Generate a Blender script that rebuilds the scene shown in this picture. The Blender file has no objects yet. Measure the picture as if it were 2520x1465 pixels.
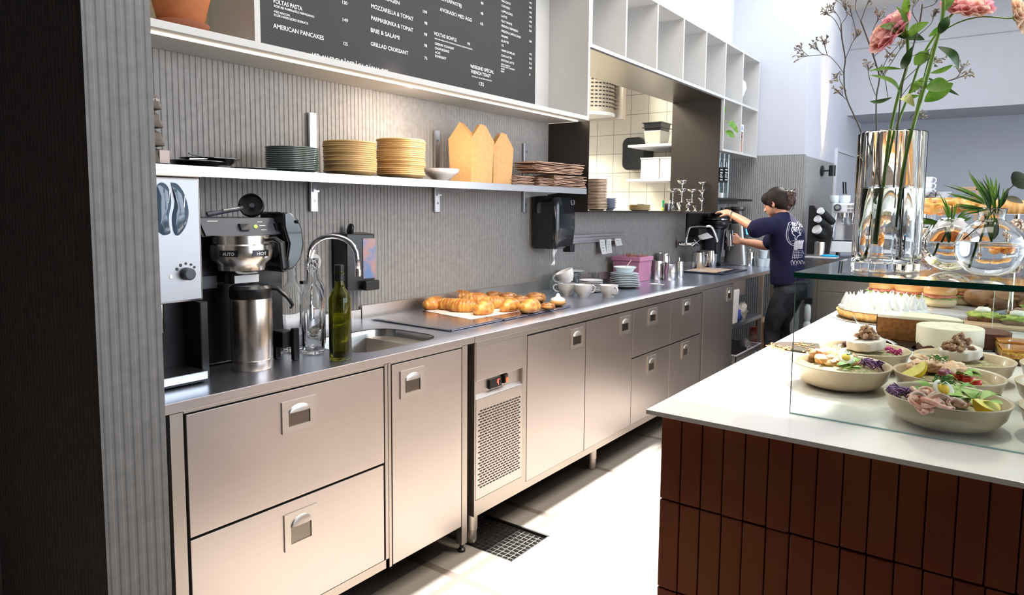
import bpy, bmesh, math, random
from mathutils import Matrix, Vector, noise
from mathutils.bvhtree import BVHTree

sc = bpy.context.scene
COL = sc.collection

# ------------------------------------------------------------------ camera
FPX, CX, CY = 1694.4, 1295.9, 669.0
RC = Matrix(((0.8126221, -0.0615788, 0.5795286), (0.5826959, 0.0678893, -0.8098497), (0.0105257, 0.9957907, 0.0910501)))
CAM = Vector((0.0, 0.0, 1.42))
cd = bpy.data.cameras.new('camera')
cam = bpy.data.objects.new('camera', cd)
COL.objects.link(cam)
cam.matrix_world = Matrix.Translation(CAM) @ RC.to_4x4()
cd.sensor_fit = 'HORIZONTAL'
cd.sensor_width = 36.0
cd.lens = 36.0 * FPX / 2520.0
cd.shift_x = -(CX - 1260.0) / 2520.0
cd.shift_y = (CY - 732.5) / 2520.0
cd.clip_start = 0.05
cd.clip_end = 100
sc.camera = cam

# ------------------------------------------------------------------ light and exposure
sc.view_settings.view_transform = 'Standard'
sc.view_settings.look = 'None'
sc.view_settings.exposure = 0.63
sc.view_settings.gamma = 1.0
sc.view_settings.use_curve_mapping = False
sc.cycles.use_denoising = True
sc.cycles.max_bounces = 12
sc.cycles.diffuse_bounces = 4
sc.cycles.glossy_bounces = 4
sc.cycles.transmission_bounces = 12
sc.cycles.transparent_max_bounces = 12
sc.cycles.caustics_reflective = False
sc.cycles.caustics_refractive = False
sc.cycles.sample_clamp_indirect = 6.0
sc.cycles.blur_glossy = 0.5

world = bpy.data.worlds.new('daylight')
sc.world = world
world.use_nodes = True
wb = world.node_tree.nodes['Background']
wb.inputs[0].default_value = (0.80, 0.89, 1.0, 1)
wb.inputs[1].default_value = 3.8

def light(name, kind, loc, energy, color=(1, 1, 1), rot=None, direction=None, **kw):
    d = bpy.data.lights.new(name, kind)
    d.energy = energy
    d.color = color
    for k, v in kw.items():
        if k == 'portal': d.cycles.is_portal = v
        else: setattr(d, k, v)
    o = bpy.data.objects.new(name, d)
    COL.objects.link(o)
    o.location = loc
    if direction is not None:
        o.rotation_euler = Vector(direction).to_track_quat('-Z', 'Y').to_euler()
    return o

SUN_DIR = Vector((0.05, -0.66, -0.80)).normalized()
light('sun', 'SUN', (0, 0, 6), 16.0, (1.0, 0.955, 0.90), direction=SUN_DIR, angle=math.radians(2.0))
light('skylight_portal', 'AREA', (-1.31, 6.3, 3.98), 1, direction=(0, 0, -1), shape='RECTANGLE', size=1.4, size_y=3.8, portal=True)
light('window_portal', 'AREA', (3.17, 4.2, 1.75), 1, direction=(-1, 0, 0), shape='RECTANGLE', size=6.0, size_y=2.5, portal=True)

# unseen soft area fill, added above the counter aisle and the island
light('ceiling_fill_near', 'AREA', (-0.75, 1.5, 3.9), 34, (1.0, 0.93, 0.85), direction=(0, 0, -1), shape='RECTANGLE', size=2.0, size_y=1.2)
light('ceiling_fill_mid', 'AREA', (-0.75, 3.6, 3.9), 35, (1.0, 0.94, 0.87), direction=(0, 0, -1), shape='RECTANGLE', size=2.0, size_y=1.2)
light('counter_spot', 'SPOT', (0.10, 2.95, 3.4), 90, (1.0, 0.86, 0.66), direction=(-0.10, -0.28, -1), spot_size=math.radians(60), spot_blend=0.5, shadow_soft_size=0.05)

# ------------------------------------------------------------------ measuring helpers: a point of the photograph on a real plane of the room
def ray(px, py): return RC @ Vector((px - CX, -(py - CY), -FPX))
def on(px, py, a, v):
    r = ray(px, py)
    return CAM + r * ((v - CAM[a]) / r[a])
def PX(px, py, x): return on(px, py, 0, x)
def PY(px, py, y): return on(px, py, 1, y)
def PZ(px, py, z): return on(px, py, 2, z)

# ------------------------------------------------------------------ mesh builder
class MB:
    def __init__(s, M=None):
        s.v = []; s.f = []; s.M = M or Matrix.Identity(4)
    def add(s, vs, fs):
        b = len(s.v)
        s.v += [s.M @ Vector(p) for p in vs]
        s.f += [tuple(i + b for i in f) for f in fs]
        return s
    def box(s, x0, x1, y0, y1, z0, z1):
        if x0 > x1: x0, x1 = x1, x0
        if y0 > y1: y0, y1 = y1, y0
        if z0 > z1: z0, z1 = z1, z0
        return s.add([(x0,y0,z0),(x1,y0,z0),(x1,y1,z0),(x0,y1,z0),(x0,y0,z1),(x1,y0,z1),(x1,y1,z1),(x0,y1,z1)],
                     [(0,3,2,1),(4,5,6,7),(0,1,5,4),(1,2,6,5),(2,3,7,6),(3,0,4,7)])
    def hexa(s, b, t):   # bottom and top rings of any polygon
        n = len(b)
        return s.add(list(b) + list(t), [tuple(range(n - 1, -1, -1)), tuple(range(n, 2 * n))] + [(i, (i + 1) % n, n + (i + 1) % n, n + i) for i in range(n)])
    def prism(s, poly, z0, z1):
        return s.hexa([(p[0], p[1], z0) for p in poly], [(p[0], p[1], z1) for p in poly])
    def lathe(s, prof, c=(0, 0, 0), seg=28, M=None, sq=1.0, a0=0.0, a1=2 * math.pi, wav=None):
        c = Vector(c); vs = []; fs = []; full = abs(a1 - a0 - 2 * math.pi) < 1e-6
        n = seg if full else seg + 1; rings = []
        for r, z in prof:
            if r < 1e-7:
                rings.append([len(vs)]); vs.append(Vector((0, 0, z)))
            else:
                row = []
                for i in range(n):
                    a = a0 + (a1 - a0) * i / seg
                    rr = r * (wav(a) if wav else 1)
                    row.append(len(vs)); vs.append(Vector((rr * math.cos(a), sq * rr * math.sin(a), z)))
                rings.append(row)
        for A, B in zip(rings, rings[1:]):
            m = n if full else n - 1
            for i in range(m):
                j = (i + 1) % n
                if len(A) == 1 and len(B) == 1: continue
                if len(A) == 1: fs.append((A[0], B[j], B[i]))
                elif len(B) == 1: fs.append((A[i], A[j], B[0]))
                else: fs.append((A[i], A[j], B[j], B[i]))
        if full:
            if len(rings[0]) > 1 and prof[0] != prof[-1]: fs.append(tuple(reversed(rings[0])))
            if len(rings[-1]) > 1 and prof[0] != prof[-1]: fs.append(tuple(rings[-1]))
        if M: vs = [M @ p for p in vs]
        return s.add([p + c for p in vs], fs)
    def tube(s, pts, r, seg=8, sq=1.0, cap=True, up=None, closed=False):
        pts = [Vector(p) for p in pts]; n = len(pts)
        if not isinstance(r, (list, tuple)): r = [r] * n
        rows = []; vs = []; fs = []; N = None
        for i, p in enumerate(pts):
            if closed: t = pts[(i + 1) % n] - pts[i - 1]
            else: t = pts[min(i + 1, n - 1)] - pts[max(i - 1, 0)]
            t = t.normalized() if t.length > 1e-9 else Vector((0, 0, 1))
            if N is None:
                N = Vector(up) if up else (Vector((0, 0, 1)) if abs(t.z) < 0.9 else Vector((1, 0, 0)))
            N = (N - t * N.dot(t)).normalized()
            B = t.cross(N); row = []
            for k in range(seg):
                a = 2 * math.pi * k / seg
                row.append(len(vs)); vs.append(p + (N * math.cos(a) * sq + B * math.sin(a)) * r[i])
            rows.append(row)
        pairs = list(zip(rows, rows[1:])) + ([(rows[-1], rows[0])] if closed else [])
        for A, B in pairs:
            for k in range(seg):
                j = (k + 1) % seg; fs.append((A[k], A[j], B[j], B[k]))
        if cap and not closed:
            fs.append(tuple(reversed(rows[0]))); fs.append(tuple(rows[-1]))
        return s.add(vs, fs)
    def ball(s, c, r, seg=14, rings=9, M=None, amp=0.0, freq=3.0, seed=0):
        if not isinstance(r, (list, tuple, Vector)): r = (r, r, r)
        vs = [(0, 0, 1)]; fs = []
        for i in range(1, rings):
            t = math.pi * i / rings
            for k in range(seg):
                a = 2 * math.pi * k / seg; vs.append((math.sin(t) * math.cos(a), math.sin(t) * math.sin(a), math.cos(t)))
        vs.append((0, 0, -1)); L = len(vs) - 1
        for k in range(seg):
            j = (k + 1) % seg
            fs.append((0, 1 + k, 1 + j)); fs.append((L, 1 + (rings - 2) * seg + j, 1 + (rings - 2) * seg + k))
            for i in range(rings - 2):
                a = 1 + i * seg; fs.append((a + k, a + seg + k, a + seg + j, a + j))
        out = []
        for p in vs:
            q = Vector(p)
            if amp: q = q * (1 + amp * noise.noise(q * freq + Vector((seed * 3.7, seed * 1.3, 0))))
            q = Vector((q.x * r[0], q.y * r[1], q.z * r[2]))
            if M: q = M @ q
            out.append(q + Vector(c))
        return s.add(out, fs)
    def arc_tube(s, *a, **k): return s.tube(*a, **k)

def rot(x=0, y=0, z=0):
    return Matrix.Rotation(math.radians(z), 4, 'Z') @ Matrix.Rotation(math.radians(y), 4, 'Y') @ Matrix.Rotation(math.radians(x), 4, 'X')
def at(x, y, z, M=None): return Matrix.Translation((x, y, z)) @ (M or Matrix.Identity(4))
def circ(cx, cy, r, n=24, a0=0, a1=360):
    return [(cx + r * math.cos(math.radians(a0 + (a1 - a0) * i / n)), cy + r * math.sin(math.radians(a0 + (a1 - a0) * i / n))) for i in range(n + (0 if a1 - a0 == 360 else 1))]
def rrect(x0, x1, y0, y1, r, n=5):
    out = []
    for cx, cy, a in ((x1 - r, y1 - r, 0), (x0 + r, y1 - r, 90), (x0 + r, y0 + r, 180), (x1 - r, y0 + r, 270)):
        for i in range(n + 1):
            t = math.radians(a + 90 * i / n); out.append((cx + r * math.cos(t), cy + r * math.sin(t)))
    return out
def bez(p, n=12):   # Catmull-Rom through points
    p = [Vector(q) for q in p]; q = [p[0]] + p + [p[-1]]; out = []
    for i in range(1, len(q) - 2):
        for k in range(n):
            t = k / n
            out.append(0.5 * ((2 * q[i]) + (q[i+1] - q[i-1]) * t + (2*q[i-1] - 5*q[i] + 4*q[i+1] - q[i+2]) * t*t + (-q[i-1] + 3*q[i] - 3*q[i+1] + q[i+2]) * t**3))
    out.append(p[-1]); return out

# ------------------------------------------------------------------ object helpers
def mesh(name, mb, m, smooth=False, bevel=0, sub=0):
    me = bpy.data.meshes.new(name)
    me.from_pydata([tuple(p) for p in mb.v], [], mb.f)
    me.validate(); me.update()
    bm = bmesh.new(); bm.from_mesh(me)
    bmesh.ops.recalc_face_normals(bm, faces=bm.faces)
    bm.to_mesh(me); bm.free()
    me.materials.append(m)
    if smooth:
        me.polygons.foreach_set('use_smooth', [True] * len(me.polygons))
        if smooth != 'all':
            try: me.set_sharp_from_angle(angle=math.radians(40))
            except Exception: pass
    o = bpy.data.objects.new(name, me)
    COL.objects.link(o)
    if bevel:
        b = o.modifiers.new('bevel', 'BEVEL'); b.width = bevel; b.segments = 2; b.limit_method = 'ANGLE'
    if sub:
        b = o.modifiers.new('subsurf', 'SUBSURF'); b.levels = sub; b.render_levels = sub
    return o
def tag(o, label=None, cat=None, group=None, kind=None):
    if label: o['label'] = label
    if cat: o['category'] = cat
    if group: o['group'] = group
    if kind: o['kind'] = kind
    return o
WM = {}
def T(name, label, cat, loc=(0, 0, 0), rz=0, group=None):
    o = bpy.data.objects.new(name, None)
    o.empty_display_size = 0.05
    COL.objects.link(o)
    o.location = loc; o.rotation_euler = (0, 0, math.radians(rz))
    WM[o.name] = Matrix.Translation(loc) @ Matrix.Rotation(math.radians(rz), 4, 'Z')
    return tag(o, label, cat, group)
def part(name, mb, m, parent, world=True, label=None, **kw):
    if world and parent is not None:
        I = WM[parent.name].inverted(); mb.v = [I @ p for p in mb.v]
    o = mesh(name, mb, m, **kw)
    o.parent = parent
    if parent is not None: WM[o.name] = WM.get(parent.name, Matrix.Identity(4)).copy()
    if label: o['label'] = label
    return o
def solo(name, mb, m, label, cat, group=None, kind=None, **kw):
    lo = Vector((min(p.x for p in mb.v), min(p.y for p in mb.v), min(p.z for p in mb.v)))
    hi = Vector((max(p.x for p in mb.v), max(p.y for p in mb.v), max(p.z for p in mb.v)))
    c = Vector(((lo.x + hi.x) / 2, (lo.y + hi.y) / 2, lo.z))
    mb.v = [p - c for p in mb.v]
    o = mesh(name, mb, m, **kw); o.location = c
    WM[o.name] = Matrix.Translation(c)
    return tag(o, label, cat, group, kind)
def struct(name, mb, m, **kw):
    return tag(mesh(name, mb, m, **kw), kind='structure')
KIDS = {}
def dup(root, loc, rz=0, label=None, group=None, sc_=None, rot_=None):
    r = root.copy(); COL.objects.link(r); r.location = loc
    r.rotation_euler = rot_ if rot_ else (0, 0, math.radians(rz))
    if sc_: r.scale = sc_ if isinstance(sc_, tuple) else (sc_,) * 3
    if label: r['label'] = label
    if group: r['group'] = group
    for ch in list(root.children):
        c = ch.copy(); COL.objects.link(c); c.parent = r
        for g in list(ch.children):
            d = g.copy(); COL.objects.link(d); d.parent = c
    return r

# ------------------------------------------------------------------ materials (all procedural)
def nt(name):
    m = bpy.data.materials.new(name); m.use_nodes = True
    t = m.node_tree; b = t.nodes['Principled BSDF']
    return m, t, b
def N(t, kind, **kw):
    n = t.nodes.new(kind)
    for k, v in kw.items():
        if k in ('op',): n.operation = v
        else: setattr(n, k, v)
    return n
def mat(name, col, rough=0.5, metal=0.0, var=0.12, scale=8.0, bump=0.0, bscale=60.0, emit=None, es=1.0, trans=0.0, ior=1.45, coat=0.0, sheen=0.0, stretch=None, spec=None, col2=None, detail=3.0, sss=0.0, alpha=None):
    m, t, b = nt(name)
    L = t.links.new
    b.inputs['Roughness'].default_value = rough
    b.inputs['Metallic'].default_value = metal
    b.inputs['IOR'].default_value = ior
    b.inputs['Transmission Weight'].default_value = trans
    b.inputs['Coat Weight'].default_value = coat
    b.inputs['Sheen Weight'].default_value = sheen
    if spec is not None: b.inputs['Specular IOR Level'].default_value = spec
    if sss:
        b.inputs['Subsurface Weight'].default_value = sss; b.inputs['Subsurface Radius'].default_value = (0.01, 0.005, 0.003)
    if alpha is not None: b.inputs['Alpha'].default_value = alpha
    tc = N(t, 'ShaderNodeTexCoord'); src = tc.outputs['Object']
    if stretch:
        mp = N(t, 'ShaderNodeMapping'); mp.inputs['Scale'].default_value = stretch
        L(src, mp.inputs[0]); src = mp.outputs[0]
    nz = N(t, 'ShaderNodeTexNoise'); nz.inputs['Scale'].default_value = scale; nz.inputs['Detail'].default_value = detail
    L(src, nz.inputs['Vector'])
    rp = N(t, 'ShaderNodeValToRGB')
    c = Vector(col[:3]); c2 = Vector(col2[:3]) if col2 else c * (1 + var)
    lo = c * (1 - var) if not col2 else c
    rp.color_ramp.elements[0].position = 0.3 if not col2 else 0.42
    rp.color_ramp.elements[1].position = 0.7 if not col2 else 0.58
    rp.color_ramp.elements[0].color = (*lo, 1); rp.color_ramp.elements[1].color = (*c2, 1)
    L(nz.outputs['Fac'], rp.inputs[0]); L(rp.outputs[0], b.inputs['Base Color'])
    if bump:
        bn = N(t, 'ShaderNodeTexNoise'); bn.inputs['Scale'].default_value = bscale; bn.inputs['Detail'].default_value = 4
        L(src, bn.inputs['Vector'])
        bp = N(t, 'ShaderNodeBump'); bp.inputs['Strength'].default_value = bump; bp.inputs['Distance'].default_value = 0.002
        L(bn.outputs['Fac'], bp.inputs['Height']); L(bp.outputs[0], b.inputs['Normal'])
    if emit:
        b.inputs['Emission Color'].default_value = (*emit, 1); b.inputs['Emission Strength'].default_value = es
    return m
def pane_mat(name, tint=(0.93, 0.97, 0.96), rough=0.0, ior=1.45):
    m, t, b = nt(name); t.nodes.remove(b)
    o = t.nodes['Material Output']
    tr = N(t, 'ShaderNodeBsdfTransparent'); tr.inputs[0].default_value = (*tint, 1)
    gl = N(t, 'ShaderNodeBsdfGlossy'); gl.inputs['Roughness'].default_value = rough
    fr = N(t, 'ShaderNodeLayerWeight'); fr.inputs[0].default_value = 0.5
    pw = N(t, 'ShaderNodeMath', op='POWER'); pw.inputs[1].default_value = 4.0; t.links.new(fr.outputs['Facing'], pw.inputs[0])
    ma = N(t, 'ShaderNodeMath', op='MULTIPLY_ADD'); ma.inputs[1].default_value = 0.75; ma.inputs[2].default_value = 0.045 * ior / 1.45; t.links.new(pw.outputs[0], ma.inputs[0])
    mx = N(t, 'ShaderNodeMixShader')
    t.links.new(ma.outputs[0], mx.inputs[0]); t.links.new(tr.outputs[0], mx.inputs[1]); t.links.new(gl.outputs[0], mx.inputs[2])
    t.links.new(mx.outputs[0], o.inputs[0])
    return m
def steel(name, col=(0.62, 0.60, 0.58), rough=0.3, axis=1, amt=0.06):
    """brushed stainless: fine streaks along one axis in roughness and colour"""
    m, t, b = nt(name); L = t.links.new
    b.inputs['Metallic'].default_value = 1.0
    tc = N(t, 'ShaderNodeTexCoord'); mp = N(t, 'ShaderNodeMapping')
    s = [220, 220, 220]; s[axis] = 3; mp.inputs['Scale'].default_value = s
    L(tc.outputs['Object'], mp.inputs[0])
    nz = N(t, 'ShaderNodeTexNoise'); nz.inputs['Scale'].default_value = 1.0; nz.inputs['Detail'].default_value = 2
    L(mp.outputs[0], nz.inputs['Vector'])
    n2 = N(t, 'ShaderNodeTexNoise'); n2.inputs['Scale'].default_value = 3.0; n2.inputs['Detail'].default_value = 4
    L(tc.outputs['Object'], n2.inputs['Vector'])
    mr = N(t, 'ShaderNodeMapRange'); mr.inputs[3].default_value = rough - amt; mr.inputs[4].default_value = rough + amt
    ad = N(t, 'ShaderNodeMath', op='MULTIPLY_ADD'); ad.inputs[1].default_value = 0.5
    hf = N(t, 'ShaderNodeMath', op='MULTIPLY'); hf.inputs[1].default_value = 0.5
    L(n2.outputs['Fac'], hf.inputs[0]); L(nz.outputs['Fac'], ad.inputs[0]); L(hf.outputs[0], ad.inputs[2])
    L(ad.outputs[0], mr.inputs[0]); L(mr.outputs[0], b.inputs['Roughness'])
    rp = N(t, 'ShaderNodeValToRGB'); c = Vector(col)
    rp.color_ramp.elements[0].color = (*(c * 0.9), 1); rp.color_ramp.elements[1].color = (*(c * 1.06), 1)
    L(ad.outputs[0], rp.inputs[0]); L(rp.outputs[0], b.inputs['Base Color'])
    return m

STEEL = steel('brushed_steel')
STEEL_TOP = steel('worktop_steel', (0.64, 0.68, 0.80), 0.30, 1, 0.06)
STEEL_POL = mat('polished_steel', (0.72, 0.72, 0.72), 0.10, 1.0, var=0.03)
STEEL_DK = steel('frame_dark_steel', (0.085, 0.075, 0.068), 0.42, 2, 0.05)
CHROME = mat('chrome', (0.82, 0.82, 0.84), 0.06, 1.0, var=0.02)
ALU = mat('aluminium', (0.78, 0.79, 0.82), 0.35, 1.0, var=0.03)
BLACK = mat('black_plastic', (0.012, 0.012, 0.014), 0.28, var=0.2)
JUGM = mat('satin_steel', (0.66, 0.64, 0.62), 0.24, 1.0, var=0.04)
BLACKM = mat('black_matte', (0.010, 0.010, 0.010), 0.6, var=0.2)
DKGREY = mat('dark_grey_plastic', (0.06, 0.065, 0.085), 0.4, var=0.1)
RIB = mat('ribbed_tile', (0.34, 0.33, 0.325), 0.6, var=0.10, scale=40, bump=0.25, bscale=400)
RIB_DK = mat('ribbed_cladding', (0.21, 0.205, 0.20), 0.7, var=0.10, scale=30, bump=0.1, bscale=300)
WHITE = mat('white_lacquer', (0.60, 0.59, 0.575), 0.45, var=0.02)
PLASTER = mat('white_plaster', (0.62, 0.63, 0.69), 0.8, var=0.02, scale=3, bump=0.05, bscale=90)
GREYWALL = mat('grey_paint', (0.45, 0.47, 0.52), 0.8, var=0.02, scale=3)
TERRA = mat('terracotta', (0.50, 0.16, 0.055), 0.75, var=0.15, scale=14, bump=0.15, bscale=120)
PORC = mat('porcelain', (0.80, 0.79, 0.81), 0.18, var=0.01, coat=0.3)
STONEW = mat('sand_glaze', (0.56, 0.43, 0.29), 0.32, var=0.06, scale=20, coat=0.2)
TANPL = mat('tan_stoneware', (0.58, 0.38, 0.17), 0.4, var=0.08, scale=25)
KRAFT = mat('kraft_card', (0.56, 0.33, 0.14), 0.8, var=0.08, scale=60, bump=0.1)
KRAFTB = mat('kraft_paper', (0.50, 0.32, 0.21), 0.8, var=0.12, scale=25, bump=0.5, bscale=30)
QUARTZ = mat('white_quartz', (0.72, 0.70, 0.68), 0.22, var=0.03, scale=5, coat=0.1)
GLASS = mat('clear_glass', (0.98, 0.99, 0.99), 0.0, var=0.0, trans=1.0, ior=1.32)
GLASS_BL = mat('pale_blue_glass', (0.82, 0.92, 0.97), 0.15, var=0.02, trans=0.12, ior=1.4)
GLASS_GN = mat('olive_glass', (0.30, 0.30, 0.02), 0.02, var=0.05, trans=0.95, ior=1.45)
GLASS_SM = mat('smoked_plate_glass', (0.26, 0.32, 0.30), 0.12, var=0.1, trans=0.35, ior=1.45)
WATER = mat('water', (0.97, 0.99, 1.0), 0.0, var=0.0, trans=1.0, ior=1.14)
PANE = pane_mat('clear_pane')
THIN = pane_mat('thin_glass', (0.90, 0.93, 0.93), 0.02, 1.6)
PANE_EDGE = mat('green_glass_edge', (0.004, 0.06, 0.045), 0.08, var=0.1)
PAPER = mat('white_paper', (0.82, 0.82, 0.82), 0.8, var=0.03)
PINK = mat('pink_plastic', (0.60, 0.26, 0.42), 0.4, var=0.04)
def thin_petal(name, c1, c2, f=0.5, scale=20):
    """thin plant tissue: diffuse front with light coming through"""
    m, t, b = nt(name); L = t.links.new
    tc = N(t, 'ShaderNodeTexCoord'); nz = N(t, 'ShaderNodeTexNoise'); nz.inputs['Scale'].default_value = scale; L(tc.outputs['Object'], nz.inputs[0])
    rp = N(t, 'ShaderNodeValToRGB'); rp.color_ramp.elements[0].position = .4; rp.color_ramp.elements[1].position = .6
    rp.color_ramp.elements[0].color = (*c1, 1); rp.color_ramp.elements[1].color = (*c2, 1); L(nz.outputs['Fac'], rp.inputs[0])
    tr = N(t, 'ShaderNodeBsdfTranslucent'); mx = N(t, 'ShaderNodeMixShader'); mx.inputs[0].default_value = f
    b.inputs['Roughness'].default_value = 0.5
    L(rp.outputs[0], b.inputs['Base Color']); L(rp.outputs[0], tr.inputs[0]); L(b.outputs[0], mx.inputs[1]); L(tr.outputs[0], mx.inputs[2]); L(mx.outputs[0], t.nodes['Material Output'].inputs[0])
    return m
LEAF = thin_petal('leaf_green', (0.10, 0.26, 0.02), (0.20, 0.38, 0.06), 0.35, 30)
LEAFD = mat('leaf_dark', (0.05, 0.13, 0.03), 0.45, var=0.35, scale=30)
STEMG = mat('stem_green', (0.20, 0.36, 0.06), 0.45, var=0.2, scale=30)
WOOD = mat('pale_wood', (0.50, 0.33, 0.20), 0.55, var=0.15, scale=6, stretch=(1, 12, 1))
# ================================================================== THE ROOM
XW = -2.49        # face of the ribbed wall
ZS = 1.414        # top of the hatch sill
def floor_mat():
    m, t, b = nt('floor_tile'); L = t.links.new
    tc = N(t, 'ShaderNodeTexCoord'); sp = N(t, 'ShaderNodeSeparateXYZ'); L(tc.outputs['Object'], sp.inputs[0])
    def line(sock, off, pitch, w):
        a = N(t, 'ShaderNodeMath', op='SUBTRACT'); a.inputs[1].default_value = off; L(sock, a.inputs[0])
        d = N(t, 'ShaderNodeMath', op='DIVIDE'); d.inputs[1].default_value = pitch; L(a.outputs[0], d.inputs[0])
        f = N(t, 'ShaderNodeMath', op='FRACT'); L(d.outputs[0], f.inputs[0])
        g = N(t, 'ShaderNodeMath', op='LESS_THAN'); g.inputs[1].default_value = w / pitch; L(f.outputs[0], g.inputs[0])
        return g.outputs[0]
    mx = N(t, 'ShaderNodeMath', op='MAXIMUM')
    L(line(sp.outputs[0], -1.69, 0.60, 0.035), mx.inputs[0]); L(line(sp.outputs[1], 1.90, 0.657, 0.035), mx.inputs[1])
    nz = N(t, 'ShaderNodeTexNoise'); nz.inputs['Scale'].default_value = 9; nz.inputs['Detail'].default_value = 5; L(tc.outputs['Object'], nz.inputs[0])
    rp = N(t, 'ShaderNodeValToRGB'); rp.color_ramp.elements[0].color = (0.215, 0.185, 0.160, 1); rp.color_ramp.elements[1].color = (0.27, 0.240, 0.21, 1)
    L(nz.outputs['Fac'], rp.inputs[0])
    mc = N(t, 'ShaderNodeMix', data_type='RGBA'); mc.inputs[7].default_value = (0.13, 0.10, 0.08, 1)
    L(mx.outputs[0], mc.inputs[0]); L(rp.outputs[0], mc.inputs[6]); L(mc.outputs[2], b.inputs['Base Color'])
    b.inputs['Roughness'].default_value = 0.55
    return m
FLOOR = floor_mat()
fb = MB()   # the floor, with the gully cut out
gx0, gx1, gy0, gy1 = -1.975, -1.587, 2.135, 2.412
fb.box(-6.0, 3.2, -3.0, gy0, -0.1, 0).box(-6.0, 3.2, gy1, 12.2, -0.1, 0).box(-6.0, gx0, gy0, gy1, -0.1, 0).box(gx1, 3.2, gy0, gy1, -0.1, 0)
struct('floor', fb, FLOOR)

def ribs(mb, y0, y1, z0, z1, x, pitch=0.0218, depth=0.0030, back=0.05):
    n = int(round((y1 - y0) / pitch)); pr = []
    for i in range(n):
        a = y0 + i * pitch
        pr += [(x - depth, a), (x - depth, a + pitch * 0.36), (x, a + pitch * 0.50), (x, a + pitch * 0.88)]
    pr += [(x - depth, y1), (x - back, y1), (x - back, y0)]
    mb.hexa([(p[0], p[1], z0) for p in pr], [(p[0], p[1], z1) for p in pr])
def ribs_x(mb, x0, x1, z0, z1, y, pitch=0.0218, depth=0.0035, back=0.05, sgn=-1):
    n = int(round((x1 - x0) / pitch)); pr = []
    for i in range(n):
        a = x0 + i * pitch
        pr += [(a, y + depth), (a + pitch * 0.28, y + depth), (a + pitch * 0.40, y), (a + pitch * 0.90, y)]
    pr += [(x1, y + depth), (x1, y + back), (x0, y + back)]
    mb.hexa([(p[0], p[1], z0) for p in pr], [(p[0], p[1], z1) for p in pr])
w = MB(); ribs(w, 0.70, 7.03, 0.0, 1.402, XW); struct('wall_left', w, RIB)
w = MB(); ribs(w, 0.70, 3.70, 1.402, 1.965, XW); struct('wall_left', w, RIB)
w = MB(); ribs(w, 5.96, 7.03, 1.402, 1.965, XW); struct('wall_left', w, RIB)
w = MB(); w.box(-2.645, XW, 0.7, 3.69, 1.965, 4.0).box(-2.645, XW, 3.69, 5.96, 2.402, 4.0).box(-2.645, XW, 5.96, 7.08, 1.965, 4.0).box(-2.645, XW - 0.05, 0.7, 3.70, 0, 1.965).box(-2.645, XW - 0.05, 3.70, 5.96, 0, 1.402).box(-2.645, XW - 0.05, 5.96, 7.08, 0, 1.965)
struct('wall_left', w, PLASTER)
# wall behind the barista, then the wall that runs on to the back of the room
w = MB(); ribs_x(w, XW - 0.03, -1.743, 0, 1.975, 7.03); struct('wall_back', w, RIB)
w = MB(); w.box(XW - 0.03, -1.743, 7.03, 7.10, 1.975, 4.0); struct('wall_back', w, PLASTER)
w = MB(); w.box(-1.80, -1.743, 7.10, 8.33, 0, 1.962); struct('wall_back', w, RIB)
w = MB(); w.box(-1.80, -1.743, 7.10, 9.9, 1.962, 4.0).box(-1.80, -1.743, 8.33, 9.9, 0, 1.962); struct('wall_back', w, PLASTER)
w = MB(); w.box(-1.9, 3.2, 9.75, 9.9, 0, 4.0); struct('wall_back', w, GREYWALL)
w = MB(); w.box(-1.743, 3.2, 8.86, 9.75, 2.55, 4.0); struct('trim_1', w, mat('bulkhead_paint', (0.50, 0.50, 0.53), 0.8, var=0.02))
w = MB(); w.box(-1.743, 3.2, 8.852, 8.862, 3.298, 3.306); struct('trim_2', w, mat('seam_grey', (0.36, 0.36, 0.38), 0.8))
# door in that wall
w = MB(); w.box(-1.742, -1.72, 8.36, 9.30, 0.0, 2.09); struct('door_1', w, mat('door_paint', (0.60, 0.62, 0.68), 0.6, var=0.02))
w = MB(); w.box(-1.742, -1.712, 8.33, 8.36, 0.0, 2.13).box(-1.742, -1.712, 8.36, 9.33, 2.095, 2.13); struct('trim_3', w, mat('door_frame_paint', (0.66, 0.67, 0.72), 0.6, var=0.02))
# the side of the room towards the street: wall with a long window opening; dark rear part of the room
w = MB(); w.box(3.2, 3.3, -3, 1.2, 0, 4.0).box(3.2, 3.3, 7.2, 12.2, 0, 4.0).box(3.2, 3.3, 1.2, 7.2, 0, 0.5).box(3.2, 3.3, 1.2, 7.2, 3.0, 4.0); struct('wall_right', w, PLASTER)
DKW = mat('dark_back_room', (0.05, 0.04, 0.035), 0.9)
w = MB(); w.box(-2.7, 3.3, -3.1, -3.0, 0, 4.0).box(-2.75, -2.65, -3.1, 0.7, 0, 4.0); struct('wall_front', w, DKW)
CEIL = mat('ceiling_paint', (0.74, 0.68, 0.62), 0.85, var=0.02)
w = MB(); w.box(-2.01, 3.3, 8.2, 9.9, 4.0, 4.1).box(-2.01, 3.3, -3.1, 4.4, 4.0, 4.1).box(-2.7, -2.01, -3.1, 9.9, 4.0, 4.1).box(-0.62, 3.3, 4.4, 8.2, 4.0, 4.1); struct('ceiling', w, CEIL)
w = MB(); w.box(-2.7, 3.3, -3.1, 0.4, 2.9, 3.0); struct('ceiling', w, DKW)
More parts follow.
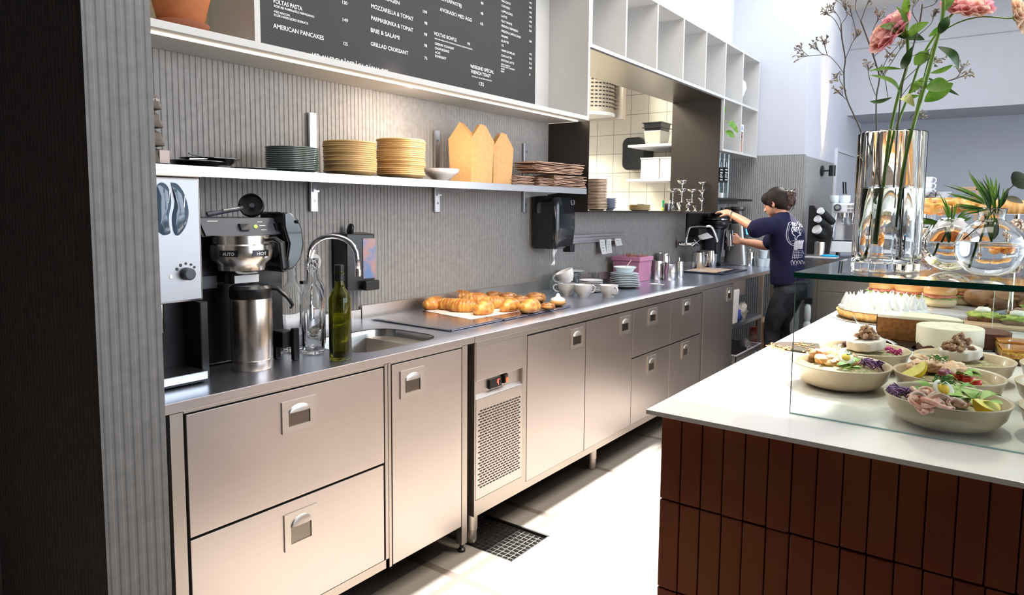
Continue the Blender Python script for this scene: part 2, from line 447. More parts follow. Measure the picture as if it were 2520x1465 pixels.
# ribbed pier in the foreground
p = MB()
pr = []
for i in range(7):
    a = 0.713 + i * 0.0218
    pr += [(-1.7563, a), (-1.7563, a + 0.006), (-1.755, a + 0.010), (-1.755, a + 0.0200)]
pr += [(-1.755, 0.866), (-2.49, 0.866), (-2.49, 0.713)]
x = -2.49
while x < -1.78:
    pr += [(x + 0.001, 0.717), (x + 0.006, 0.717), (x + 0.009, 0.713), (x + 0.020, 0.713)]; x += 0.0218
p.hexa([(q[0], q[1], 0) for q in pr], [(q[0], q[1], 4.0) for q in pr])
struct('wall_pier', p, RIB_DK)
# kitchen behind the hatch
def tile_mat(name, col, grout, pitch, w, o=(0, 0, 0)):
    m, t, b = nt(name); L = t.links.new
    tc = N(t, 'ShaderNodeTexCoord'); sp = N(t, 'ShaderNodeSeparateXYZ'); L(tc.outputs['Object'], sp.inputs[0]); prev = None
    for k in (0, 2):
        a = N(t, 'ShaderNodeMath', op='SUBTRACT'); a.inputs[1].default_value = o[k]; L(sp.outputs[k], a.inputs[0])
        d = N(t, 'ShaderNodeMath', op='DIVIDE'); d.inputs[1].default_value = pitch; L(a.outputs[0], d.inputs[0])
        f = N(t, 'ShaderNodeMath', op='FRACT'); L(d.outputs[0], f.inputs[0])
        g = N(t, 'ShaderNodeMath', op='LESS_THAN'); g.inputs[1].default_value = w / pitch; L(f.outputs[0], g.inputs[0])
        if prev is None: prev = g.outputs[0]
        else:
            mx = N(t, 'ShaderNodeMath', op='MAXIMUM'); L(prev, mx.inputs[0]); L(g.outputs[0], mx.inputs[1]); prev = mx.outputs[0]
    mc = N(t, 'ShaderNodeMix', data_type='RGBA'); mc.inputs[6].default_value = (*col, 1); mc.inputs[7].default_value = (*grout, 1)
    L(prev, mc.inputs[0]); L(mc.outputs[2], b.inputs['Base Color']); b.inputs['Roughness'].default_value = 0.25
    return m
w = MB(); w.box(-5.6, -2.645, 6.55, 6.65, 0, 3.2); struct('wall_kitchen', w, tile_mat('kitchen_tile', (0.80, 0.76, 0.64), (0.30, 0.27, 0.22), 0.2, 0.0055, (-3.773, 0, 1.605)))
w = MB(); w.box(-5.7, -5.6, 1.4, 6.65, 0, 3.2).box(-5.6, -2.645, 1.3, 1.4, 0, 3.2); struct('wall_kitchen', w, PLASTER)
w = MB(); w.box(-5.7, -2.645, 1.3, 6.65, 3.2, 3.3); struct('ceiling', w, PLASTER)
light('kitchen_ceiling_lamp', 'AREA', (-4.0, 5.0, 3.15), 150, (1.0, 0.93, 0.76), direction=(0, 0, -1), shape='RECTANGLE', size=1.4, size_y=0.5)
# drain gully in the floor
g = T('floor_drain', 'square steel grating over a floor gully beside the round cabinet leg', 'drain', (-1.78, 2.27, -0.06))
part('gully', MB().box(gx0, gx1, gy0, gy1, -0.10, -0.075).box(gx0 + .0, gx0 + 0.006, gy0, gy1, -0.09, -0.001).box(gx1 - 0.006, gx1, gy0, gy1, -0.09, -0.001).box(gx0, gx1, gy0, gy0 + 0.006, -0.09, -0.001).box(gx0, gx1, gy1 - 0.006, gy1, -0.09, -0.001), BLACKM, g)
gr = MB()
for i in range(14):
    x = gx0 + 0.012 + i * (gx1 - gx0 - 0.024) / 13
    gr.box(x - 0.0015, x + 0.0015, gy0 + 0.007, gy1 - 0.007, -0.035, -0.012)
for i in range(11):
    y = gy0 + 0.012 + i * (gy1 - gy0 - 0.024) / 10
    gr.box(gx0 + 0.007, gx1 - 0.007, y - 0.0015, y + 0.0015, -0.033, -0.011)
part('grating', gr, STEEL, g)
# lowered ceiling towards the back of the room and its edge beam
w = MB(); w.box(-1.743, 3.2, 7.95, 8.86, 3.745, 3.82); struct('ceiling', w, CEIL)
# ================================================================== COUNTER RUN
XF = -1.79      # cabinet fronts
def handle(par, y0, y1, z0, z1, x=XF):
    """recessed cup pull: thin plate with a hooded pocket"""
    b = MB(); cy = (y0 + y1) / 2
    py0, py1, pz0, pz1 = y0 + 0.022, y1 - 0.022, z0 + 0.018, z0 + (z1 - z0) * 0.62
    X0, X1 = x + 0.0005, x + 0.0045
    b.box(X0, X1, y0, py0, z0, z1).box(X0, X1, py1, y1, z0, z1).box(X0, X1, py0, py1, z0, pz0).box(X0, X1, py0, py1, pz1, z1)
    # hood: half dome over the pocket
    n = 14; hw = (py1 - py0) / 2; hz = z1 - pz1 - 0.014; vs = []; fs = []
    for j in range(5):
        t = j / 4 * math.pi / 2
        for i in range(n + 1):
            a = math.pi * i / n
            vs.append((X1 + 0.007 * math.cos(t) * (math.sin(a) ** 0.5), cy - hw * math.cos(a) * (1 - 0.0 * t), pz1 + hz * math.sin(t) * math.sin(a)))
    for j in range(4):
        for i in range(n): q = j * (n + 1) + i; fs.append((q, q + 1, q + n + 2, q + n + 1))
    b.add(vs, fs)
    o = part('handle', b, STEEL_H, par, smooth=True)
    k = MB(); k.box(x + 0.0002, x + 0.0012, py0, py1, pz0, pz1)
    part('pocket', k, POCKET, par)
    r = MB()
    for yy in (py0 + 0.004, py1 - 0.004): r.ball((X1, yy, pz0 - 0.001), 0.0045, 8, 6)
    return o
STEEL_H = mat('handle_steel', (0.66, 0.61, 0.57), 0.40, 1.0, var=0.03)
POCKET = mat('pocket_steel', (0.22, 0.20, 0.18), 0.25, 1.0, var=0.1)
STEEL_F = steel('door_steel', (0.66, 0.60, 0.575), 0.35, 1, 0.06)
STEEL_P = steel('post_steel', (0.58, 0.53, 0.48), 0.38, 2, 0.06)

def front(name, par, y0, y1, z0, z1, hd=None):
    d = part(name, MB().box(XF - 0.022, XF, y0, y1, z0, z1), STEEL_F, par, bevel=0.0012)
    if hd: handle(d, *hd)
    return d
# --- drawer cabinet at the left end
c = T('drawer_cabinet', 'stainless cabinet with two wide drawers at the near end under the coffee brewer', 'cabinet', (-2.1, 1.28, 0))
part('carcass', MB().box(-2.44, XF - 0.03, 0.90, 1.58, 0.13, 0.868).box(-2.44, XF - 0.03, 1.58, 1.66, 0.13, 0.74).box(XF - 0.03, XF - 0.002, 0.895, 0.930, 0.0, 0.868).box(XF - 0.03, XF - 0.002, 0.932, 1.648, 0.863, 0.871).box(XF - 0.03, XF - 0.002, 0.932, 1.664, 0.118, 0.150).box(XF - 0.03, XF - 0.002, 1.650, 1.664, 0.118, 0.868), STEEL_P, c)
front('drawer', c, 0.938, 1.643, 0.514, 0.858, (1.230, 1.353, 0.727, 0.826))
front('drawer', c, 0.938, 1.640, 0.153, 0.506, (1.230, 1.350, 0.352, 0.470))
part('shadow_gap', MB().box(XF - 0.028, XF - 0.0235, 0.931, 1.648, 0.151, 0.862), BLACKM, c)
# --- sink cabinet
c = T('sink_cabinet', 'stainless cabinet with one tall door under the sink, square leg on a black foot', 'cabinet', (-2.1, 1.88, 0))
part('carcass', MB().box(-2.44, XF - 0.03, 1.668, 1.95, 0.13, 0.74).box(-2.44, XF - 0.03, 1.95, 2.07, 0.13, 0.868).box(XF - 0.03, XF - 0.002, 1.667, 1.679, 0.114, 0.868).box(XF - 0.03, XF - 0.002, 1.679, 2.064, 0.864, 0.871), STEEL_P, c)
front('door', c, 1.683, 2.060, 0.118, 0.860, (1.722, 1.844, 0.727, 0.830))
for n_, (xx, yy) in enumerate(((XF - 0.032, 2.066), (-2.44, 2.066))):
    lg = part('leg', MB().box(xx, xx + 0.03, yy, yy + 0.032, 0.035, 0.868), STEEL_P, c)
    part('foot', MB().lathe([(0.016, 0), (0.016, 0.010), (0.009, 0.016), (0.009, 0.036)], (xx + 0.015, yy + 0.016, 0), 12), BLACK, lg, smooth=True)
part('stretcher', MB().box(-2.42, -1.83, 2.072, 2.092, 0.06, 0.085), STEEL_P, c)
# --- refrigerated counter
c = T('refrigerated_counter', 'long stainless refrigerated counter with vent grille, two doors and four drawers', 'refrigerator', (-2.1, 3.38, 0))
part('carcass', MB().box(-2.44, XF - 0.03, 2.142, 4.632, 0.13, 0.871).box(XF - 0.03, XF - 0.001, 2.142, 2.150, 0.127, 0.871).box(XF - 0.03, XF - 0.001, 2.480, 2.512, 0.127, 0.871).box(XF - 0.03, XF - 0.001, 2.512, 4.632, 0.127, 0.160).box(XF - 0.03, XF + 0.001, 2.15, 4.632, 0.851, 0.871).box(XF - 0.03, XF - 0.001, 4.616, 4.632, 0.16, 0.871).box(XF - 0.03, XF - 0.001, 2.150, 2.480, 0.127, 0.195), STEEL_P, c)
part('shadow_gap', MB().box(XF - 0.028, XF - 0.0235, 2.512, 4.616, 0.16, 0.851), BLACKM, c)
part('cover_panel', MB().box(XF - 0.022, XF, 2.152, 2.479, 0.705, 0.850), STEEL_F, c, bevel=0.001)
cp = part('control_panel', MB().box(XF - 0.028, XF - 0.016, 2.152, 2.479, 0.628, 0.703).hexa([(XF - 0.016, 2.152, 0.628), (XF, 2.152, 0.628), (XF, 2.479, 0.628), (XF - 0.016, 2.479, 0.628)], [(XF - 0.016, 2.152, 0.645), (XF - 0.0155, 2.152, 0.645), (XF - 0.0155, 2.479, 0.645), (XF - 0.016, 2.479, 0.645)]), STEEL_F, c)
di = part('display', MB().box(XF - 0.016, XF - 0.004, 2.248, 2.331, 0.652, 0.692), BLACK, cp, bevel=0.002)
RED = mat('red_led', (0.9, 0.05, 0.03), 0.5, emit=(1.0, 0.08, 0.04), es=2.5)
dg = MB(); X0 = XF - 0.0038
for a, bq, cq, dq in ((2.297, 2.2995, 0.673, 0.687), (2.297, 2.308, 0.671, 0.6735), (2.3058, 2.3082, 0.660, 0.687), (2.3105, 2.3165, 0.684, 0.687)): dg.box(X0, X0 + 0.0006, a, bq, cq, dq)
part('display_digit', dg, RED, cp)
sw = part('switch', MB().hexa([(XF - 0.016, 2.340, 0.658), (XF - 0.016, 2.378, 0.658), (XF - 0.016, 2.378, 0.700), (XF - 0.016, 2.340, 0.700)], [(XF + 0.004, 2.344, 0.662), (XF - 0.002, 2.374, 0.662), (XF - 0.002, 2.374, 0.696), (XF + 0.004, 2.344, 0.696)]), BLACK, cp, bevel=0.002)
part('switch_lamp', MB().box(XF - 0.006, XF + 0.0035, 2.353, 2.366, 0.664, 0.684), mat('orange_switch', (0.9, 0.12, 0.05), 0.4, emit=(1, 0.2, 0.08), es=0.6), cp)
gp = part('grille_panel', MB().box(XF - 0.022, XF, 2.152, 2.479, 0.197, 0.627), STEEL_F, c, bevel=0.001)
sl = MB(); k = 0; z = 0.575
while z > 0.235:
    y = 2.166 + (0.0 if k % 2 else 0.011)
    while y < 2.458:
        sl.box(XF - 0.001, XF + 0.0006, y, min(y + 0.017, 2.474), z - 0.0028, z + 0.0028); y += 0.0225
    z -= 0.0118; k += 1
part('vent_slots', sl, BLACKM, gp)
front('door', c, 2.516, 3.031, 0.161, 0.843, (2.880, 3.003, 0.722, 0.823))
front('door', c, 3.037, 3.560, 0.161, 0.843, (3.402, 3.525, 0.720, 0.820))
front('drawer', c, 3.566, 4.086, 0.562, 0.843, (3.762, 3.886, 0.728, 0.826))
front('drawer', c, 3.566, 4.086, 0.161, 0.554, (3.762, 3.886, 0.425, 0.532))
front('drawer', c, 4.092, 4.612, 0.562, 0.843, (4.288, 4.412, 0.730, 0.826))
front('drawer', c, 4.092, 4.612, 0.161, 0.554, (4.288, 4.412, 0.430, 0.536))
for xx, yy in ((-1.83, 2.115), (-1.84, 3.205), (-1.84, 4.56), (-2.40, 2.19), (-2.40, 3.205), (-2.40, 4.56)):
    yy = 2.172 if yy < 2.15 else yy
    part('leg', MB().lathe([(0.019, 0), (0.021, 0.004), (0.023, 0.008), (0.023, 0.055), (0.026, 0.058), (0.026, 0.13)], (xx, yy, 0), 20), STEEL_P, c, smooth=True)
# --- cabinet with single door, then the open bay
c = T('door_cabinet', 'stainless cabinet with a single door, beyond the drawers', 'cabinet', (-2.1, 4.95, 0))
part('carcass', MB().box(-2.44, XF - 0.03, 4.640, 5.275, 0.05, 0.868).box(XF - 0.03, XF - 0.001, 4.640, 4.654, 0.05, 0.868).box(XF - 0.03, XF - 0.001, 5.262, 5.278, 0.0, 0.868).box(XF - 0.03, XF - 0.001, 4.654, 5.262, 0.0, 0.06).box(XF - 0.03, XF - 0.001, 4.654, 5.262, 0.862, 0.871), STEEL_P, c)
front('door', c, 4.657, 5.259, 0.065, 0.859, (5.125, 5.235, 0.732, 0.833))
c = T('open_shelf_unit', 'open stainless bay with post legs and mid shelf at the far counter end', 'shelf', (-2.1, 5.7, 0))
for xx, yy in ((XF - 0.035, 6.03), (XF - 0.035, 6.36), (-2.44, 6.03), (-2.44, 5.30)):
    part('post', MB().box(xx, xx + 0.033, yy, yy + 0.035, 0, 0.868), STEEL_P, c)
part('shelf_board', MB().box(-2.44, XF - 0.005, 5.30, 6.03, 0.495, 0.525), STEEL_TOP, c)
part('bottom_board', MB().box(-2.44, XF - 0.005, 5.30, 6.03, 0.09, 0.12), STEEL_TOP, c)
part('sink_underside', MB().box(-2.30, -1.90, 5.33, 5.90, 0.70, 0.868), STEEL_F, c, bevel=0.01)
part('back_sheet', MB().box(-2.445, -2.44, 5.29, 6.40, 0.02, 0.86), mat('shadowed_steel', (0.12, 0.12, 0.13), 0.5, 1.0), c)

# --- worktops
def top_poly(y0, y1, hole=None):
    """sheet with a rounded lip; optional rounded-rectangle hole"""
    b = MB(); b.box(-1.800, -1.7865, y0, y1, 0.886, 0.9)
    if not hole: b.box(-2.475, -1.800, y0, y1, 0.888, 0.9)
    else:
        hx0, hx1, hy0, hy1, r = hole
        inner = rrect(hx0, hx1, hy0, hy1, r, 8); n = len(inner); outer = []
        cx, cy = (hx0 + hx1) / 2, (hy0 + hy1) / 2
        for (px, py) in inner:
            dx, dy = px - cx, py - cy
            tx = ((-1.800 if dx > 0 else -2.475) - cx) / dx if abs(dx) > 1e-6 else 1e9
            ty = ((y1 if dy > 0 else y0) - cy) / dy if abs(dy) > 1e-6 else 1e9
            t = min(tx, ty); outer.append((cx + dx * t, cy + dy * t))
        vs = [(p[0], p[1], 0.9) for p in outer] + [(p[0], p[1], 0.9) for p in inner]
        b.add(vs, [(i, (i + 1) % n, n + (i + 1) % n, n + i) for i in range(n)])
        for sx, sy in ((-2.475, y0), (-2.475, y1), (-1.80, y0), (-1.80, y1)):   # fill the corners
            near = sorted(range(n), key=lambda i: (outer[i][0] - sx) ** 2 + (outer[i][1] - sy) ** 2)
            a = [i for i in range(n) if abs(outer[i][0] - sx) < 1e-6]; c_ = [i for i in range(n) if abs(outer[i][1] - sy) < 1e-6]
            i = min(a, key=lambda i: abs(outer[i][1] - sy)); j = min(c_, key=lambda i: abs(outer[i][0] - sx))
            b.add([(outer[i][0], outer[i][1], 0.9), (sx, sy, 0.9), (outer[j][0], outer[j][1], 0.9)], [(0, 1, 2)])
    return b
t1 = T('worktop', 'near stainless worktop with the sink basin, lip edge catching the light', 'worktop', (-2.13, 1.5, 0.9))
SNK = (-2.235, -1.872, 1.60, 2.050, 0.10)
part('top_sheet', top_poly(0.872, 2.134, SNK), STEEL_TOP, t1)
sb = MB(); rings = []
for off, z in ((0.010, 0.9003), (0.0, 0.897), (-0.004, 0.88), (-0.010, 0.78), (-0.030, 0.752), (-0.10, 0.746)):
    rings.append([(p[0], p[1], z) for p in rrect(SNK[0] - off, SNK[1] + off, SNK[2] - off, SNK[3] + off, max(0.02, SNK[4] + off), 8)])
n = len(rings[0]); vs = [p for r_ in rings for p in r_]; fs = []
for a in range(len(rings) - 1):
    for i in range(n): fs.append((a * n + i, a * n + (i + 1) % n, (a + 1) * n + (i + 1) % n, (a + 1) * n + i))
fs.append(tuple(range((len(rings) - 1) * n, len(rings) * n)))
part('sink_basin', sb.add(vs, fs), mat('sink_steel', (0.55, 0.54, 0.52), 0.22, 1.0, var=0.06, scale=4), t1, smooth=True)
part('front_lip', MB().box(-1.7865, -1.785, 0.872, 2.134, 0.872, 0.8995).box(-1.79, -1.786, 0.872, 2.134, 0.872, 0.874), STEEL_F, t1, bevel=0.0006)
part('upstand', MB().box(-2.484, -2.472, 0.872, 2.134, 0.9, 0.945), STEEL_P, t1)
t2 = T('worktop', 'middle stainless worktop over the refrigerated counter, with the pastry trays on it', 'worktop', (-2.13, 3.3, 0.9))
part('top_sheet', top_poly(2.137, 4.508), STEEL_TOP, t2)
part('front_lip', MB().box(-1.7865, -1.785, 2.137, 4.508, 0.872, 0.8995), STEEL_F, t2, bevel=0.0006)
part('upstand', MB().box(-2.484, -2.468, 2.137, 4.508, 0.9, 0.962), STEEL_P, t2)
t3 = T('worktop', 'far stainless worktop where the barista works, with milk jugs and grinders', 'worktop', (-2.13, 5.5, 0.9))
part('top_sheet', top_poly(4.511, 6.98), STEEL_TOP, t3)
part('front_lip', MB().box(-1.7865, -1.785, 4.511, 6.98, 0.872, 0.8995), STEEL_F, t3, bevel=0.0006)
part('upstand', MB().box(-2.484, -2.468, 4.511, 6.98, 0.9, 0.95), STEEL_P, t3)

# ================================================================== UPPER BOX WITH THE MENU
XB = -2.19
WLED = mat('led_strip_warm', (1, 0.95, 0.85), 0.5, emit=(1.0, 0.86, 0.66), es=7.0)
ub = T('wall_cabinet', 'long open white wall box over the plate shelf, framing the letter board', 'cabinet', (-2.34, 2.3, 1.96))
part('bottom_board', MB().box(-2.484, XB, 0.872, 3.700, 1.962, 1.987), WHITE, ub, bevel=0.001)
part('top_board', MB().box(-2.484, XB, 0.872, 3.700, 2.886, 2.91), WHITE, ub)
part('divider', MB().box(-2.484, XB, 1.434, 1.456, 1.987, 2.886), WHITE, ub)
part('side_board', MB().box(-2.484, XB, 3.678, 3.700, 1.987, 2.886), WHITE, ub)
part('back_board', MB().box(-2.487, -2.478, 1.456, 3.678, 1.987, 2.886), WHITE, ub)
part('back_board', MB().box(-2.487, -2.478, 0.872, 1.434, 1.987, 2.886), mat('cream_back_tone', (0.42, 0.36, 0.24), 0.6, var=0.03), ub)  # back of the left cell coloured cream, the other back board is white
part('led_strip', MB().box(-2.257, -2.252, 0.88, 3.67, 1.957, 1.962), WLED, ub)
light('led_strip_light', 'AREA', (-2.25, 2.28, 1.950), 20, (1.0, 0.84, 0.66), direction=(-0.35, 0, -1), shape='RECTANGLE', size=0.02, size_y=2.7)
# --- hatch frame
hf = T('hatch_frame', 'dark steel frame lining the kitchen hatch, coupe glasses on its sill', 'frame', (-2.42, 4.83, 1.40))
part('jamb', MB().box(-2.644, XB, 3.703, 3.709, 1.402, 1.961), STEEL_DK, hf)
part('jamb', MB().box(-2.644, XB - 0.003, 5.950, 5.962, 1.402, 2.400), STEEL_DK, hf)
part('head_plate', MB().box(-2.644, XB - 0.003, 3.712, 5.950, 2.392, 2.400), steel('head_plate_steel', (0.30, 0.27, 0.24), 0.3, 1, 0.05), hf)
part('sill', MB().box(-2.644, XB, 3.700, 5.962, 1.403, 1.414), STEEL_DK, hf)
# --- white cube shelving round the hatch
cs = T('cube_shelving', 'white open cube shelving running above and beyond the kitchen hatch', 'shelf', (-2.34, 5.3, 1.95))
ys = [3.712, 4.161, 4.636, 5.105, 5.567, 6.028, 6.492, 6.98]
part('back_board', MB().box(-2.487, -2.478, 3.702, 6.99, 2.403, 2.9).box(-2.487, -2.478, 6.02, 6.99, 1.95, 2.403), WHITE, cs)
for z0, z1, y0 in ((2.880, 2.900, 3.702), (2.403, 2.425, 3.702), (1.950, 1.970, 6.020)):
    part('shelf_board', MB().box(-2.478, XB, y0, 6.992, z0, z1), WHITE, cs)
for y in ys:
    part('upright', MB().box(-2.478, XB, y - 0.010, y + 0.010, 2.425, 2.880), WHITE, cs)
for y in ys[-3:]:
    part('upright', MB().box(-2.478, XB, y - 0.010, y + 0.010, 1.970, 2.403), WHITE, cs)

# ================================================================== PLATE SHELF
XS = -2.145; ZT = 1.545
sh = T('wall_shelf', 'long thin stainless wall shelf on three brackets, full of plates and boxes', 'shelf', (-2.31, 2.2, 1.50))
part('shelf_board', MB().box(-2.484, XS - 0.010, 0.872, 3.612, 1.533, ZT).box(XS - 0.010, XS, 0.872, 3.612, 1.512, 1.545), ALU, sh)
for y in (1.883, 2.652, 3.436):
    r = part('wall_rail', MB().box(-2.484, -2.470, y - 0.017, y + 0.017, 1.399, 1.816), ALU, sh, bevel=0.001)
    for z in (1.765, 1.445): part('screw', MB().lathe([(0.006, 0), (0.006, 0.0015), (0.003, 0.002)], (-2.470, y, z), 12, M=rot(y=90)), mat('screw_grey', (0.25, 0.25, 0.27), 0.3, 1.0) if 'screw_grey' not in bpy.data.materials else bpy.data.materials['screw_grey'], r)
    part('bracket', MB().hexa([(-2.47, y + 0.006, 1.488), (-2.18, y + 0.006, 1.522), (-2.18, y + 0.009, 1.522), (-2.47, y + 0.009, 1.488)], [(-2.47, y + 0.006, 1.533), (-2.18, y + 0.006, 1.533), (-2.18, y + 0.009, 1.533), (-2.47, y + 0.009, 1.533)]).box(-2.470, -2.460, y - 0.010, y + 0.018, 1.482, 1.512).tube([(-2.185, y + 0.007, 1.531), (-2.172, y + 0.007, 1.515), (-2.165, y + 0.007, 1.516)], 0.003, 6), ALU, sh)

# ================================================================== LETTER BOARD
XL = -2.405
def board_mat():
    m, t, b = nt('letter_board_felt'); L = t.links.new
    tc = N(t, 'ShaderNodeTexCoord'); wv = N(t, 'ShaderNodeTexWave'); wv.bands_direction = 'Z'; wv.inputs['Scale'].default_value = 48
    L(tc.outputs['Object'], wv.inputs[0])
    rp = N(t, 'ShaderNodeValToRGB'); rp.color_ramp.elements[0].color = (0.018, 0.018, 0.02, 1); rp.color_ramp.elements[1].color = (0.055, 0.053, 0.055, 1)
    L(wv.outputs['Fac'], rp.inputs[0]); L(rp.outputs[0], b.inputs['Base Color']); b.inputs['Roughness'].default_value = 0.75
    return m
mbd = T('menu_board', 'black grooved letter board with the white lettered menu and prices', 'sign', (XL, 2.5, 1.99))
part('board_panel', MB().box(XL - 0.02, XL, 1.50, 3.428, 1.988, 2.86), board_mat(), mbd)
LETTER = mat('white_letters', (0.86, 0.86, 0.84), 0.6, var=0.02)
def text_mb(s, p0, p1, h, x):
    """lettering lying in the plane X = x from p0 to p1 (baseline), cap height h"""
    cu = bpy.data.curves.new('t', 'FONT'); cu.body = s; cu.size = 1.0; cu.offset = 0.012; cu.resolution_u = 3
    ob = bpy.data.objects.new('t', cu); COL.objects.link(ob)
    dg = bpy.context.evaluated_depsgraph_get(); dg.update()
    me = bpy.data.meshes.new_from_object(ob.evaluated_get(dg))
    vs = [v.co.copy() for v in me.vertices]; fs = [tuple(p.vertices) for p in me.polygons]
    bpy.data.objects.remove(ob); bpy.data.curves.remove(cu); bpy.data.meshes.remove(me)
    if not vs: return None
    x0 = min(v.x for v in vs); x1 = max(v.x for v in vs)
    d = (p1 - p0); k = d.length / (x1 - x0); d.normalize(); up = Vector((0, 0, 1)); hh = h / 0.72
    return MB().add([Vector((x, 0, 0)) + Vector((0, p0.y, p0.z)) + Vector((0, d.y, d.z)) * ((v.x - x0) * k) + up * (v.y * hh) for v in vs], fs)
def menu(s, x0, y0, x1, y1, hpx):
    a = PX(x0, y0, XL + 0.0015); b = PX(x1, y1, XL + 0.0015)
    b.z = a.z = (a.z + b.z) / 2
    h = (PX(x0, y0 - hpx, XL + 0.0015) - PX(x0, y0, XL + 0.0015)).z
    mb = text_mb(s, a, b, h, XL + 0.0015)
    if mb: part('menu_lettering', mb, LETTER, mbd)
for r_ in [("VOLTAS PASTA", 671, 9, 744, 24, 11), ("ROSTAD PAPRIKASÅS PARMIGIANO", 674.5, 18.5, 773.5, 42.6, 6), ("MED BACON", 674.5, 31.7, 712.8, 39.3, 5.5), ("ELLER HANDGJORD BURRATA", 674.5, 39.3, 758.6, 60.5, 6),
           ("AMERICAN PANCAKES", 672.4, 68.8, 797, 98.3, 11.5), ("130", 842.7, 9.8, 854.8, 11.8, 8.5), ("149", 843.4, 52.4, 856.3, 54.6, 8.5), ("125", 844.5, 110.3, 855.8, 112.5, 8),
           ("VID ALLERGI RÅDFRÅGA GÄRNA OSS", 768, 143, 955, 184, 14), ("SKAGEN", 944, 0, 983, 11, 9), ("MOZZARELLA & TOMAT", 913.4, 20.6, 1017, 50.4, 10.5), ("PARMASKINKA & TOMAT", 913.4, 49.6, 1016.5, 78, 10.5),
           ("BRIE & SALAMI", 912.5, 78.7, 982.7, 97.5, 10.5), ("GRILLAD CROISSANT", 912.5, 112.6, 1004.4, 134.8, 10), ("109", 1041, 32, 1051, 34, 7.5), ("98", 1044.4, 60, 1051.5, 61.5, 7.5), ("98", 1043.7, 87.6, 1051, 89, 7.5), ("98", 1044, 115, 1051, 116.5, 7.5), ("75", 1044.4, 146, 1051.5, 147.5, 7.5),
           ("LEVERPASTEJ", 1085, 1.2, 1135.6, 17, 8.5), ("AVOKADO MED ÄGG", 1082.4, 27.8, 1161, 52.8, 9), ("48", 1182.8, 10.2, 1189.5, 11.6, 7), ("48", 1182.4, 35.6, 1189, 37, 7), ("65", 1182, 61, 1189, 62.5, 7),
           ("VOLTAS BOWLS", 1067.9, 87.1, 1123.5, 101.7, 9), ("95", 1150, 110, 1157, 111.5, 6), ("MED GRANOLA BÄR HONUNG BANAN JORDNÖTSSMÖR", 1069.8, 96.8, 1162.8, 122.7, 3.6),
           ("GREKISK YOGHURT", 1070.3, 110, 1117.5, 122.7, 6), ("CHIAPUDDING", 1070.3, 121, 1105.4, 130, 6), ("ACAI", 1071, 131.2, 1082.9, 133.8, 6), ("BONDGRÖT", 1071, 140.4, 1098, 147, 6),
           ("WEEKEND SPECIAL", 1157.4, 167, 1215, 181, 8.5), ("FRENCH TOAST", 1159.9, 180.3, 1207.5, 191.2, 8.5), ("NUTELLA MASCARPONE NÖT", 1161, 188.8, 1210.7, 201, 3.2), ("135", 1178.5, 210, 1190.8, 212.3, 9),
           ("MACCIATO", 1234.4, 4.8, 1256.7, 12, 5.5), ("CORTADO", 1234.2, 16.5, 1254.8, 23.5, 5.5), ("CAPPUCCINO", 1233.7, 30.2, 1261.5, 38.2, 5.5), ("LATTE", 1234, 42.4, 1247.7, 45.5, 5.5), ("FLAT WHITE", 1234, 54.5, 1260.3, 62.2, 5.5),
           ("FREDDO ESPRESSO", 1234, 67.3, 1274.8, 78, 5.5), ("FREDDO CAPPUCCINO", 1234, 79.4, 1281.4, 93.2, 5.5), ("FRAPPE", 1234, 91.5, 1250, 94.9, 5.5), ("ISLATTE", 1234, 103.6, 1251.8, 107.2, 5.5), ("TE", 1234, 114.3, 1239.3, 115.2, 5.5),
           ("VARM CHOKLAD", 1233.7, 127, 1266.9, 135, 5.5), ("CHAI LATTE", 1233.5, 139.2, 1259, 145.2, 5.5), ("MATCHA LATTE", 1233.5, 150.6, 1265, 158.6, 5.5), ("SPECIALMJÖLK", 1233, 159.8, 1256, 164.6, 3.5), ("EXTRA SHOT ESPRESSO", 1233, 164.8, 1266.9, 173, 3.5), ("SIRAP", 1233, 170.9, 1242, 172.5, 3.5), ("BÄR", 1233, 176.9, 1241, 178.7, 3.5)]:
    menu(*r_)
for s_, y_ in (("40", 37), ("36", 85), ("40", 135), ("45", 182), ("48", 228), ("52", 275), ("50", 323), ("38", 430), ("42", 558), ("55", 606), ("52", 654), ("58", 700), ("5", 768)):
    menu(s_, 1302.3, 0.242 * y_, 1302.3 + 3 * len(s_), 0.242 * y_ + 0.8 * len(s_) * 0.5, 5)
# ================================================================== THINGS ON THE COUNTER
# --- bean grinder / dispenser at the far left (front faces the aisle)
c = T('coffee_grinder', 'tall stainless bean grinder with two smoked oval windows and a black dial', 'coffee grinder', (-2.1, 1.02, 0.9))
xg = -1.995
def gp_(px, py, x=xg): return PX(px, py, x)
yR = gp_(475, 440).y; zT = gp_(470, 437).z; zB = gp_(480, 742).z
yL = 0.885
part('housing', MB().box(-2.32, xg, yL, yR + 0.022, zB, zT), steel('grinder_steel', (0.36, 0.36, 0.38), 0.42, 1, 0.04), c, bevel=0.008)
part('top_cap', MB().box(-2.32, xg + 0.004, yL, yR + 0.024, zT + 0.001, zT + 0.020), STEEL_P, c, bevel=0.003)
SMOKE = mat('smoked_window', (0.06, 0.10, 0.15), 0.06, var=0.1, coat=0.6)
def lens(pts):
    P3 = [gp_(a, b, xg + 0.001) for a, b in pts]
    P3 = bez(P3 + [P3[0]], 6)[:-1]; n_ = len(P3); ctr = sum(P3, Vector()) / n_
    inner = [ctr + (p - ctr) * 0.6 + Vector((0.005, 0, 0)) for p in P3]
    return MB().add(P3 + inner + [ctr + Vector((0.006, 0, 0))], [(i, (i + 1) % n_, n_ + (i + 1) % n_, n_ + i) for i in range(n_)] + [(n_ + i, n_ + (i + 1) % n_, 2 * n_) for i in range(n_)])
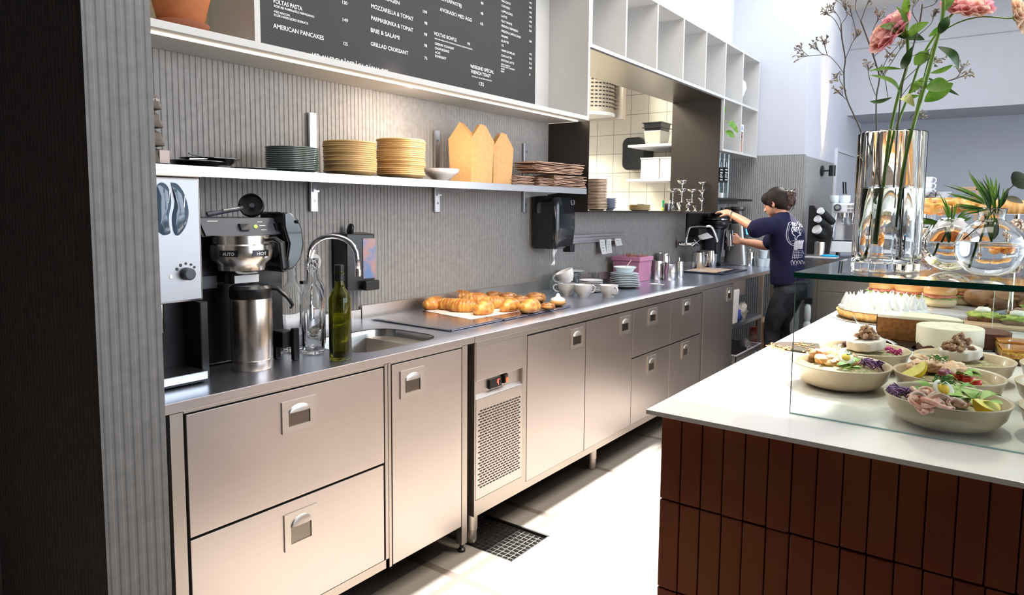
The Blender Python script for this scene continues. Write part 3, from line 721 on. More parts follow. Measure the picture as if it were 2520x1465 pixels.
part('bean_window', lens([(387, 455), (398, 449), (412, 458), (420, 480), (421, 505), (416, 530), (417, 560), (419, 574), (405, 579), (394, 574), (386, 560), (384, 500)]), SMOKE, c, smooth='all')
part('bean_window', lens([(420, 449), (436, 453), (452, 474), (462, 505), (464, 530), (458, 555), (446, 574), (436, 580), (428, 572), (424, 550), (424, 530), (429, 508), (430, 485), (424, 465)]), SMOKE, c, smooth='all')
k = gp_(458, 674)
dl = part('dial', MB().lathe([(0.019, 0), (0.018, 0.022), (0.014, 0.026), (0, 0.026)], (xg, k.y, k.z), 20, M=rot(y=90)), DKGREY, c, smooth=True)
for a in (150, 120, 90, 60, 35):
    part('dial_dot', MB().lathe([(0.005 if a > 100 else 0.004, 0), (0.004, 0.0008)], (xg, k.y + 0.031 * math.cos(math.radians(a)), k.z + 0.001 + 0.029 * math.sin(math.radians(a))), 12, M=rot(y=90)), BLACK, c)
part('screw', MB().lathe([(0.006, 0), (0.005, 0.001)], (xg, gp_(421, 682).y, gp_(421, 682).z), 12, M=rot(y=90)), STEEL_P, c)
part('stand', MB().box(-2.32, -2.06, yL, 1.10, 0.93, zB).box(-2.32, -1.97, 1.085, 1.11, 0.90, zB), BLACK, c, bevel=0.003)
part('chute_rod', MB().tube([(-2.04, 1.005, zB), (-2.04, 1.005, 1.045)], 0.0075, 10), STEEL_POL, c, smooth=True)
part('drip_tray', MB().box(-2.32, -1.925, yL, 1.075, 0.905, 0.935), BLACK, c)
part('tray_trim', MB().box(-1.925, -1.921, yL, 1.075, 0.912, 0.934), ALU, c)
# --- filter coffee brewer
c = T('coffee_brewer', 'black filter coffee brewer with steel brew basket and sloping switch panel', 'coffee maker', (-2.12, 1.26, 0.9))
xb_ = -2.06
part('body', MB().box(-2.34, -2.10, 1.120, 1.46, 0.905, 1.325), BLACK, c, bevel=0.006)
part('head', MB().hexa([(-2.36, 1.140, 1.322), (-2.052, 1.140, 1.322), (-2.052, 1.49, 1.322), (-2.36, 1.49, 1.322)], [(-2.36, 1.140, 1.380), (-2.085, 1.140, 1.380), (-2.085, 1.48, 1.380), (-2.36, 1.48, 1.380)]), BLACK, c, bevel=0.006)
pf = part('control_panel', MB().hexa([(-2.052, 1.155, 1.328), (-2.047, 1.155, 1.326), (-2.047, 1.496, 1.326), (-2.052, 1.496, 1.328)], [(-2.086, 1.150, 1.378), (-2.080, 1.150, 1.380), (-2.080, 1.478, 1.380), (-2.086, 1.478, 1.378)]), DKGREY, c)
def slopex(z): return -2.047 - (z - 1.326) / 0.054 * 0.033
for y in (1.275, 1.405):
    part('switch', MB().hexa([(slopex(1.342), y, 1.342), (slopex(1.342) + 0.008, y, 1.342), (slopex(1.342) + 0.008, y + 0.034, 1.342), (slopex(1.342), y + 0.034, 1.342)], [(slopex(1.362), y, 1.362), (slopex(1.362) + 0.014, y, 1.362), (slopex(1.362) + 0.010, y + 0.034, 1.362), (slopex(1.362), y + 0.034, 1.362)]), BLACK, pf, bevel=0.001)
part('pilot_light', MB().ball((slopex(1.352) + 0.002, 1.335, 1.352), 0.0062, 10, 6), mat('green_pilot', (0.3, 0.8, 0.05), 0.4, emit=(0.45, 1.0, 0.1), es=1.2), pf, smooth='all')
for z_, y0_, y1_ in ((1.366, 1.348, 1.366), (1.354, 1.350, 1.372), (1.340, 1.352, 1.372), (1.370, 1.175, 1.21), (1.370, 1.42, 1.45)):
    part('panel_print', MB().hexa([(slopex(z_) + 0.0005, y0_, z_), (slopex(z_) + 0.001, y0_, z_), (slopex(z_) + 0.001, y1_, z_), (slopex(z_) + 0.0005, y1_, z_)], [(slopex(z_ + 0.0015) + 0.0005, y0_, z_ + 0.0015), (slopex(z_ + 0.0015) + 0.001, y0_, z_ + 0.0015), (slopex(z_ + 0.0015) + 0.001, y1_, z_ + 0.0015), (slopex(z_ + 0.0015) + 0.0005, y1_, z_ + 0.0015)]), STEEL_P, pf)
# brew basket
bx, by = -2.03, 1.262
part('brew_basket', MB().lathe([(0.030, 1.203), (0.055, 1.206), (0.070, 1.216), (0.074, 1.236), (0.090, 1.250), (0.095, 1.276), (0.092, 1.296), (0.086, 1.300), (0.086, 1.326)], (bx, by, 0), 36), steel('basket_steel', (0.66, 0.62, 0.57), 0.22, 1, 0.04), c, smooth=True)
for d0, d1 in ((-72, -38), (-12, 24)):
    part('basket_label', MB().lathe([(0.0965, 1.262), (0.0965, 1.282)], (bx, by, 0), 12, a0=math.radians(d0), a1=math.radians(d1)), BLACK, c, smooth='all')
for dlt, s_ in ((-55, "AUTO"), (6, "HOT")):
    lb = text_mb(s_, Vector((0, -0.018, 0.0)), Vector((0, 0.018, 0.0)), 0.010, 0.0)
    vs_ = []
    for v in lb.v:
        a = math.radians(dlt) + v.y / 0.097
        vs_.append(Vector((bx + 0.0972 * math.cos(a), by + 0.0972 * math.sin(a), 1.2665 + v.z)))
    lb.v = vs_; part('label_lettering', lb, PAPER, c)
part('basket_handle', MB().tube([(-1.965, by + 0.045, 1.312), (-1.938, by + 0.060, 1.315), (-1.918, by + 0.070, 1.303), (-1.913, by + 0.074, 1.222)], [0.011, 0.013, 0.014, 0.010], 10, sq=0.7), BLACK, c, smooth=True)
part('spill_label', MB().box(-1.997, -1.996, 1.215, 1.300, 1.176, 1.200), PAPER, c)
part('spray_neck', MB().lathe([(0.045, 1.172), (0.045, 1.205)], (-2.045, 1.26, 0), 20), BLACK, c, smooth=True)
part('warning_label', MB().box(-2.098, -2.097, 1.125, 1.215, 1.155, 1.195), mat('grey_label', (0.25, 0.25, 0.26), 0.6), c)
# side hood of the brewer (curved shell on the right)
pts = [(735, 540), (715, 522), (698, 522), (700, 560), (712, 600), (706, 640), (690, 660), (700, 672), (725, 660), (742, 635), (748, 600), (745, 565)]
P2 = [PX(a, b, -2.02) for a, b in pts]
part('side_hood', MB().hexa([(-2.16, p.y, p.z) for p in P2], [(-2.02, p.y, p.z) for p in P2]), mat('gloss_black', (0.012, 0.012, 0.013), 0.12, coat=0.5), c, bevel=0.006, smooth=True)
part('side_dome', MB().ball((-2.10, PX(700, 600, -2.1).y, PX(700, 600, -2.1).z), (0.04, 0.075, 0.085), 20, 12), BLACK, c, smooth='all')
part('hood_knob', MB().lathe([(0.006, 0), (0.006, 0.012)], (-2.02, PX(732, 546, -2.02).y, PX(732, 546, -2.02).z), 10, M=rot(y=90)), DKGREY, c)
part('hood_pin', MB().box(-2.04, -2.02, PX(745, 650, -2.02).y, PX(757, 650, -2.02).y, 1.150, 1.160), BLACK, c)
# --- vacuum flask under the basket
tx, ty = -1.985, 1.262
c = T('thermos', 'brushed steel airpot with black lid and pouring lever under the brewer', 'flask', (tx, ty, 0.9))
part('flask_body', MB().lathe([(0.061, 0.9), (0.0635, 0.903), (0.0635, 0.932), (0.0625, 0.933), (0.0635, 0.935), (0.0635, 1.118), (0.061, 1.128)], (tx, ty, 0), 40), steel('flask_steel', (0.68, 0.60, 0.52), 0.26, 2, 0.05), c, smooth=True)
part('lid', MB().lathe([(0.062, 1.128), (0.064, 1.132), (0.064, 1.160), (0.056, 1.169), (0, 1.169)], (tx, ty, 0), 32), BLACK, c, smooth=True)
part('lever', MB().tube([(tx + 0.025, ty + 0.040, 1.160), (tx + 0.050, ty + 0.065, 1.155), (tx + 0.070, ty + 0.088, 1.125), (tx + 0.074, ty + 0.102, 1.100), (tx + 0.074, ty + 0.094, 1.090)], [0.012, 0.013, 0.011, 0.009, 0.005], 10, sq=0.6), BLACK, c, smooth=True)
# black stand/handle at the right of the flask
c = T('tap_stand', 'black plastic gooseneck tap stand beside the steel flask', 'stand', (-2.0, 1.39, 0.9))
part('block', MB().box(-2.05, -1.985, 1.375, 1.425, 0.945, 1.000), BLACK, c, bevel=0.004)
part('leg', MB().box(-1.985, -1.965, 1.405, 1.428, 0.9, 1.010), BLACK, c, bevel=0.004)
part('leg', MB().box(-2.05, -2.03, 1.38, 1.40, 0.9, 0.945), BLACK, c, bevel=0.004)
# --- portafilter lying on top of the brewer
c = T('portafilter', 'black filter holder with long steel handle lying on top of the brewer', 'portafilter', (-2.2, 1.30, 1.381))
a = PX(620, 510, -2.15)
part('cup', MB().lathe([(0, -0.012), (0.030, -0.012), (0.041, -0.004), (0.042, 0.012), (0.038, 0.014), (0.034, 0.002), (0.012, -0.002), (0, -0.002)], (a.x, a.y, 1.420), 28, M=rot(y=68, z=-42)), BLACK, c, smooth=True)
part('spray_disc', MB().lathe([(0.009, 0.0), (0.008, 0.004), (0, 0.004)], (a.x + 0.008, a.y - 0.006, 1.421), 14, M=rot(y=68, z=-42)), DKGREY, c, smooth=True)
p1 = PX(598, 516, -2.15); p2 = PX(510, 527, -2.17)
part('handle', MB().tube([(a.x, a.y - 0.036, 1.414), (p1.x, p1.y - 0.02, 1.408), (p2.x, p2.y, 1.390)], [0.007, 0.006, 0.008], 10), DKGREY, c, smooth=True)
part('handle', MB().tube([(a.x - 0.02, a.y - 0.04, 1.406), (p2.x - 0.02, p2.y + 0.01, 1.392)], [0.005, 0.007], 10), BLACK, c, smooth=True)
part('steel_rod', MB().tube([(a.x, a.y - 0.044, 1.4135), (p1.x + 0.004, p1.y - 0.075, 1.4045)], 0.0045, 8), CHROME, c, smooth=True)

# --- bottles
def bottle(x, y, h, r, m, label, group=None, wall=0.0035, neck=0.0145, punt=0.025):
    c = T('bottle', label, 'bottle', (x, y, 0.9), group=group)
    hs = h * 0.62
    out = [(0, 0.004), (r * 0.5, 0.001), (r * 0.94, 0), (r, 0.006), (r, hs), (r * 0.97, hs + 0.012), (r * 0.80, hs + 0.030), (r * 0.5, hs + 0.045), (neck, hs + 0.066), (neck * 0.95, h - 0.030), (neck * 1.12, h - 0.028), (neck * 1.12, h - 0.018), (neck, h - 0.016), (neck * 1.1, h - 0.013), (neck * 1.1, h)]
    inn = [(neck * 0.75, h), (neck * 0.7, h - 0.03), (neck * 0.72, hs + 0.064), (r * 0.5 - wall, hs + 0.042), (r * 0.80 - wall, hs + 0.026), (r - wall, hs), (r - wall, 0.014), (r * 0.7, 0.010), (0.0, punt)]
    part('glass_wall', MB().lathe(out + inn, (0, 0, 0), 32), m, c, world=False, smooth='all')
    return c
b1 = bottle(-2.030, 1.532, 0.325, 0.0385, GLASS, 'clear empty glass bottle standing in front of the other clear bottles')
def clone(src, loc, label, **k): return dup(src, loc, label=label, **k)
clone(b1, (-2.119, 1.512, 0.9), 'clear glass bottle directly beside the flask tap stand, left of the front one')
clone(b1, (-2.16, 1.640, 0.9), 'clear glass bottle half hidden behind the front clear bottle')
b = bottle(-1.868, 1.520, 0.322, 0.0375, GLASS_GN, 'dark olive green wine bottle at the worktop edge before the sink')
part('neck_foil', MB().lathe([(0.0158, 0.270), (0.0162, 0.324), (0.012, 0.325)], (0, 0, 0), 20), BLACK, b, world=False, smooth=True)

# --- sink mixer tap
c = T('faucet', 'chrome gooseneck mixer tap behind the near sink', 'faucet', (-2.36, 1.80, 0.9))
fa = PX(836, 760, -2.36); y0 = 1.745; xt = -2.335
top = PX(868, 585, -2.27); tip = PX(908, 668, -2.19)
part('base', MB().lathe([(0.027, 0.9), (0.026, 0.915), (0.021, 0.93), (0.020, 1.02), (0.016, 1.03)], (xt, y0, 0), 24), CHROME, c, smooth=True)
pth = [(xt, y0, 1.02), (xt, y0, 1.10), (xt, y0, 1.19), (xt + 0.010, y0 + 0.012, 1.245)]
cx_, cy_, R_ = xt + 0.058, y0 + 0.075, 0.095
for i in range(13):
    t = math.pi * (1 - i / 12) ; pth.append((cx_ + R_ * 0.62 * math.cos(t), cy_ + R_ * 0.80 * math.cos(t), 1.215 + R_ * 0.9 * math.sin(t)))
pth.append((cx_ + R_ * 0.64, cy_ + R_ * 0.84, 1.150))
part('spout', MB().tube(pth, 0.0115, 14), CHROME, c, smooth='all')
part('aerator', MB().lathe([(0.0135, 0), (0.0135, 0.028), (0.011, 0.03)], (pth[-1][0], pth[-1][1], 1.135), 18), CHROME, c, smooth=True)
part('lever', MB().tube([(xt + 0.015, y0 + 0.01, 1.005), (xt + 0.07, y0 + 0.055, 0.985), (xt + 0.125, y0 + 0.100, 0.957)], [0.009, 0.0075, 0.009], 10, sq=0.5), CHROME, c, smooth='all')
# --- soap dispenser
c = T('soap_dispenser', 'black wall soap dispenser with a picture window behind the chrome tap', 'dispenser', (-2.43, 2.06, 1.04))
q = PX(826, 568, -2.49)
yA, yB = 1.985, 2.165; zA, zB_ = 1.045, 1.305
part('case', MB().hexa([(-2.484, yA, zA + 0.01), (-2.40, yA + 0.01, zA), (-2.38, yB - 0.03, zA), (-2.41, yB, zA + 0.03), (-2.484, yB, zA + 0.035)], [(-2.484, yA, zB_), (-2.40, yA + 0.01, zB_ - 0.004), (-2.38, yB - 0.03, zB_ - 0.006), (-2.41, yB, zB_ - 0.008), (-2.484, yB, zB_)]), BLACK, c, bevel=0.004)
part('picture_window', MB().hexa([(-2.3865, 2.075, 1.100), (-2.377, 2.140, 1.100), (-2.376, 2.140, 1.100), (-2.3855, 2.075, 1.100)], [(-2.3865, 2.075, 1.280), (-2.377, 2.140, 1.280), (-2.376, 2.140, 1.280), (-2.3855, 2.075, 1.280)]), mat('dispenser_picture', (0.12, 0.22, 0.45), 0.25, scale=14, col2=(0.42, 0.24, 0.24)), c)
part('push_bar', MB().box(-2.375, -2.350, 2.06, 2.14, 1.048, 1.092), BLACKM, c, bevel=0.006)
part('hook_cap', MB().lathe([(0.012, 0), (0.019, 0.01), (0.017, 0.036), (0.008, 0.046), (0, 0.047)], (-2.45, 2.053, 1.300), 16, M=rot(y=10, x=-8), sq=0.7), BLACK, c, smooth=True)
solo('wall_disc', MB().lathe([(0.036, 0), (0.036, 0.004), (0.034, 0.006), (0, 0.006)], (-2.484, 1.884, 1.180), 32, M=rot(y=90)), mat('pale_disc', (0.72, 0.72, 0.74), 0.5), 'round pale cover disc on the ribbed wall above the clear bottles', 'cover', smooth=True)
# --- paper towel dispenser
c = T('towel_dispenser', 'black paper towel dispenser under the plate shelf with a towel hanging out', 'dispenser', (-2.40, 3.56, 1.18))
y0_, y1_ = 3.50, 3.735
prof = rrect(-2.484, -2.285, y0_, y1_, 0.035, 5)
secs = [(1.175, 0.86), (1.19, 0.95), (1.30, 1.0), (1.44, 0.99), (1.492, 0.93), (1.500, 0.86)]
mb_ = MB(); vs_ = []; n_ = len(prof); cyy = (y0_ + y1_) / 2
for z, k in secs: vs_ += [(-2.484 + (p[0] + 2.484) * k, cyy + (p[1] - cyy) * k, z) for p in prof]
fs_ = [(a * n_ + i, a * n_ + (i + 1) % n_, (a + 1) * n_ + (i + 1) % n_, (a + 1) * n_ + i) for a in range(len(secs) - 1) for i in range(n_)] + [tuple(reversed(range(n_))), tuple(range(n_ * 5, n_ * 6))]
part('cover', mb_.add(vs_, fs_), mat('towel_black', (0.012, 0.015, 0.02), 0.16, coat=0.4), c, smooth=True)
part('lock_window', MB().tube([(-2.292, 3.672, 1.475), (-2.288, 3.70, 1.477), (-2.287, 3.70, 1.450), (-2.290, 3.675, 1.448)], 0.0022, 6, closed=True), ALU, c)
part('feed_wheel', MB().box(-2.36, -2.30, 3.69, 3.74, 1.150, 1.20), BLACK, c, bevel=0.004)
tw = MB(); rows = 8; vs_ = []; fs_ = []
for i in range(rows + 1):
    z = 1.178 - 0.105 * i / rows; w_ = 0.012 + 0.010 * math.sin(i * 0.8 + 1)
    for k in range(4): vs_.append((-2.34 + 0.006 * math.sin(i * 1.3 + k * 2.1), 3.565 - 0.012 * i / rows + (k - 1.5) * w_ * 0.75, z))
for i in range(rows):
    for k in range(3): q = i * 4 + k; fs_.append((q, q + 1, q + 5, q + 4))
tp = part('paper_towel', tw.add(vs_, fs_), PAPER, c, smooth='all'); sm_ = tp.modifiers.new('thick', 'SOLIDIFY'); sm_.thickness = 0.002
# --- order rail with three slips
c = T('order_rail', 'aluminium order slip rail on the ribbed wall beyond the towel dispenser', 'rail', (-2.48, 4.25, 1.2))
part('rail', MB().box(-2.484, -2.462, 3.78, 4.735, 1.228, 1.246).box(-2.484, -2.474, 3.78, 4.735, 1.196, 1.226).box(-2.484, -2.450, 3.78, 4.735, 1.190, 1.200), ALU, c, bevel=0.002)
for lab, y, w_, h_, tw_ in (('leftmost handwritten slip on the order rail, long and curling', 4.352, 0.075, 0.105, 0.012), ('middle handwritten slip on the order rail, long', 4.452, 0.075, 0.102, -0.012), ('short handwritten slip at the right end of the order rail', 4.590, 0.10, 0.052, 0.0)):
    s_ = T('order_slip', lab, 'paper', (-2.447, y, 1.19 - h_), group=None)
    vs_ = []; fs_ = []
    for i in range(7):
        t = i / 6
        for k in range(2): vs_.append((-2.447 + 0.016 * t * t, y - w_ / 2 + k * w_ + tw_ * t, 1.205 - h_ * t))
    for i in range(6): fs_.append((i * 2, i * 2 + 1, i * 2 + 3, i * 2 + 2))
    o = part('sheet', MB().add(vs_, fs_), PAPER, s_); o.modifiers.new('t', 'SOLIDIFY').thickness = 0.0008
    lw = MB(); random.seed(int(y * 100))
    for i in range(2 if h_ < 0.07 else 4):
        t = (i + 1) / (3.2 if h_ < 0.07 else 5.2); zz = 1.205 - h_ * t; yy = y - w_ * 0.32 + tw_ * t; pth = []
        for k in range(9): pth.append((-2.4452 + 0.016 * t * t + 0.0012, yy + k * w_ * 0.055, zz + random.uniform(-0.003, 0.004)))
        lw.tube(pth, 0.0007, 4)
    part('handwriting', lw, mat('ink_grey', (0.15, 0.15, 0.2), 0.7) if 'ink_grey' not in bpy.data.materials else bpy.data.materials['ink_grey'], s_)

# --- trays and pastries
TRAY = steel('tray_steel', (0.60, 0.60, 0.68), 0.25, 1, 0.06)
def tray(lab, x0, x1, y0, y1, z, cut=0.0):
    c = T('baking_tray', lab, 'tray', ((x0 + x1) / 2, (y0 + y1) / 2, z))
    b = MB(); b.box(x0, x1, y0, y1, z + 0.004, z + 0.006)
    b.hexa([(x1 - 0.002, y0, z + 0.004), (x1 + 0.008, y0, z), (x1 + 0.008, y1, z), (x1 - 0.002, y1, z + 0.004)], [(x1 - 0.002, y0, z + 0.006), (x1 + 0.009, y0, z + 0.003), (x1 + 0.009, y1, z + 0.003), (x1 - 0.002, y1, z + 0.006)])
    b.hexa([(x0, y0 - 0.008, z), (x1, y0 - 0.008, z), (x1, y0, z + 0.004), (x0, y0, z + 0.004)], [(x0, y0 - 0.009, z + 0.003), (x1, y0 - 0.009, z + 0.003), (x1, y0, z + 0.006), (x0, y0, z + 0.006)])
    b.box(x0 - 0.001, x0 + 0.001, y0, y1, z, z + 0.006).box(x0, x1, y1 - 0.002, y1, z, z + 0.006)
    part('sheet', b, TRAY, c); return c
tray('large flat baking tray nearest the sink, half covered with paper and croissants', -2.42, -1.935, 2.155, 2.498, 0.903)
tray('second flat baking tray further from the sink, loaded with buns', -2.42, -1.930, 2.515, 3.10, 0.903)
bpaper = MB().hexa([(-2.38, 2.46, 0.9095), (-2.03, 2.40, 0.9095), (-2.00, 2.94, 0.9095), (-2.38, 3.05, 0.9095)], [(-2.38, 2.46, 0.9102), (-2.03, 2.40, 0.9102), (-2.00, 2.94, 0.9102), (-2.38, 3.05, 0.9102)])
solo('baking_paper', bpaper, mat('baking_paper', (0.74, 0.66, 0.60), 0.7, var=0.04), 'sheet of pale baking paper lying under the croissants on the trays', 'paper')
CRO = mat('croissant_crust', (0.52, 0.19, 0.035), 0.35, scale=26, col2=(0.80, 0.42, 0.10), bump=0.3, bscale=140, coat=0.25)
CROD = mat('croissant_fold', (0.36, 0.12, 0.02), 0.45, var=0.15)
def croissant(seed=0, L=0.125, R=0.034, bend=0.55):
    random.seed(seed); n = 44; pts = []; rr = []
    for i in range(n + 1):
        t = i / n * 2 - 1; a = t * bend
        pts.append((L / 2 / math.sin(bend) * math.sin(a), -L / 2 / math.sin(bend) * (math.cos(a) - 1) * 1.0, 0))
        env = max(0.0, 1 - abs(t) ** 2.2) ** 0.62
        st = (abs(t) * 4.6 + 0.35) % 1.0
        rr.append(max(0.002, R * (0.20 + 0.80 * env) * (1.0 - 0.14 * st + 0.05)))
    b = MB(); b.tube(pts, rr, 18)
    for i, v in enumerate(b.v):
        z = v.z * 0.92; z = max(z, -R * 0.55)
        b.v[i] = Vector((v.x, v.y, z + R * 0.55)) * (1 + 0.02 * noise.noise(v * 60 + Vector((seed, 0, 0))))
    return b
protoC = None
cl = [(1069, 764, 95, 1.0, 'darkest, leftmost croissant on the baking trays'), (1106, 766, 25, .95, 'croissant just right of the leftmost one, front row'), (1130, 745, 40, 1.0, 'croissant at the back left of the tray pile'), (1137, 771, 20, 1.05, 'croissant in the front row with three clear folds, left of the foremost one'),
      (1170, 752, 60, 1.0, 'croissant in the second row between two front croissants'), (1192, 776, 110, 1.05, 'foremost croissant at the tray edge, spiral end towards the aisle'), (1214, 762, 50, 1.0, 'croissant right behind the foremost one'), (1257, 769, 100, 1.0, 'plump golden croissant left of the brightest one, front row'), (1306, 772, 105, 1.08, 'brightest rounded croissant at the right end of the front row')]
for i, (px, py, rz, s, lab) in enumerate(cl):
    p = PZ(px, py - 4, 0.910)
    c = T('croissant', lab, 'croissant', (p.x, p.y, 0.910), rz, group='croissants on the baking trays')
    part('crust', croissant(i, 0.142 * s, 0.042 * s, 0.5 + 0.1 * (i % 3)), CRO, c, world=False, smooth='all')
BUNB = mat('brown_bun', (0.30, 0.11, 0.03), 0.4, scale=18, col2=(0.50, 0.24, 0.07), coat=0.2)
ICING = mat('white_icing', (0.86, 0.83, 0.78), 0.5, var=0.03)
SEED = mat('seed_topping', (0.30, 0.15, 0.05), 0.7, scale=120, col2=(0.85, 0.72, 0.5))
def swirl_bun(lab, px, py, r, top=None, mt=BUNB, name='bun', rz=0):
    p = PZ(px, py, 0.910)
    c = T(name, lab, 'bun', (p.x, p.y, 0.910), rz)
    r *= 1.15; b = MB(); pts = []; rr = []
    for i in range(60):
        t = i / 59; a = t * 4.6 * math.pi; q = r * 0.70 * (1 - t) + 0.003
        pts.append((q * math.cos(a), q * math.sin(a), r * 0.40 + r * 0.25 * t)); rr.append(r * 0.30 * (1 - 0.25 * t))
    b.tube(pts, rr, 10, sq=1.35).ball((0, 0, r * 0.36), (r * 0.95, r * 0.95, r * 0.36), 18, 8, amp=0.08, seed=int(px))
    part('dough', b, mt, c, world=False, smooth='all')
    if top:
        k = MB(); random.seed(int(px))
        for i in range(26):
            a = random.uniform(0, 6.3); q = r * 0.75 * math.sqrt(random.random()); k.box(0, 0, 0, 0, 0, 0) if False else k.ball((q * math.cos(a), q * math.sin(a), r * 0.86 - q * q / r * 0.35), (0.0045, 0.003, 0.0022), 5, 4)
        part('topping', k, top, c, world=False)
    return c
swirl_bun('dark seeded bun at the back of the trays behind the croissants', 1177, 741, 0.045, SEED)
swirl_bun('dark chocolate coloured bun at the middle of the back row', 1214, 738, 0.046, None)
swirl_bun('dark bun with white pearl sugar in the back row', 1250, 742, 0.048, ICING)
swirl_bun('small brown bun squeezed behind the brightest croissant', 1280, 746, 0.040, SEED)
swirl_bun('tall swirled bun heaped with white icing flakes behind the brightest croissant', 1317, 744, 0.052, ICING)
swirl_bun('low bun with icing flakes near the tray edge, before the cream bun', 1347, 762, 0.034, ICING)
p = PZ(1373, 753, 0.910); c = T('cream_bun', 'round bun with a peak of whipped cream at the far tray end', 'bun', (p.x, p.y, 0.910))
part('dough', MB().ball((0, 0, 0.020), (0.043, 0.043, 0.022), 20, 10), mat('light_bun', (0.66, 0.34, 0.12), 0.5, var=0.15, scale=15), c, world=False, smooth='all')
part('cream', MB().lathe([(0.036, 0.022), (0.040, 0.030), (0.034, 0.040), (0.020, 0.046), (0.012, 0.052), (0.010, 0.060), (0.004, 0.067), (0, 0.069)], (0, 0, 0), 20, wav=lambda a: 1 + 0.05 * math.cos(7 * a)), ICING, c, world=False, smooth='all')

# --- cups, saucers, glass bowls
def cup_mesh(r=0.052, h=0.052):
    return MB().lathe([(0.0, 0.003), (r * 0.46, 0.003), (r * 0.48, 0), (r * 0.54, 0), (r * 0.58, 0.006), (r * 0.80, h * 0.32), (r * 0.94, h * 0.62), (r, h), (r * 0.965, h + 0.0005), (r * 0.90, h * 0.62), (r * 0.76, h * 0.34), (r * 0.5, 0.009), (0, 0.008)], (0, 0, 0), 32)
def cup(lab, loc, rz, s=1.0, name='cup', M=None, m=PORC, group='white cups on the counter'):
    c = T(name, lab, 'cup', loc, rz, group)
    part('bowl', cup_mesh(0.056 * s, 0.072 * s), m, c, world=False, smooth=True)
    part('handle', MB().tube([(0.052 * s, 0, 0.060 * s), (0.066 * s, 0, 0.064 * s), (0.081 * s, 0, 0.054 * s), (0.080 * s, 0, 0.036 * s), (0.066 * s, 0, 0.022 * s), (0.044 * s, 0, 0.020 * s)], [0.0042 * s] * 6, 8, sq=1.3), m, c, world=False, smooth='all')
    return c
q = [PZ(1390, 727, 0.9), PZ(1431, 731, 0.9), PZ(1494, 732, 0.9)]
ca = cup('white cup with its handle to the left, carrying the tipped cup', (q[0].x, q[0].y + 0.02, 0.9), 215)
cup('white cup in front of the saucer stack, handle hidden', (q[1].x, q[1].y + 0.02, 0.9), 60)
cup('white cup standing alone, handle to the right', (q[2].x, q[2].y + 0.02, 0.9), -22)
ct = cup('white cup lying tipped on top of another cup', (q[0].x + 0.002, q[0].y + 0.035, 0.980), 200); ct.rotation_euler = (math.radians(-10), math.radians(22), math.radians(200))
def plate_mb(r=0.105, h=0.012, t=0.004, foot=0.55):
    return MB().lathe([(0, 0.0015), (r * foot, 0.0015), (r * foot, 0), (r * (foot + 0.06), 0), (r * 0.72, h * 0.25), (r * 0.97, h * 0.86), (r, h), (r * 0.99, h + t * 0.5), (r * 0.95, h + t * 0.3), (r * 0.70, h * 0.25 + t), (r * foot, t + 0.001), (0, t + 0.001)], (0, 0, 0), 36)
def stack(name, label, cat, group, mb, m, x, y, z0, n, pitch, jit=0.0015, labs=None, tilt=0, ang=0):
    random.seed(n * 7 + int(x * 100)); first = None
    for i in range(n):
        loc = (x + random.uniform(-jit, jit), y + random.uniform(-jit, jit), z0 + i * pitch)
        if first is None:
            first = solo_at(name, mb, m, loc, label(i) if callable(label) else label, cat, group)
        else:
            o = first.copy(); COL.objects.link(o); o.location = loc; o.rotation_euler = (0, 0, random.uniform(0, 6) if ang is None else math.radians(ang + random.uniform(-2, 2)))
            o['label'] = label(i) if callable(label) else label
    return first
def solo_at(name, mb, m, loc, label, cat, group=None, **kw):
    kw.setdefault('smooth', True)
    o = mesh(name, mb, m, **kw); o.location = loc; WM[o.name] = Matrix.Translation(loc)
    return tag(o, label, cat, group)
def ordinal(what, n): return lambda i: ('lowest ' if i == 0 else 'topmost ' if i == n - 1 else '') + what if i in (0, n - 1) else what.replace(' the ', ' the middle of the ', 1)
p = PZ(1441, 722, 0.9)
stack('saucer', lambda i: 'topmost white saucer of the stack behind the cups' if i == 6 else 'white saucer inside the stack behind the cups', 'saucer', 'white saucers stacked behind the cups', plate_mb(0.076, 0.010, 0.003), PORC, p.x - 0.02, p.y + 0.10, 0.9005, 7, 0.0105, 0.001)
p = PZ(1524, 712, 0.9)
gb = MB().lathe([(0, 0.002), (0.055, 0), (0.072, 0.003), (0.090, 0.012), (0.102, 0.014), (0.103, 0.017), (0.100, 0.018), (0.088, 0.016), (0.070, 0.007), (0, 0.006)], (0, 0, 0), 36, wav=lambda a: 1 + 0.012 * math.cos(24 * a))
gs = stack('glass_bowl', lambda i: 'pale blue glass dish in the stack before the pink box', 'bowl', 'pale blue glass dishes stacked before the pink box', gb, GLASS_BL, p.x - 0.02, p.y + 0.11, 0.9005, 8, 0.0115, 0.004)
for k_, o_ in enumerate([o for o in bpy.data.objects if o.name.startswith('glass_bowl')]): o_.scale = (1.02 - 0.016 * k_,) * 2 + (1.05,)
o = gs.copy(); COL.objects.link(o); o.location = (p.x - 0.02, p.y + 0.11, 1.0005); o.scale = (0.74, 0.74, 2.3); o['label'] = 'small pale glass bowl with a spoon, on top of the glass dish stack'; del o['group']
c = T('spoon', 'small pink plastic spoon standing in the top glass bowl', 'spoon', (p.x - 0.02, p.y + 0.11, 1.01))
part('handle', MB().tube([(p.x - 0.03, p.y + 0.11, 1.014), (p.x + 0.005, p.y + 0.155, 1.085)], [0.003, 0.0022], 6), mat('pink_spoon', (0.75, 0.55, 0.55), 0.4), c)
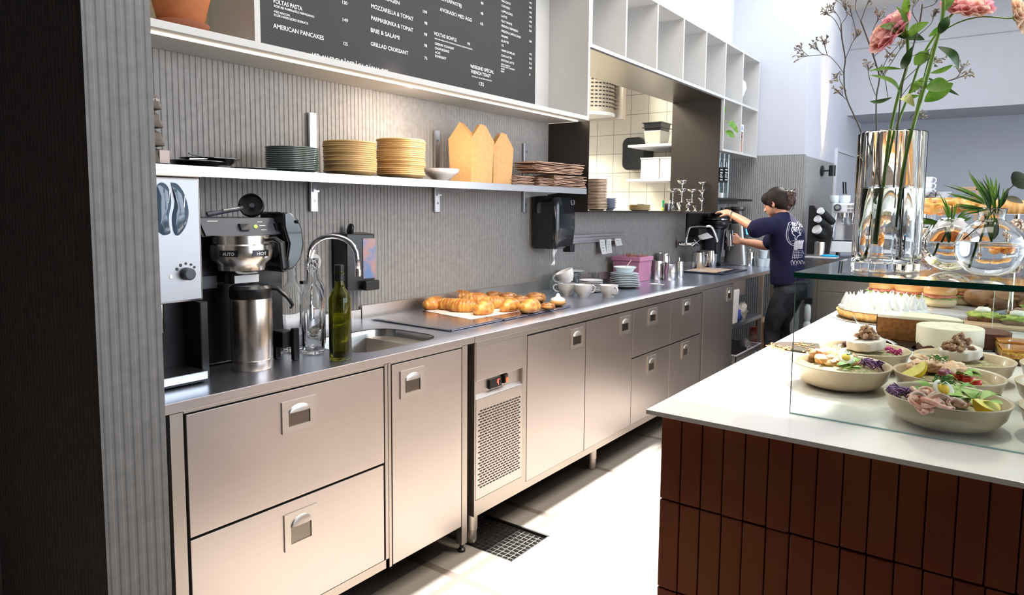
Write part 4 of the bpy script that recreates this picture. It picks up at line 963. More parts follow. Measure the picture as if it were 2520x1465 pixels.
# pink box with sticks
c = T('storage_box', 'pink plastic storage tub full of wooden sticks by the wall', 'box', (-2.32, 4.60, 0.9))
x0, x1, y0, y1 = -2.435, -2.215, 4.49, 4.70
part('tub', MB().hexa([(x0 + .01, y0 + .01, 0.9), (x1 - .01, y0 + .01, 0.9), (x1 - .01, y1 - .01, 0.9), (x0 + .01, y1 - .01, 0.9)], [(x0, y0, 1.055), (x1, y0, 1.055), (x1, y1, 1.055), (x0, y1, 1.055)]), PINK, c, bevel=0.003)
rimm = MB()
for a in ((x0 - .006, x1 + .006, y0 - .006, y0 + .004), (x0 - .006, x1 + .006, y1 - .004, y1 + .006), (x0 - .006, x0 + .004, y0, y1), (x1 - .004, x1 + .006, y0, y1)): rimm.box(*a, 1.050, 1.080)
part('rim', rimm, PINK, c, bevel=0.002)
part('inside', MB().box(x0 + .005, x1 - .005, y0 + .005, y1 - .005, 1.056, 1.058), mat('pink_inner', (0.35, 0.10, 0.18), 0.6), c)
sk = MB(); random.seed(3)
for i in range(46):
    xx = random.uniform(x0 + 0.02, x1 - 0.02); yy = random.uniform(y0 + 0.02, y1 - 0.02); sk.tube([(xx, yy, 1.058), (xx + random.uniform(-.01, .01), yy + random.uniform(-.01, .01), 1.092 + random.uniform(-.006, .012))], 0.0016, 5)
o = solo('stirring_sticks', sk, mat('stick_wood', (0.42, 0.20, 0.10), 0.7, var=0.3), 'wooden stirring sticks crammed upright in the pink tub', 'sticks'); o['kind'] = 'stuff'
# glass jars and boards behind the cups
def jar(lab, x, y, r, h, mtl=THIN, rim=0.003, z=0.9):
    c = T('glass_jar', lab, 'jar', (x, y, z))
    part('glass_wall', MB().lathe([(0, 0.003), (r * 0.92, 0), (r, 0.005), (r, h), (r - 0.003, h), (r - 0.003, 0.008), (0, 0.008)], (0, 0, 0), 26), mtl, c, world=False, smooth=True)
    part('rim', MB().lathe([(r - 0.003, h - 0.001), (r + 0.0015, h), (r + 0.001, h + 0.003), (r - 0.003, h + 0.003)], (0, 0, 0), 26), THIN, c, world=False, smooth=True)
    return c
jar('wide empty glass jar against the wall left of the cups', -2.395, 3.70, 0.060, 0.100)
jar('low glass jar on its own behind the tipped cup', -2.39, 3.86, 0.055, 0.10)
jar('clear glass jar left of the pale blue dishes', -2.37, 4.12, 0.045, 0.085)
solo('glass_plate', MB().lathe([(0, 0.0), (0.04, 0.0), (0.078, 0.010), (0.080, 0.013), (0.04, 0.004), (0, 0.004)], (-2.39, 3.86, 1.004), 30), GLASS_BL, 'flat glass dish resting on the jar behind the tipped cup', 'plate', smooth=True)
solo('baking_board', MB().box(-2.455, -2.30, 3.98, 4.42, 0.9005, 0.915), BLACKM, 'black flat board leaning low against the wall behind the saucers', 'board', bevel=0.003)
for lab, a, b in (('black straw in the glass jar left of the cups', PX(1363, 714, -2.36), PX(1397, 660, -2.40)),):
    solo('straw', MB().tube([(a.x, a.y, max(a.z, 0.905)), b], 0.0028, 6), BLACK, lab, 'straw')
c = T('glass_tumbler', 'short glass tumbler on the tray side of the tipped cup', 'glass', (*PZ(1362, 722, 0.9)[:2], 0.9))
part('glass_wall', MB().lathe([(0, 0.003), (0.019, 0), (0.021, 0.004), (0.024, 0.05), (0.022, 0.05), (0.019, 0.006), (0, 0.006)], (0, 0, 0), 20), THIN, c, world=False, smooth=True)
pk = PZ(1618, 700, 0.901)
solo('paper_scrap', MB().hexa([(pk.x - 0.05, pk.y - 0.03, 0.901), (pk.x + 0.045, pk.y - 0.018, 0.901), (pk.x + 0.045, pk.y + 0.018, 0.901), (pk.x - 0.05, pk.y + 0.035, 0.901)], [(pk.x - 0.05, pk.y - 0.03, 0.903), (pk.x + 0.045, pk.y - 0.018, 0.904), (pk.x + 0.045, pk.y + 0.018, 0.904), (pk.x - 0.05, pk.y + 0.035, 0.903)]), PAPER, 'scrap of white paper lying on the worktop before the milk jugs', 'paper')

# --- milk jugs
def jug(lab, x, y, r, h, rz=0, spout=True, knob=False, handle=True, m=JUGM):
    c = T('milk_jug', lab, 'jug', (x, y, 0.9), rz, 'steel milk jugs on the counter')
    b = MB().lathe([(0, 0.002), (r * 0.95, 0), (r, 0.004), (r, h * 0.55), (r * 0.93, h * 0.8), (r * 0.90, h), (r * 0.88, h), (r * 0.91, h * 0.8), (r * 0.96, 0.01), (0, 0.008)], (0, 0, 0), 32)
    if spout:
        for i, v in enumerate(b.v):
            if v.z > h * 0.78 and v.x > r * 0.6: b.v[i] = v + Vector(((v.x - r * 0.6) * 0.8 * (v.z - h * 0.78) / (h * 0.22), 0, 0))
    part('body', b, m, c, world=False, smooth=True)
    if handle: part('handle', MB().tube([(-r * 0.86, 0, h * 0.92), (-r * 1.45, 0, h * 0.90), (-r * 1.55, 0, h * 0.6), (-r * 1.30, 0, h * 0.25), (-r * 0.95, 0, h * 0.22)], 0.004, 8, sq=1.8), m, c, world=False, smooth='all')
    if knob:
        part('lid', MB().lathe([(r * 0.93, h), (r * 0.9, h + 0.008), (0.006, h + 0.014), (0.005, h + 0.022), (0.010, h + 0.028), (0.006, h + 0.036), (0, h + 0.037)], (0, 0, 0), 24), m, c, world=False, smooth=True)
    return c
J = [(1613, 688, .052, .125, 'plain tall steel milk jug nearest the pink tub', 200, False, False), (1645, 690, .050, .110, 'steel milk jug with a sharp spout towards the aisle', -60, True, False), (1668, 684, .036, .105, 'slim steel pot with a knobbed lid behind the spouted jug', 100, False, True), (1630, 672, .052, .145, 'tallest steel milk jug at the back beside the pink tub', 150, True, False),
     (1716, 664, .060, .135, 'broad brushed steel pitcher under the far tap', 170, False, False), (1744, 660, .055, .140, 'polished steel pitcher right behind the broad one', 60, True, False), (1733, 655, .05, .13, 'steel pitcher half hidden between two others under the far tap', 90, False, False)]
for px, py, r, h, lab, rz, sp, kn in J:
    p = PZ(px, py, 0.9); jug(lab, p.x - 0.01, p.y + 0.04, r, h * 1.12, rz, sp, kn, handle=not kn)
# --- preparation tray with crumbs, far
q = [PZ(1680, 666, 0.905), PZ(1780, 678, 0.905), PZ(1832, 664, 0.905)]
c = T('slicing_tray', 'dark enamel tray with crumbs on the worktop in front of the far pitchers', 'tray', (-2.12, 5.62, 0.9))
part('tray_base', MB().box(-2.34, -1.93, 5.45, 6.02, 0.9005, 0.912), mat('navy_enamel', (0.015, 0.02, 0.05), 0.25, coat=0.3), c, bevel=0.004)
part('paper_liner', MB().box(-2.30, -2.02, 5.50, 5.93, 0.9125, 0.914), mat('crumbed_paper', (0.62, 0.60, 0.62), 0.6, scale=30, col2=(0.75, 0.45, 0.2)), c)
# --- second tap
c = T('faucet', 'chrome wall mixer with a long bent spout above the far pitchers', 'faucet', (-2.47, 5.35, 1.10))
a = PX(1693, 600, -2.42); w0 = PX(1668, 600, -2.484)
part('wall_plate', MB().box(-2.484, -2.470, w0.y - 0.03, w0.y + 0.03, w0.z - 0.035, w0.z + 0.035), STEEL_P, c)
part('valve_body', MB().tube([(-2.47, w0.y, w0.z), (-2.40, w0.y + 0.02, w0.z), (-2.36, w0.y + 0.10, w0.z - 0.005)], [0.022, 0.020, 0.024], 12), CHROME, c, smooth=True)
t0 = PX(1689, 590, -2.36); t1_ = PX(1696, 562, -2.36); t2_ = PX(1752, 560, -2.15); t3_ = PX(1764, 588, -2.12)
part('spout', MB().tube(bez([t0 + Vector((0, 0, -0.05)), t0, t1_, PX(1712, 557, -2.30), PX(1735, 557, -2.2), t2_, t3_, t3_ + Vector((0, 0, -0.03))], 6), 0.0105, 10), CHROME, c, smooth='all')
part('spray_head', MB().lathe([(0.016, 0), (0.018, 0.02), (0.014, 0.09), (0.012, 0.10)], (t3_.x, t3_.y, t3_.z - 0.13), 16), BLACK, c, smooth=True)
part('lever', MB().tube([PX(1700, 606, -2.33), PX(1722, 590, -2.30)], [0.016, 0.007], 10, sq=0.5), CHROME, c, smooth='all')
part('lever', MB().tube([PX(1708, 590, -2.34), PX(1718, 604, -2.32)], [0.006, 0.018], 10, sq=0.6), CHROME, c, smooth='all')
# ================================================================== THINGS ON THE PLATE SHELF
ZQ = ZT + 0.0005
# wrapped coffee bags by the pier
BAGM = mat('printed_bag', (0.035, 0.028, 0.022), 0.55, scale=16, col2=(0.12, 0.095, 0.075), bump=0.4, bscale=40)
bagl = ['lowest of the four dark printed bags stacked at the shelf end by the pier', 'second bag from below in the dark printed stack by the pier', 'third bag from below in the dark printed stack by the pier', 'topmost bag of the dark printed stack, with pale lettering']
for i in range(4):
    y0, y1 = 0.905, 1.128 + (0.010 if i == 0 else -0.003 * i)
    c = T('coffee_bag', bagl[i], 'bag', (-2.28, 0.97, ZQ + i * 0.056), group='dark printed bags by the pier')
    b = MB(); z0 = ZQ + i * 0.056; b.hexa([(-2.36, y0, z0 + .004), (-2.20, y0, z0 + .004), (-2.20, y1, z0 + .002), (-2.36, y1, z0 + .002)], [(-2.35, y0, z0 + .052), (-2.21, y0 + .01, z0 + .052), (-2.215, y1 - .012, z0 + .050), (-2.35, y1 - .01, z0 + .052)])
    part('wrapper', b, BAGM, c, bevel=0.010)
    if i == 3:
        for k, s_ in enumerate(('dark', 'roast')):
            lb = text_mb(s_, Vector((0, 1.062, z0 + 0.028 - 0.016 * k)), Vector((0, 1.110, z0 + 0.028 - 0.016 * k)), 0.010, -2.206)
            part('bag_lettering', lb, mat('bag_print', (0.55, 0.50, 0.45), 0.6) if 'bag_print' not in bpy.data.materials else bpy.data.materials['bag_print'], c)
    if i == 0:
        part('pale_corner', MB().box(-2.206, -2.203, 1.100, 1.131, z0 + 0.006, z0 + 0.046), mat('pale_bag_print', (0.55, 0.46, 0.44), 0.6), c)
# dark steel plates / pans
DKST = mat('dark_steel', (0.16, 0.16, 0.17), 0.22, 1.0, var=0.1)
pan = MB().lathe([(0, 0.002), (0.060, 0), (0.085, 0.018), (0.098, 0.020), (0.099, 0.022), (0.085, 0.021), (0.058, 0.004), (0, 0.005)], (0, 0, 0), 36)
pp = PX(520, 408, -2.28)
for i, (dy, dz, lab) in enumerate(((-0.055, 0, 'lower dark steel dish near the printed bags'), (0.0, 0.012, 'upper dark steel dish lying across the lower one'))):
    o = solo_at('steel_dish', pan, DKST, (-2.28, pp.y + dy, ZQ + dz), lab, 'dish', 'dark steel dishes on the plate shelf')
c = T('tongs', 'small steel tongs lying across the dark dishes', 'tongs', (-2.28, pp.y, 1.59))
part('arm', MB().tube([(-2.20, pp.y - 0.12, 1.570), (-2.22, pp.y - 0.03, 1.576)], 0.003, 6), STEEL_POL, c)
part('arm', MB().tube([(-2.24, pp.y - 0.10, 1.590), (-2.30, pp.y + 0.06, 1.575)], 0.003, 6), STEEL_POL, c)
part('knob', MB().ball((-2.30, pp.y + 0.06, 1.580), 0.007, 10, 6), STEEL_POL, c, smooth='all')
solo_at('glass_plate', plate_mb(0.080, 0.008, 0.003), GLASS_SM, (-2.26, PX(625, 412, -2.26).y, ZQ), 'single small grey glass plate left of the grey glass stack', 'plate')
# grey glass plates
y_ = PX(720, 420, -2.27).y
stack('glass_plate', lambda i: 'topmost grey glass plate of the round stack' if i == 12 else 'grey smoked glass plate in the round stack', 'plate', 'grey smoked glass plates stacked on the shelf', plate_mb(0.099, 0.012, 0.004), GLASS_SM, -2.27, y_, ZQ, 13, 0.0068, 0.001)
# two stacks of tan stoneware
tp_ = MB().lathe([(0, 0.001), (0.070, 0), (0.090, 0.006), (0.104, 0.0155), (0.1068, 0.0180), (0.1068, 0.0215), (0.104, 0.0235), (0.099, 0.0205), (0.086, 0.010), (0.06, 0.006), (0, 0.006)], (0, 0, 0), 44)
y_ = PX(863, 430, -2.26).y
stack('stoneware_plate', lambda i: 'topmost tan stoneware plate of the shorter stack' if i == 14 else 'tan stoneware plate in the shorter of the two stacks', 'plate', 'tan stoneware plates, shorter stack', tp_, TANPL, -2.262, y_, ZQ, 15, 0.0083, 0.0025)
y_ = PX(986, 437, -2.26).y
stack('stoneware_plate', lambda i: 'topmost tan stoneware plate of the taller stack' if i == 18 else 'tan stoneware plate in the taller of the two stacks', 'plate', 'tan stoneware plates, taller stack', tp_, TANPL, -2.262, y_ + 0.004, ZQ, 19, 0.0083, 0.004)
# white deep plates
y_ = PX(1085, 441, -2.25).y
stack('deep_plate', lambda i: ('lowest', 'middle', 'topmost')[i] + ' white deep plate beside the tan stacks', 'plate', 'white deep plates on the shelf', MB().lathe([(0, 0.001), (0.035, 0), (0.045, 0.010), (0.070, 0.030), (0.086, 0.042), (0.0875, 0.045), (0.084, 0.045), (0.066, 0.033), (0.04, 0.012), (0, 0.008)], (0, 0, 0), 40), PORC, -2.25, y_, ZQ, 3, 0.0065, 0.001)
# nested open takeaway cartons
def carton_mb(w, d, h, pk):
    """four thin sides, each ending in a rounded point"""
    b = MB(); t = 0.0007; tp = 0.90
    W, D = w / 2, d / 2
    def side(a0, a1, b0, b1, nrm, peak):
        # a: bottom corners, b: top corners
        a0, a1, b0, b1 = map(Vector, (a0, a1, b0, b1)); m = (b0 + b1) / 2 + Vector((0, 0, peak)); e = (b1 - b0).normalized() * 0.010
        loop = [a0, a1, b1, m + e + Vector((0, 0, -0.011)), m + e * 0.45 + Vector((0, 0, -0.003)), m, m - e * 0.45 + Vector((0, 0, -0.003)), m - e + Vector((0, 0, -0.011)), b0]
        n_ = Vector(nrm) * t; b.hexa([tuple(p) for p in loop], [tuple(p + n_) for p in loop])
    w0, d0 = W * tp, D * tp
    side((-w0, -d0, 0), (w0, -d0, 0), (-W, -D, h), (W, -D, h), (0, -1, 0), pk)
    side((-w0, d0, 0), (w0, d0, 0), (-W, D, h), (W, D, h), (0, 1, 0), pk)
    side((-w0, -d0, 0), (-w0, d0, 0), (-W, -D, h), (-W, D, h), (-1, 0, 0), pk * 0.9)
    side((w0, -d0, 0), (w0, d0, 0), (W, -D, h), (W, D, h), (1, 0, 0), pk * 0.9)
    b.box(-w0, w0, -d0, d0, 0, t)
    return b
KRAFTS = [mat('kraft_card', (0.56, 0.33, 0.14), 0.8) if False else KRAFT]
c0 = None
a = PX(1100, 445, -2.20); 
for st, (ya, yb, n_, nm, h_) in enumerate(((PX(1172, 446, -2.165).y, PX(1208, 447, -2.165).y, 9, 'larger, nearer', 0.215), (PX(1226, 448, -2.165).y, PX(1258, 448, -2.165).y, 8, 'smaller, farther', 0.190))):
    cy_ = (ya + yb) / 2 - 0.03; base = None
    W_, D_ = (0.150, (yb - ya) * 1.0 + 0.02)
    for i in range(n_):
        loc = (-2.262, ya + D_ / 2 + 0.0022 * i - 0.01, ZQ + 0.0004)
        lab = ('outermost, front kraft takeaway carton of the %s nested row' if i == 0 else 'kraft takeaway carton nested inside the %s row') % nm
        if base is None:
            base = solo_at('takeaway_carton', carton_mb(W_, D_, h_, 0.080), KRAFT, loc, lab, 'carton', 'kraft takeaway cartons, %s row' % nm, smooth=False)
        else:
            o = base.copy(); COL.objects.link(o); o.location = (loc[0], loc[1] + 0.0022 * i, loc[2]); o['label'] = lab; o.scale = (1 + 0.008 * i, 1, 1 - 0.003 * i)
# folded paper bags: individual flat bags in slumped piles
PB2 = mat('kraft_bag_rose', (0.46, 0.29, 0.21), 0.85, var=0.15, scale=18, bump=0.6, bscale=24)
def bag_mb(seed, L=0.30, D=0.15, t=0.006):
    n_, m_ = 14, 6; vs = []; fs = []
    for s_ in (0, 1):
        for i in range(n_ + 1):
            for j in range(m_ + 1):
                x = -D / 2 + D * j / m_; y = -L / 2 + L * i / n_
                z = 0.0035 * noise.noise(Vector((x * 18, y * 14, seed * 3.1))) + t * s_ * (0.4 + 0.9 * abs(noise.noise(Vector((x * 9, y * 9, seed * 1.7 + 5)))))
                vs.append((x + 0.004 * noise.noise(Vector((y * 30, seed, 1))), y + 0.006 * noise.noise(Vector((x * 30, seed, 2))), z + 0.003))
    S = (n_ + 1) * (m_ + 1)
    for i in range(n_):
        for j in range(m_):
            q = i * (m_ + 1) + j; fs.append((q, q + 1, q + m_ + 2, q + m_ + 1)); fs.append((S + q, S + q + m_ + 1, S + q + m_ + 2, S + q + 1))
    for i in range(n_):
        for j in (0, m_):
            q = i * (m_ + 1) + j; fs.append((q, q + m_ + 1, S + q + m_ + 1, S + q))
    for j in range(m_):
        for i in (0, n_):
            q = i * (m_ + 1) + j; fs.append((q, q + 1, S + q + 1, S + q))
    return MB().add(vs, fs)
bm_ = [bag_mb(k) for k in range(3)]
me_ = []
ya = PX(1262, 450, -2.15).y; yb = PX(1443, 462, -2.15).y
random.seed(8)
piles = [('small flat kraft bag in the low near pile', 'small kraft bags, low near pile', 10, ya + 0.135, 0.20, 0.10, 0.0048, 0.0), ('kraft bag in the low middle pile', 'kraft bags, low middle pile', 9, ya + 0.36, 0.18, 0.12, 0.0052, 0.0),
         ('long kraft bag in the lower part of the far big pile', 'long kraft bags, lower part of the far pile', 8, yb - 0.16, 0.33, 0.15, 0.0088, 0.0), ('long kraft bag on the upper slumped part of the pile', 'long kraft bags, upper slumped pile', 7, yb - 0.27, 0.50, 0.15, 0.0090, 0.074)]
for lab, grp, n_, cy_, L, D, pt, z0 in piles:
    protos = []
    for i in range(n_):
        loc = (-2.235 + random.uniform(-.006, .006), cy_ + random.uniform(-.012, .012), ZQ + z0 + pt * i)
        if i < 3:
            o = solo_at('paper_bag', bag_mb(len(lab) + i * 3, L, D, pt * 0.8), PB2, loc, lab, 'bag', grp, smooth=False); protos.append(o)
        else:
            o = protos[i % 3].copy(); COL.objects.link(o); o.location = loc
        o.rotation_euler = (random.uniform(-.02, .02) if z0 else 0, random.uniform(-.015, .015), random.uniform(-.06, .06))
# ================================================================== HATCH SILL
ZH = ZS + 0.0005
def sq_plate(r, h, rad):
    b = MB(); o = rrect(-r, r, -r, r, rad, 4); i_ = [(p[0] * 0.62, p[1] * 0.62) for p in o]
    n_ = len(o); vs = [(*p, 0) for p in i_] + [(*p, h) for p in o] + [(p[0] * 0.985, p[1] * 0.985, h + 0.003) for p in o] + [(*p, 0.004) for p in i_]
    fs = [tuple(reversed(range(n_)))] + [(k * n_ + i, k * n_ + (i + 1) % n_, (k + 1) * n_ + (i + 1) % n_, (k + 1) * n_ + i) for k in range(3) for i in range(n_)] + [tuple(range(3 * n_, 4 * n_))]
    return b.add(vs, fs)
OAT = mat('oat_plate', (0.60, 0.47, 0.36), 0.5, var=0.06)
p = PX(1466, 518, -2.30)
stack('sharing_plate', lambda i: 'topmost oat coloured plate of the tall stack on the hatch sill' if i == 20 else 'oat coloured plate in the tall stack on the hatch sill', 'plate', 'oat coloured plates stacked on the hatch sill', sq_plate(0.060, 0.012, 0.03), OAT, -2.30, p.y + 0.01, ZH, 21, 0.0096, 0.0015, ang=0)
p = PX(1497, 517, -2.32)
stack('small_bowl', 'small blue grey bowl stacked behind the tall plate stack', 'bowl', 'small blue grey bowls on the sill', MB().lathe([(0, 0.002), (0.022, 0), (0.034, 0.014), (0.046, 0.022), (0.047, 0.025), (0.043, 0.024), (0.030, 0.016), (0, 0.008)], (0, 0, 0), 30), mat('blue_grey_glaze', (0.28, 0.31, 0.40), 0.3), -2.36, p.y + 0.09, ZH, 6, 0.012, 0.001)
p = PX(1588, 520, -2.35)
stack('small_plate', 'small straw coloured plate in the low stack on the sill', 'plate', 'straw coloured plates low on the sill', MB().lathe([(0, 0.001), (0.06, 0), (0.084, 0.006), (0.085, 0.009), (0.06, 0.004), (0, 0.004)], (0, 0, 0), 30), mat('straw_plate', (0.66, 0.52, 0.28), 0.5), -2.40, p.y, ZH, 7, 0.0062, 0.0025)
# coupes, stacked and single
def coupe_mb(r=0.042, h=0.118):
    return MB().lathe([(0, 0.001), (0.030, 0), (0.031, 0.002), (0.008, 0.008), (0.0035, 0.014), (0.0035, h * 0.68), (0.010, h * 0.72), (r * 0.72, h * 0.82), (r * 0.98, h * 0.95), (r, h), (r * 0.97, h), (r * 0.68, h * 0.85), (0.006, h * 0.76), (0, h * 0.755)], (0, 0, 0), 24)
cm_ = coupe_mb()
cpos = [(1727, 519, 0, 3, 'right of centre'), (1754, 519, 0, 3, 'at the far jamb')]
first = None
def coupe(px, py, lvl, lab, x=-2.33, grp='steel coupes on the hatch sill'):
    global first
    p = PX(px, py, x); loc = (x, p.y, ZH + lvl * 0.0705)
    if first is None: first = solo_at('coupe_glass', cm_, STEEL_POL, loc, lab, 'glass', grp); return first
    o = first.copy(); COL.objects.link(o); o.location = loc; o['label'] = lab; return o
for px, nm in ((1727, 'second column from the far jamb'), (1754, 'column nearest the far jamb')):
    for l_, w_ in enumerate(('bottom', 'middle', 'top')): coupe(px, 520, l_, 'steel coupe, %s of the %s' % (w_, nm))
coupe(1677, 520, 2 * 0.98, 'single steel coupe highest on the left group', -2.33)
coupe(1677, 520, 1, 'steel coupe under the highest left one, above the ribbed bucket', -2.33)
coupe(1702, 520, 1, 'steel coupe resting on the small goblets in the middle', -2.33)
coupe(1655, 520, 0.9, 'steel coupe at the left end above the dark tumbler', -2.33)
gob = MB().lathe([(0, 0.001), (0.020, 0), (0.020, 0.003), (0.007, 0.010), (0.007, 0.020), (0.018, 0.032), (0.023, 0.050), (0.021, 0.050), (0.014, 0.034), (0, 0.026)], (0, 0, 0), 20)
for px, z_, lab in ((1696, 0, 'small steel goblet beneath the middle coupe'), (1713, 0, 'small steel goblet alone in front of the stacked coupes'), (1697, 0.0515, 'small steel goblet stacked on another goblet')):
    p = PX(px, 519, -2.28); solo_at('egg_goblet', gob, STEEL_POL, (-2.29, p.y, ZH + z_), lab, 'goblet', 'small steel goblets on the sill')
p = PX(1672, 519, -2.30)
c = T('sugar_bucket', 'ribbed clear glass bucket with ring handles on the sill', 'bucket', (-2.33, p.y, ZH))
part('glass_wall', MB().lathe([(0, 0.003), (0.034, 0), (0.037, 0.004), (0.044, 0.070), (0.041, 0.070), (0.034, 0.008), (0, 0.008)], (0, 0, 0), 32, wav=lambda a: 1 + 0.03 * math.cos(12 * a)), GLASS, c, world=False, smooth='all')
p = PX(1650, 519, -2.30)
c = T('tumbler', 'dark tumbler holding thin tools at the left of the steel coupes', 'glass', (-2.33, p.y, ZH))
part('glass_wall', MB().lathe([(0, 0.003), (0.026, 0), (0.030, 0.06), (0.028, 0.06), (0.024, 0.006), (0, 0.006)], (0, 0, 0), 24), DKST, c, world=False, smooth=True)
part('tool', MB().tube([(0, -0.015, 0.01), (0.005, 0.05, 0.085)], 0.002, 6), STEEL_POL, c, world=False)
part('tool', MB().tube([(0, 0.01, 0.01), (0.005, -0.05, 0.07)], 0.002, 6), STEEL_POL, c, world=False)
p = PX(1632, 519, -2.40)
c = T('squeeze_bottle', 'slim green and yellow bottle standing on the kitchen side of the sill', 'bottle', (-2.40, p.y, ZH))
part('bottle_body', MB().lathe([(0, 0), (0.012, 0), (0.013, 0.02), (0.007, 0.028)], (0, 0, 0), 14), mat('lime_plastic', (0.45, 0.70, 0.03), 0.4), c, world=False, smooth=True)
part('cap', MB().lathe([(0.007, 0.028), (0.009, 0.03), (0.010, 0.085), (0, 0.087)], (0, 0, 0), 14), mat('green_plastic', (0.02, 0.42, 0.10), 0.4), c, world=False, smooth=True)
solo('wire_holder', MB().tube([(-2.45, 4.90, ZH + 0.003), (-2.45, 4.90, ZH + 0.05), (-2.45, 5.02, ZH + 0.05), (-2.45, 5.02, ZH + 0.003)], 0.0025, 6), STEEL_POL, 'small wire stand behind the low stack of straw plates', 'stand')
# ================================================================== KITCHEN THROUGH THE HATCH
YK = 6.55
c = T('wall_dispenser', 'rounded black towel dispenser on the kitchen tiles', 'dispenser', (-3.3, 6.45, 1.6))
a = PY(1532, 420, 6.42); b_ = PY(1590, 338, 6.42)
pr_ = rrect(a.x, b_.x + 0.03, a.z, b_.z, 0.07, 6)
part('cover', MB().hexa([(q[0], 6.546, q[1]) for q in pr_], [(q[0] * 1.0 + (0.02 if q[0] < (a.x + b_.x) / 2 else -0.02), 6.36, q[1]) for q in pr_]), mat('kitchen_black', (0.02, 0.022, 0.022), 0.2, coat=0.3), c, bevel=0.01, smooth=True)
def kshelf(lab, zpx, xl, lo):
    p = PY(xl, zpx, 6.2)
    c = T('kitchen_shelf', lab, 'shelf', (-2.85, 6.3, p.z - 0.03))
    part('board', MB().box(p.x, -2.66, 6.02, 6.545, p.z - 0.022, p.z), PLASTER, c)
    part('bracket', MB().hexa([(-2.75, 6.5, p.z - 0.10), (-2.74, 6.5, p.z - 0.10), (-2.74, 6.54, p.z - 0.10), (-2.75, 6.54, p.z - 0.10)], [(-2.75, 6.1, p.z - 0.022), (-2.74, 6.1, p.z - 0.022), (-2.74, 6.54, p.z - 0.022), (-2.75, 6.54, p.z - 0.022)]), STEEL_P, c)
    return p.z
z1 = kshelf('upper white kitchen shelf with plastic tubs, seen through the hatch', 361, 1566, 0)
z2 = kshelf('lower white kitchen shelf with white bins, seen through the hatch', 443, 1562, 0)
TUB = mat('cloudy_plastic', (0.62, 0.60, 0.52), 0.25, trans=0.45, var=0.03)
p = PY(1615, 355, 6.2)
c = T('food_tub', 'clear plastic tub at the bottom of the tub stack on the upper kitchen shelf', 'tub', (p.x, 6.2, z1))
part('tub_wall', MB().hexa([(p.x - .075, 6.12, z1 + .001), (p.x + .075, 6.12, z1 + .001), (p.x + .075, 6.30, z1 + .001), (p.x - .075, 6.30, z1 + .001)], [(p.x - .09, 6.10, z1 + .135), (p.x + .09, 6.10, z1 + .135), (p.x + .09, 6.32, z1 + .135), (p.x - .09, 6.32, z1 + .135)]), TUB, c, bevel=0.006)
c = T('food_tub', 'black lidded tubs nested on the clear tub, on the upper kitchen shelf', 'tub', (p.x, 6.2, z1 + .136))
part('tub_wall', MB().hexa([(p.x - .08, 6.11, z1 + .137), (p.x + .08, 6.11, z1 + .137), (p.x + .08, 6.31, z1 + .137), (p.x - .08, 6.31, z1 + .137)], [(p.x - .09, 6.10, z1 + .205), (p.x + .09, 6.10, z1 + .205), (p.x + .09, 6.32, z1 + .205), (p.x - .09, 6.32, z1 + .205)]), BLACK, c)
part('lid', MB().box(p.x - .10, p.x + .10, 6.09, 6.33, z1 + .160, z1 + .168), BLACK, c)
part('lid', MB().box(p.x - .10, p.x + .10, 6.09, 6.33, z1 + .205, z1 + .214), BLACK, c)
for xl, xr, lab in ((1578, 1623, 'left white bin on the lower kitchen shelf'), (1625, 1662, 'right white bin on the lower kitchen shelf')):
    a = PY(xl, 443, 6.1); b_ = PY(xr, 443, 6.1)
    c = T('storage_bin', lab, 'bin', ((a.x + b_.x) / 2, 6.2, z2), group='white bins on the lower kitchen shelf')
    part('bin_wall', MB().box(a.x, min(b_.x, -2.665), 6.08, 6.45, z2 + .001, z2 + .20), mat('bin_white', (0.66, 0.64, 0.60), 0.5) if 'bin_white' not in bpy.data.materials else bpy.data.materials['bin_white'], c, bevel=0.006)
    part('rim', MB().box(a.x - .003, min(b_.x, -2.664), 6.075, 6.455, z2 + .19, z2 + .203), WHITE, c)
# extractor hood with a perforated drum
a = PY(1503, 200, 6.0); zb = PY(1480, 284, 5.9).z
c = T('extractor_unit', 'perforated steel extractor drum with a lamp, top left inside the hatch', 'extractor', (-3.55, 5.9, zb))
hx = PY(1455, 240, 5.9).x - 0.06; R_ = 0.245
part('housing', MB().box(hx - 0.6, hx + 0.30, 6.10, 6.16, zb - 0.02, zb + 0.75), STEEL_P, c)
part('drum', MB().lathe([(R_, zb + 0.03), (R_, zb + 0.62)], (hx, 5.98, 0), 40), mat('drum_steel', (0.34, 0.30, 0.24), 0.4, 0.8), c, smooth=True)
sl = MB()
for r_ in range(15):
    for k in range(26):
        if (k + 0) % 1 == 0:
            a0 = math.radians(-150 + k * 9.2); z = zb + 0.075 + r_ * 0.036
            sl.lathe([(R_ + 0.002, z), (R_ + 0.002, z + 0.013)], (hx, 5.98, 0), 2, a0=a0, a1=a0 + math.radians(6))
part('drum_slots', sl, BLACKM, c)
part('lamp_ring', MB().lathe([(R_ + 0.004, zb), (R_ + 0.004, zb + 0.03), (R_ - 0.01, zb + 0.03)], (hx, 5.98, 0), 40), WHITE, c, smooth=True)
part('lamp_lens', MB().lathe([(0, zb + 0.004), (R_ - 0.004, zb + 0.004)], (hx, 5.98, 0), 40), mat('hood_lamp', (1, 0.95, 0.85), 0.5, emit=(1, 0.93, 0.78), es=6), c)
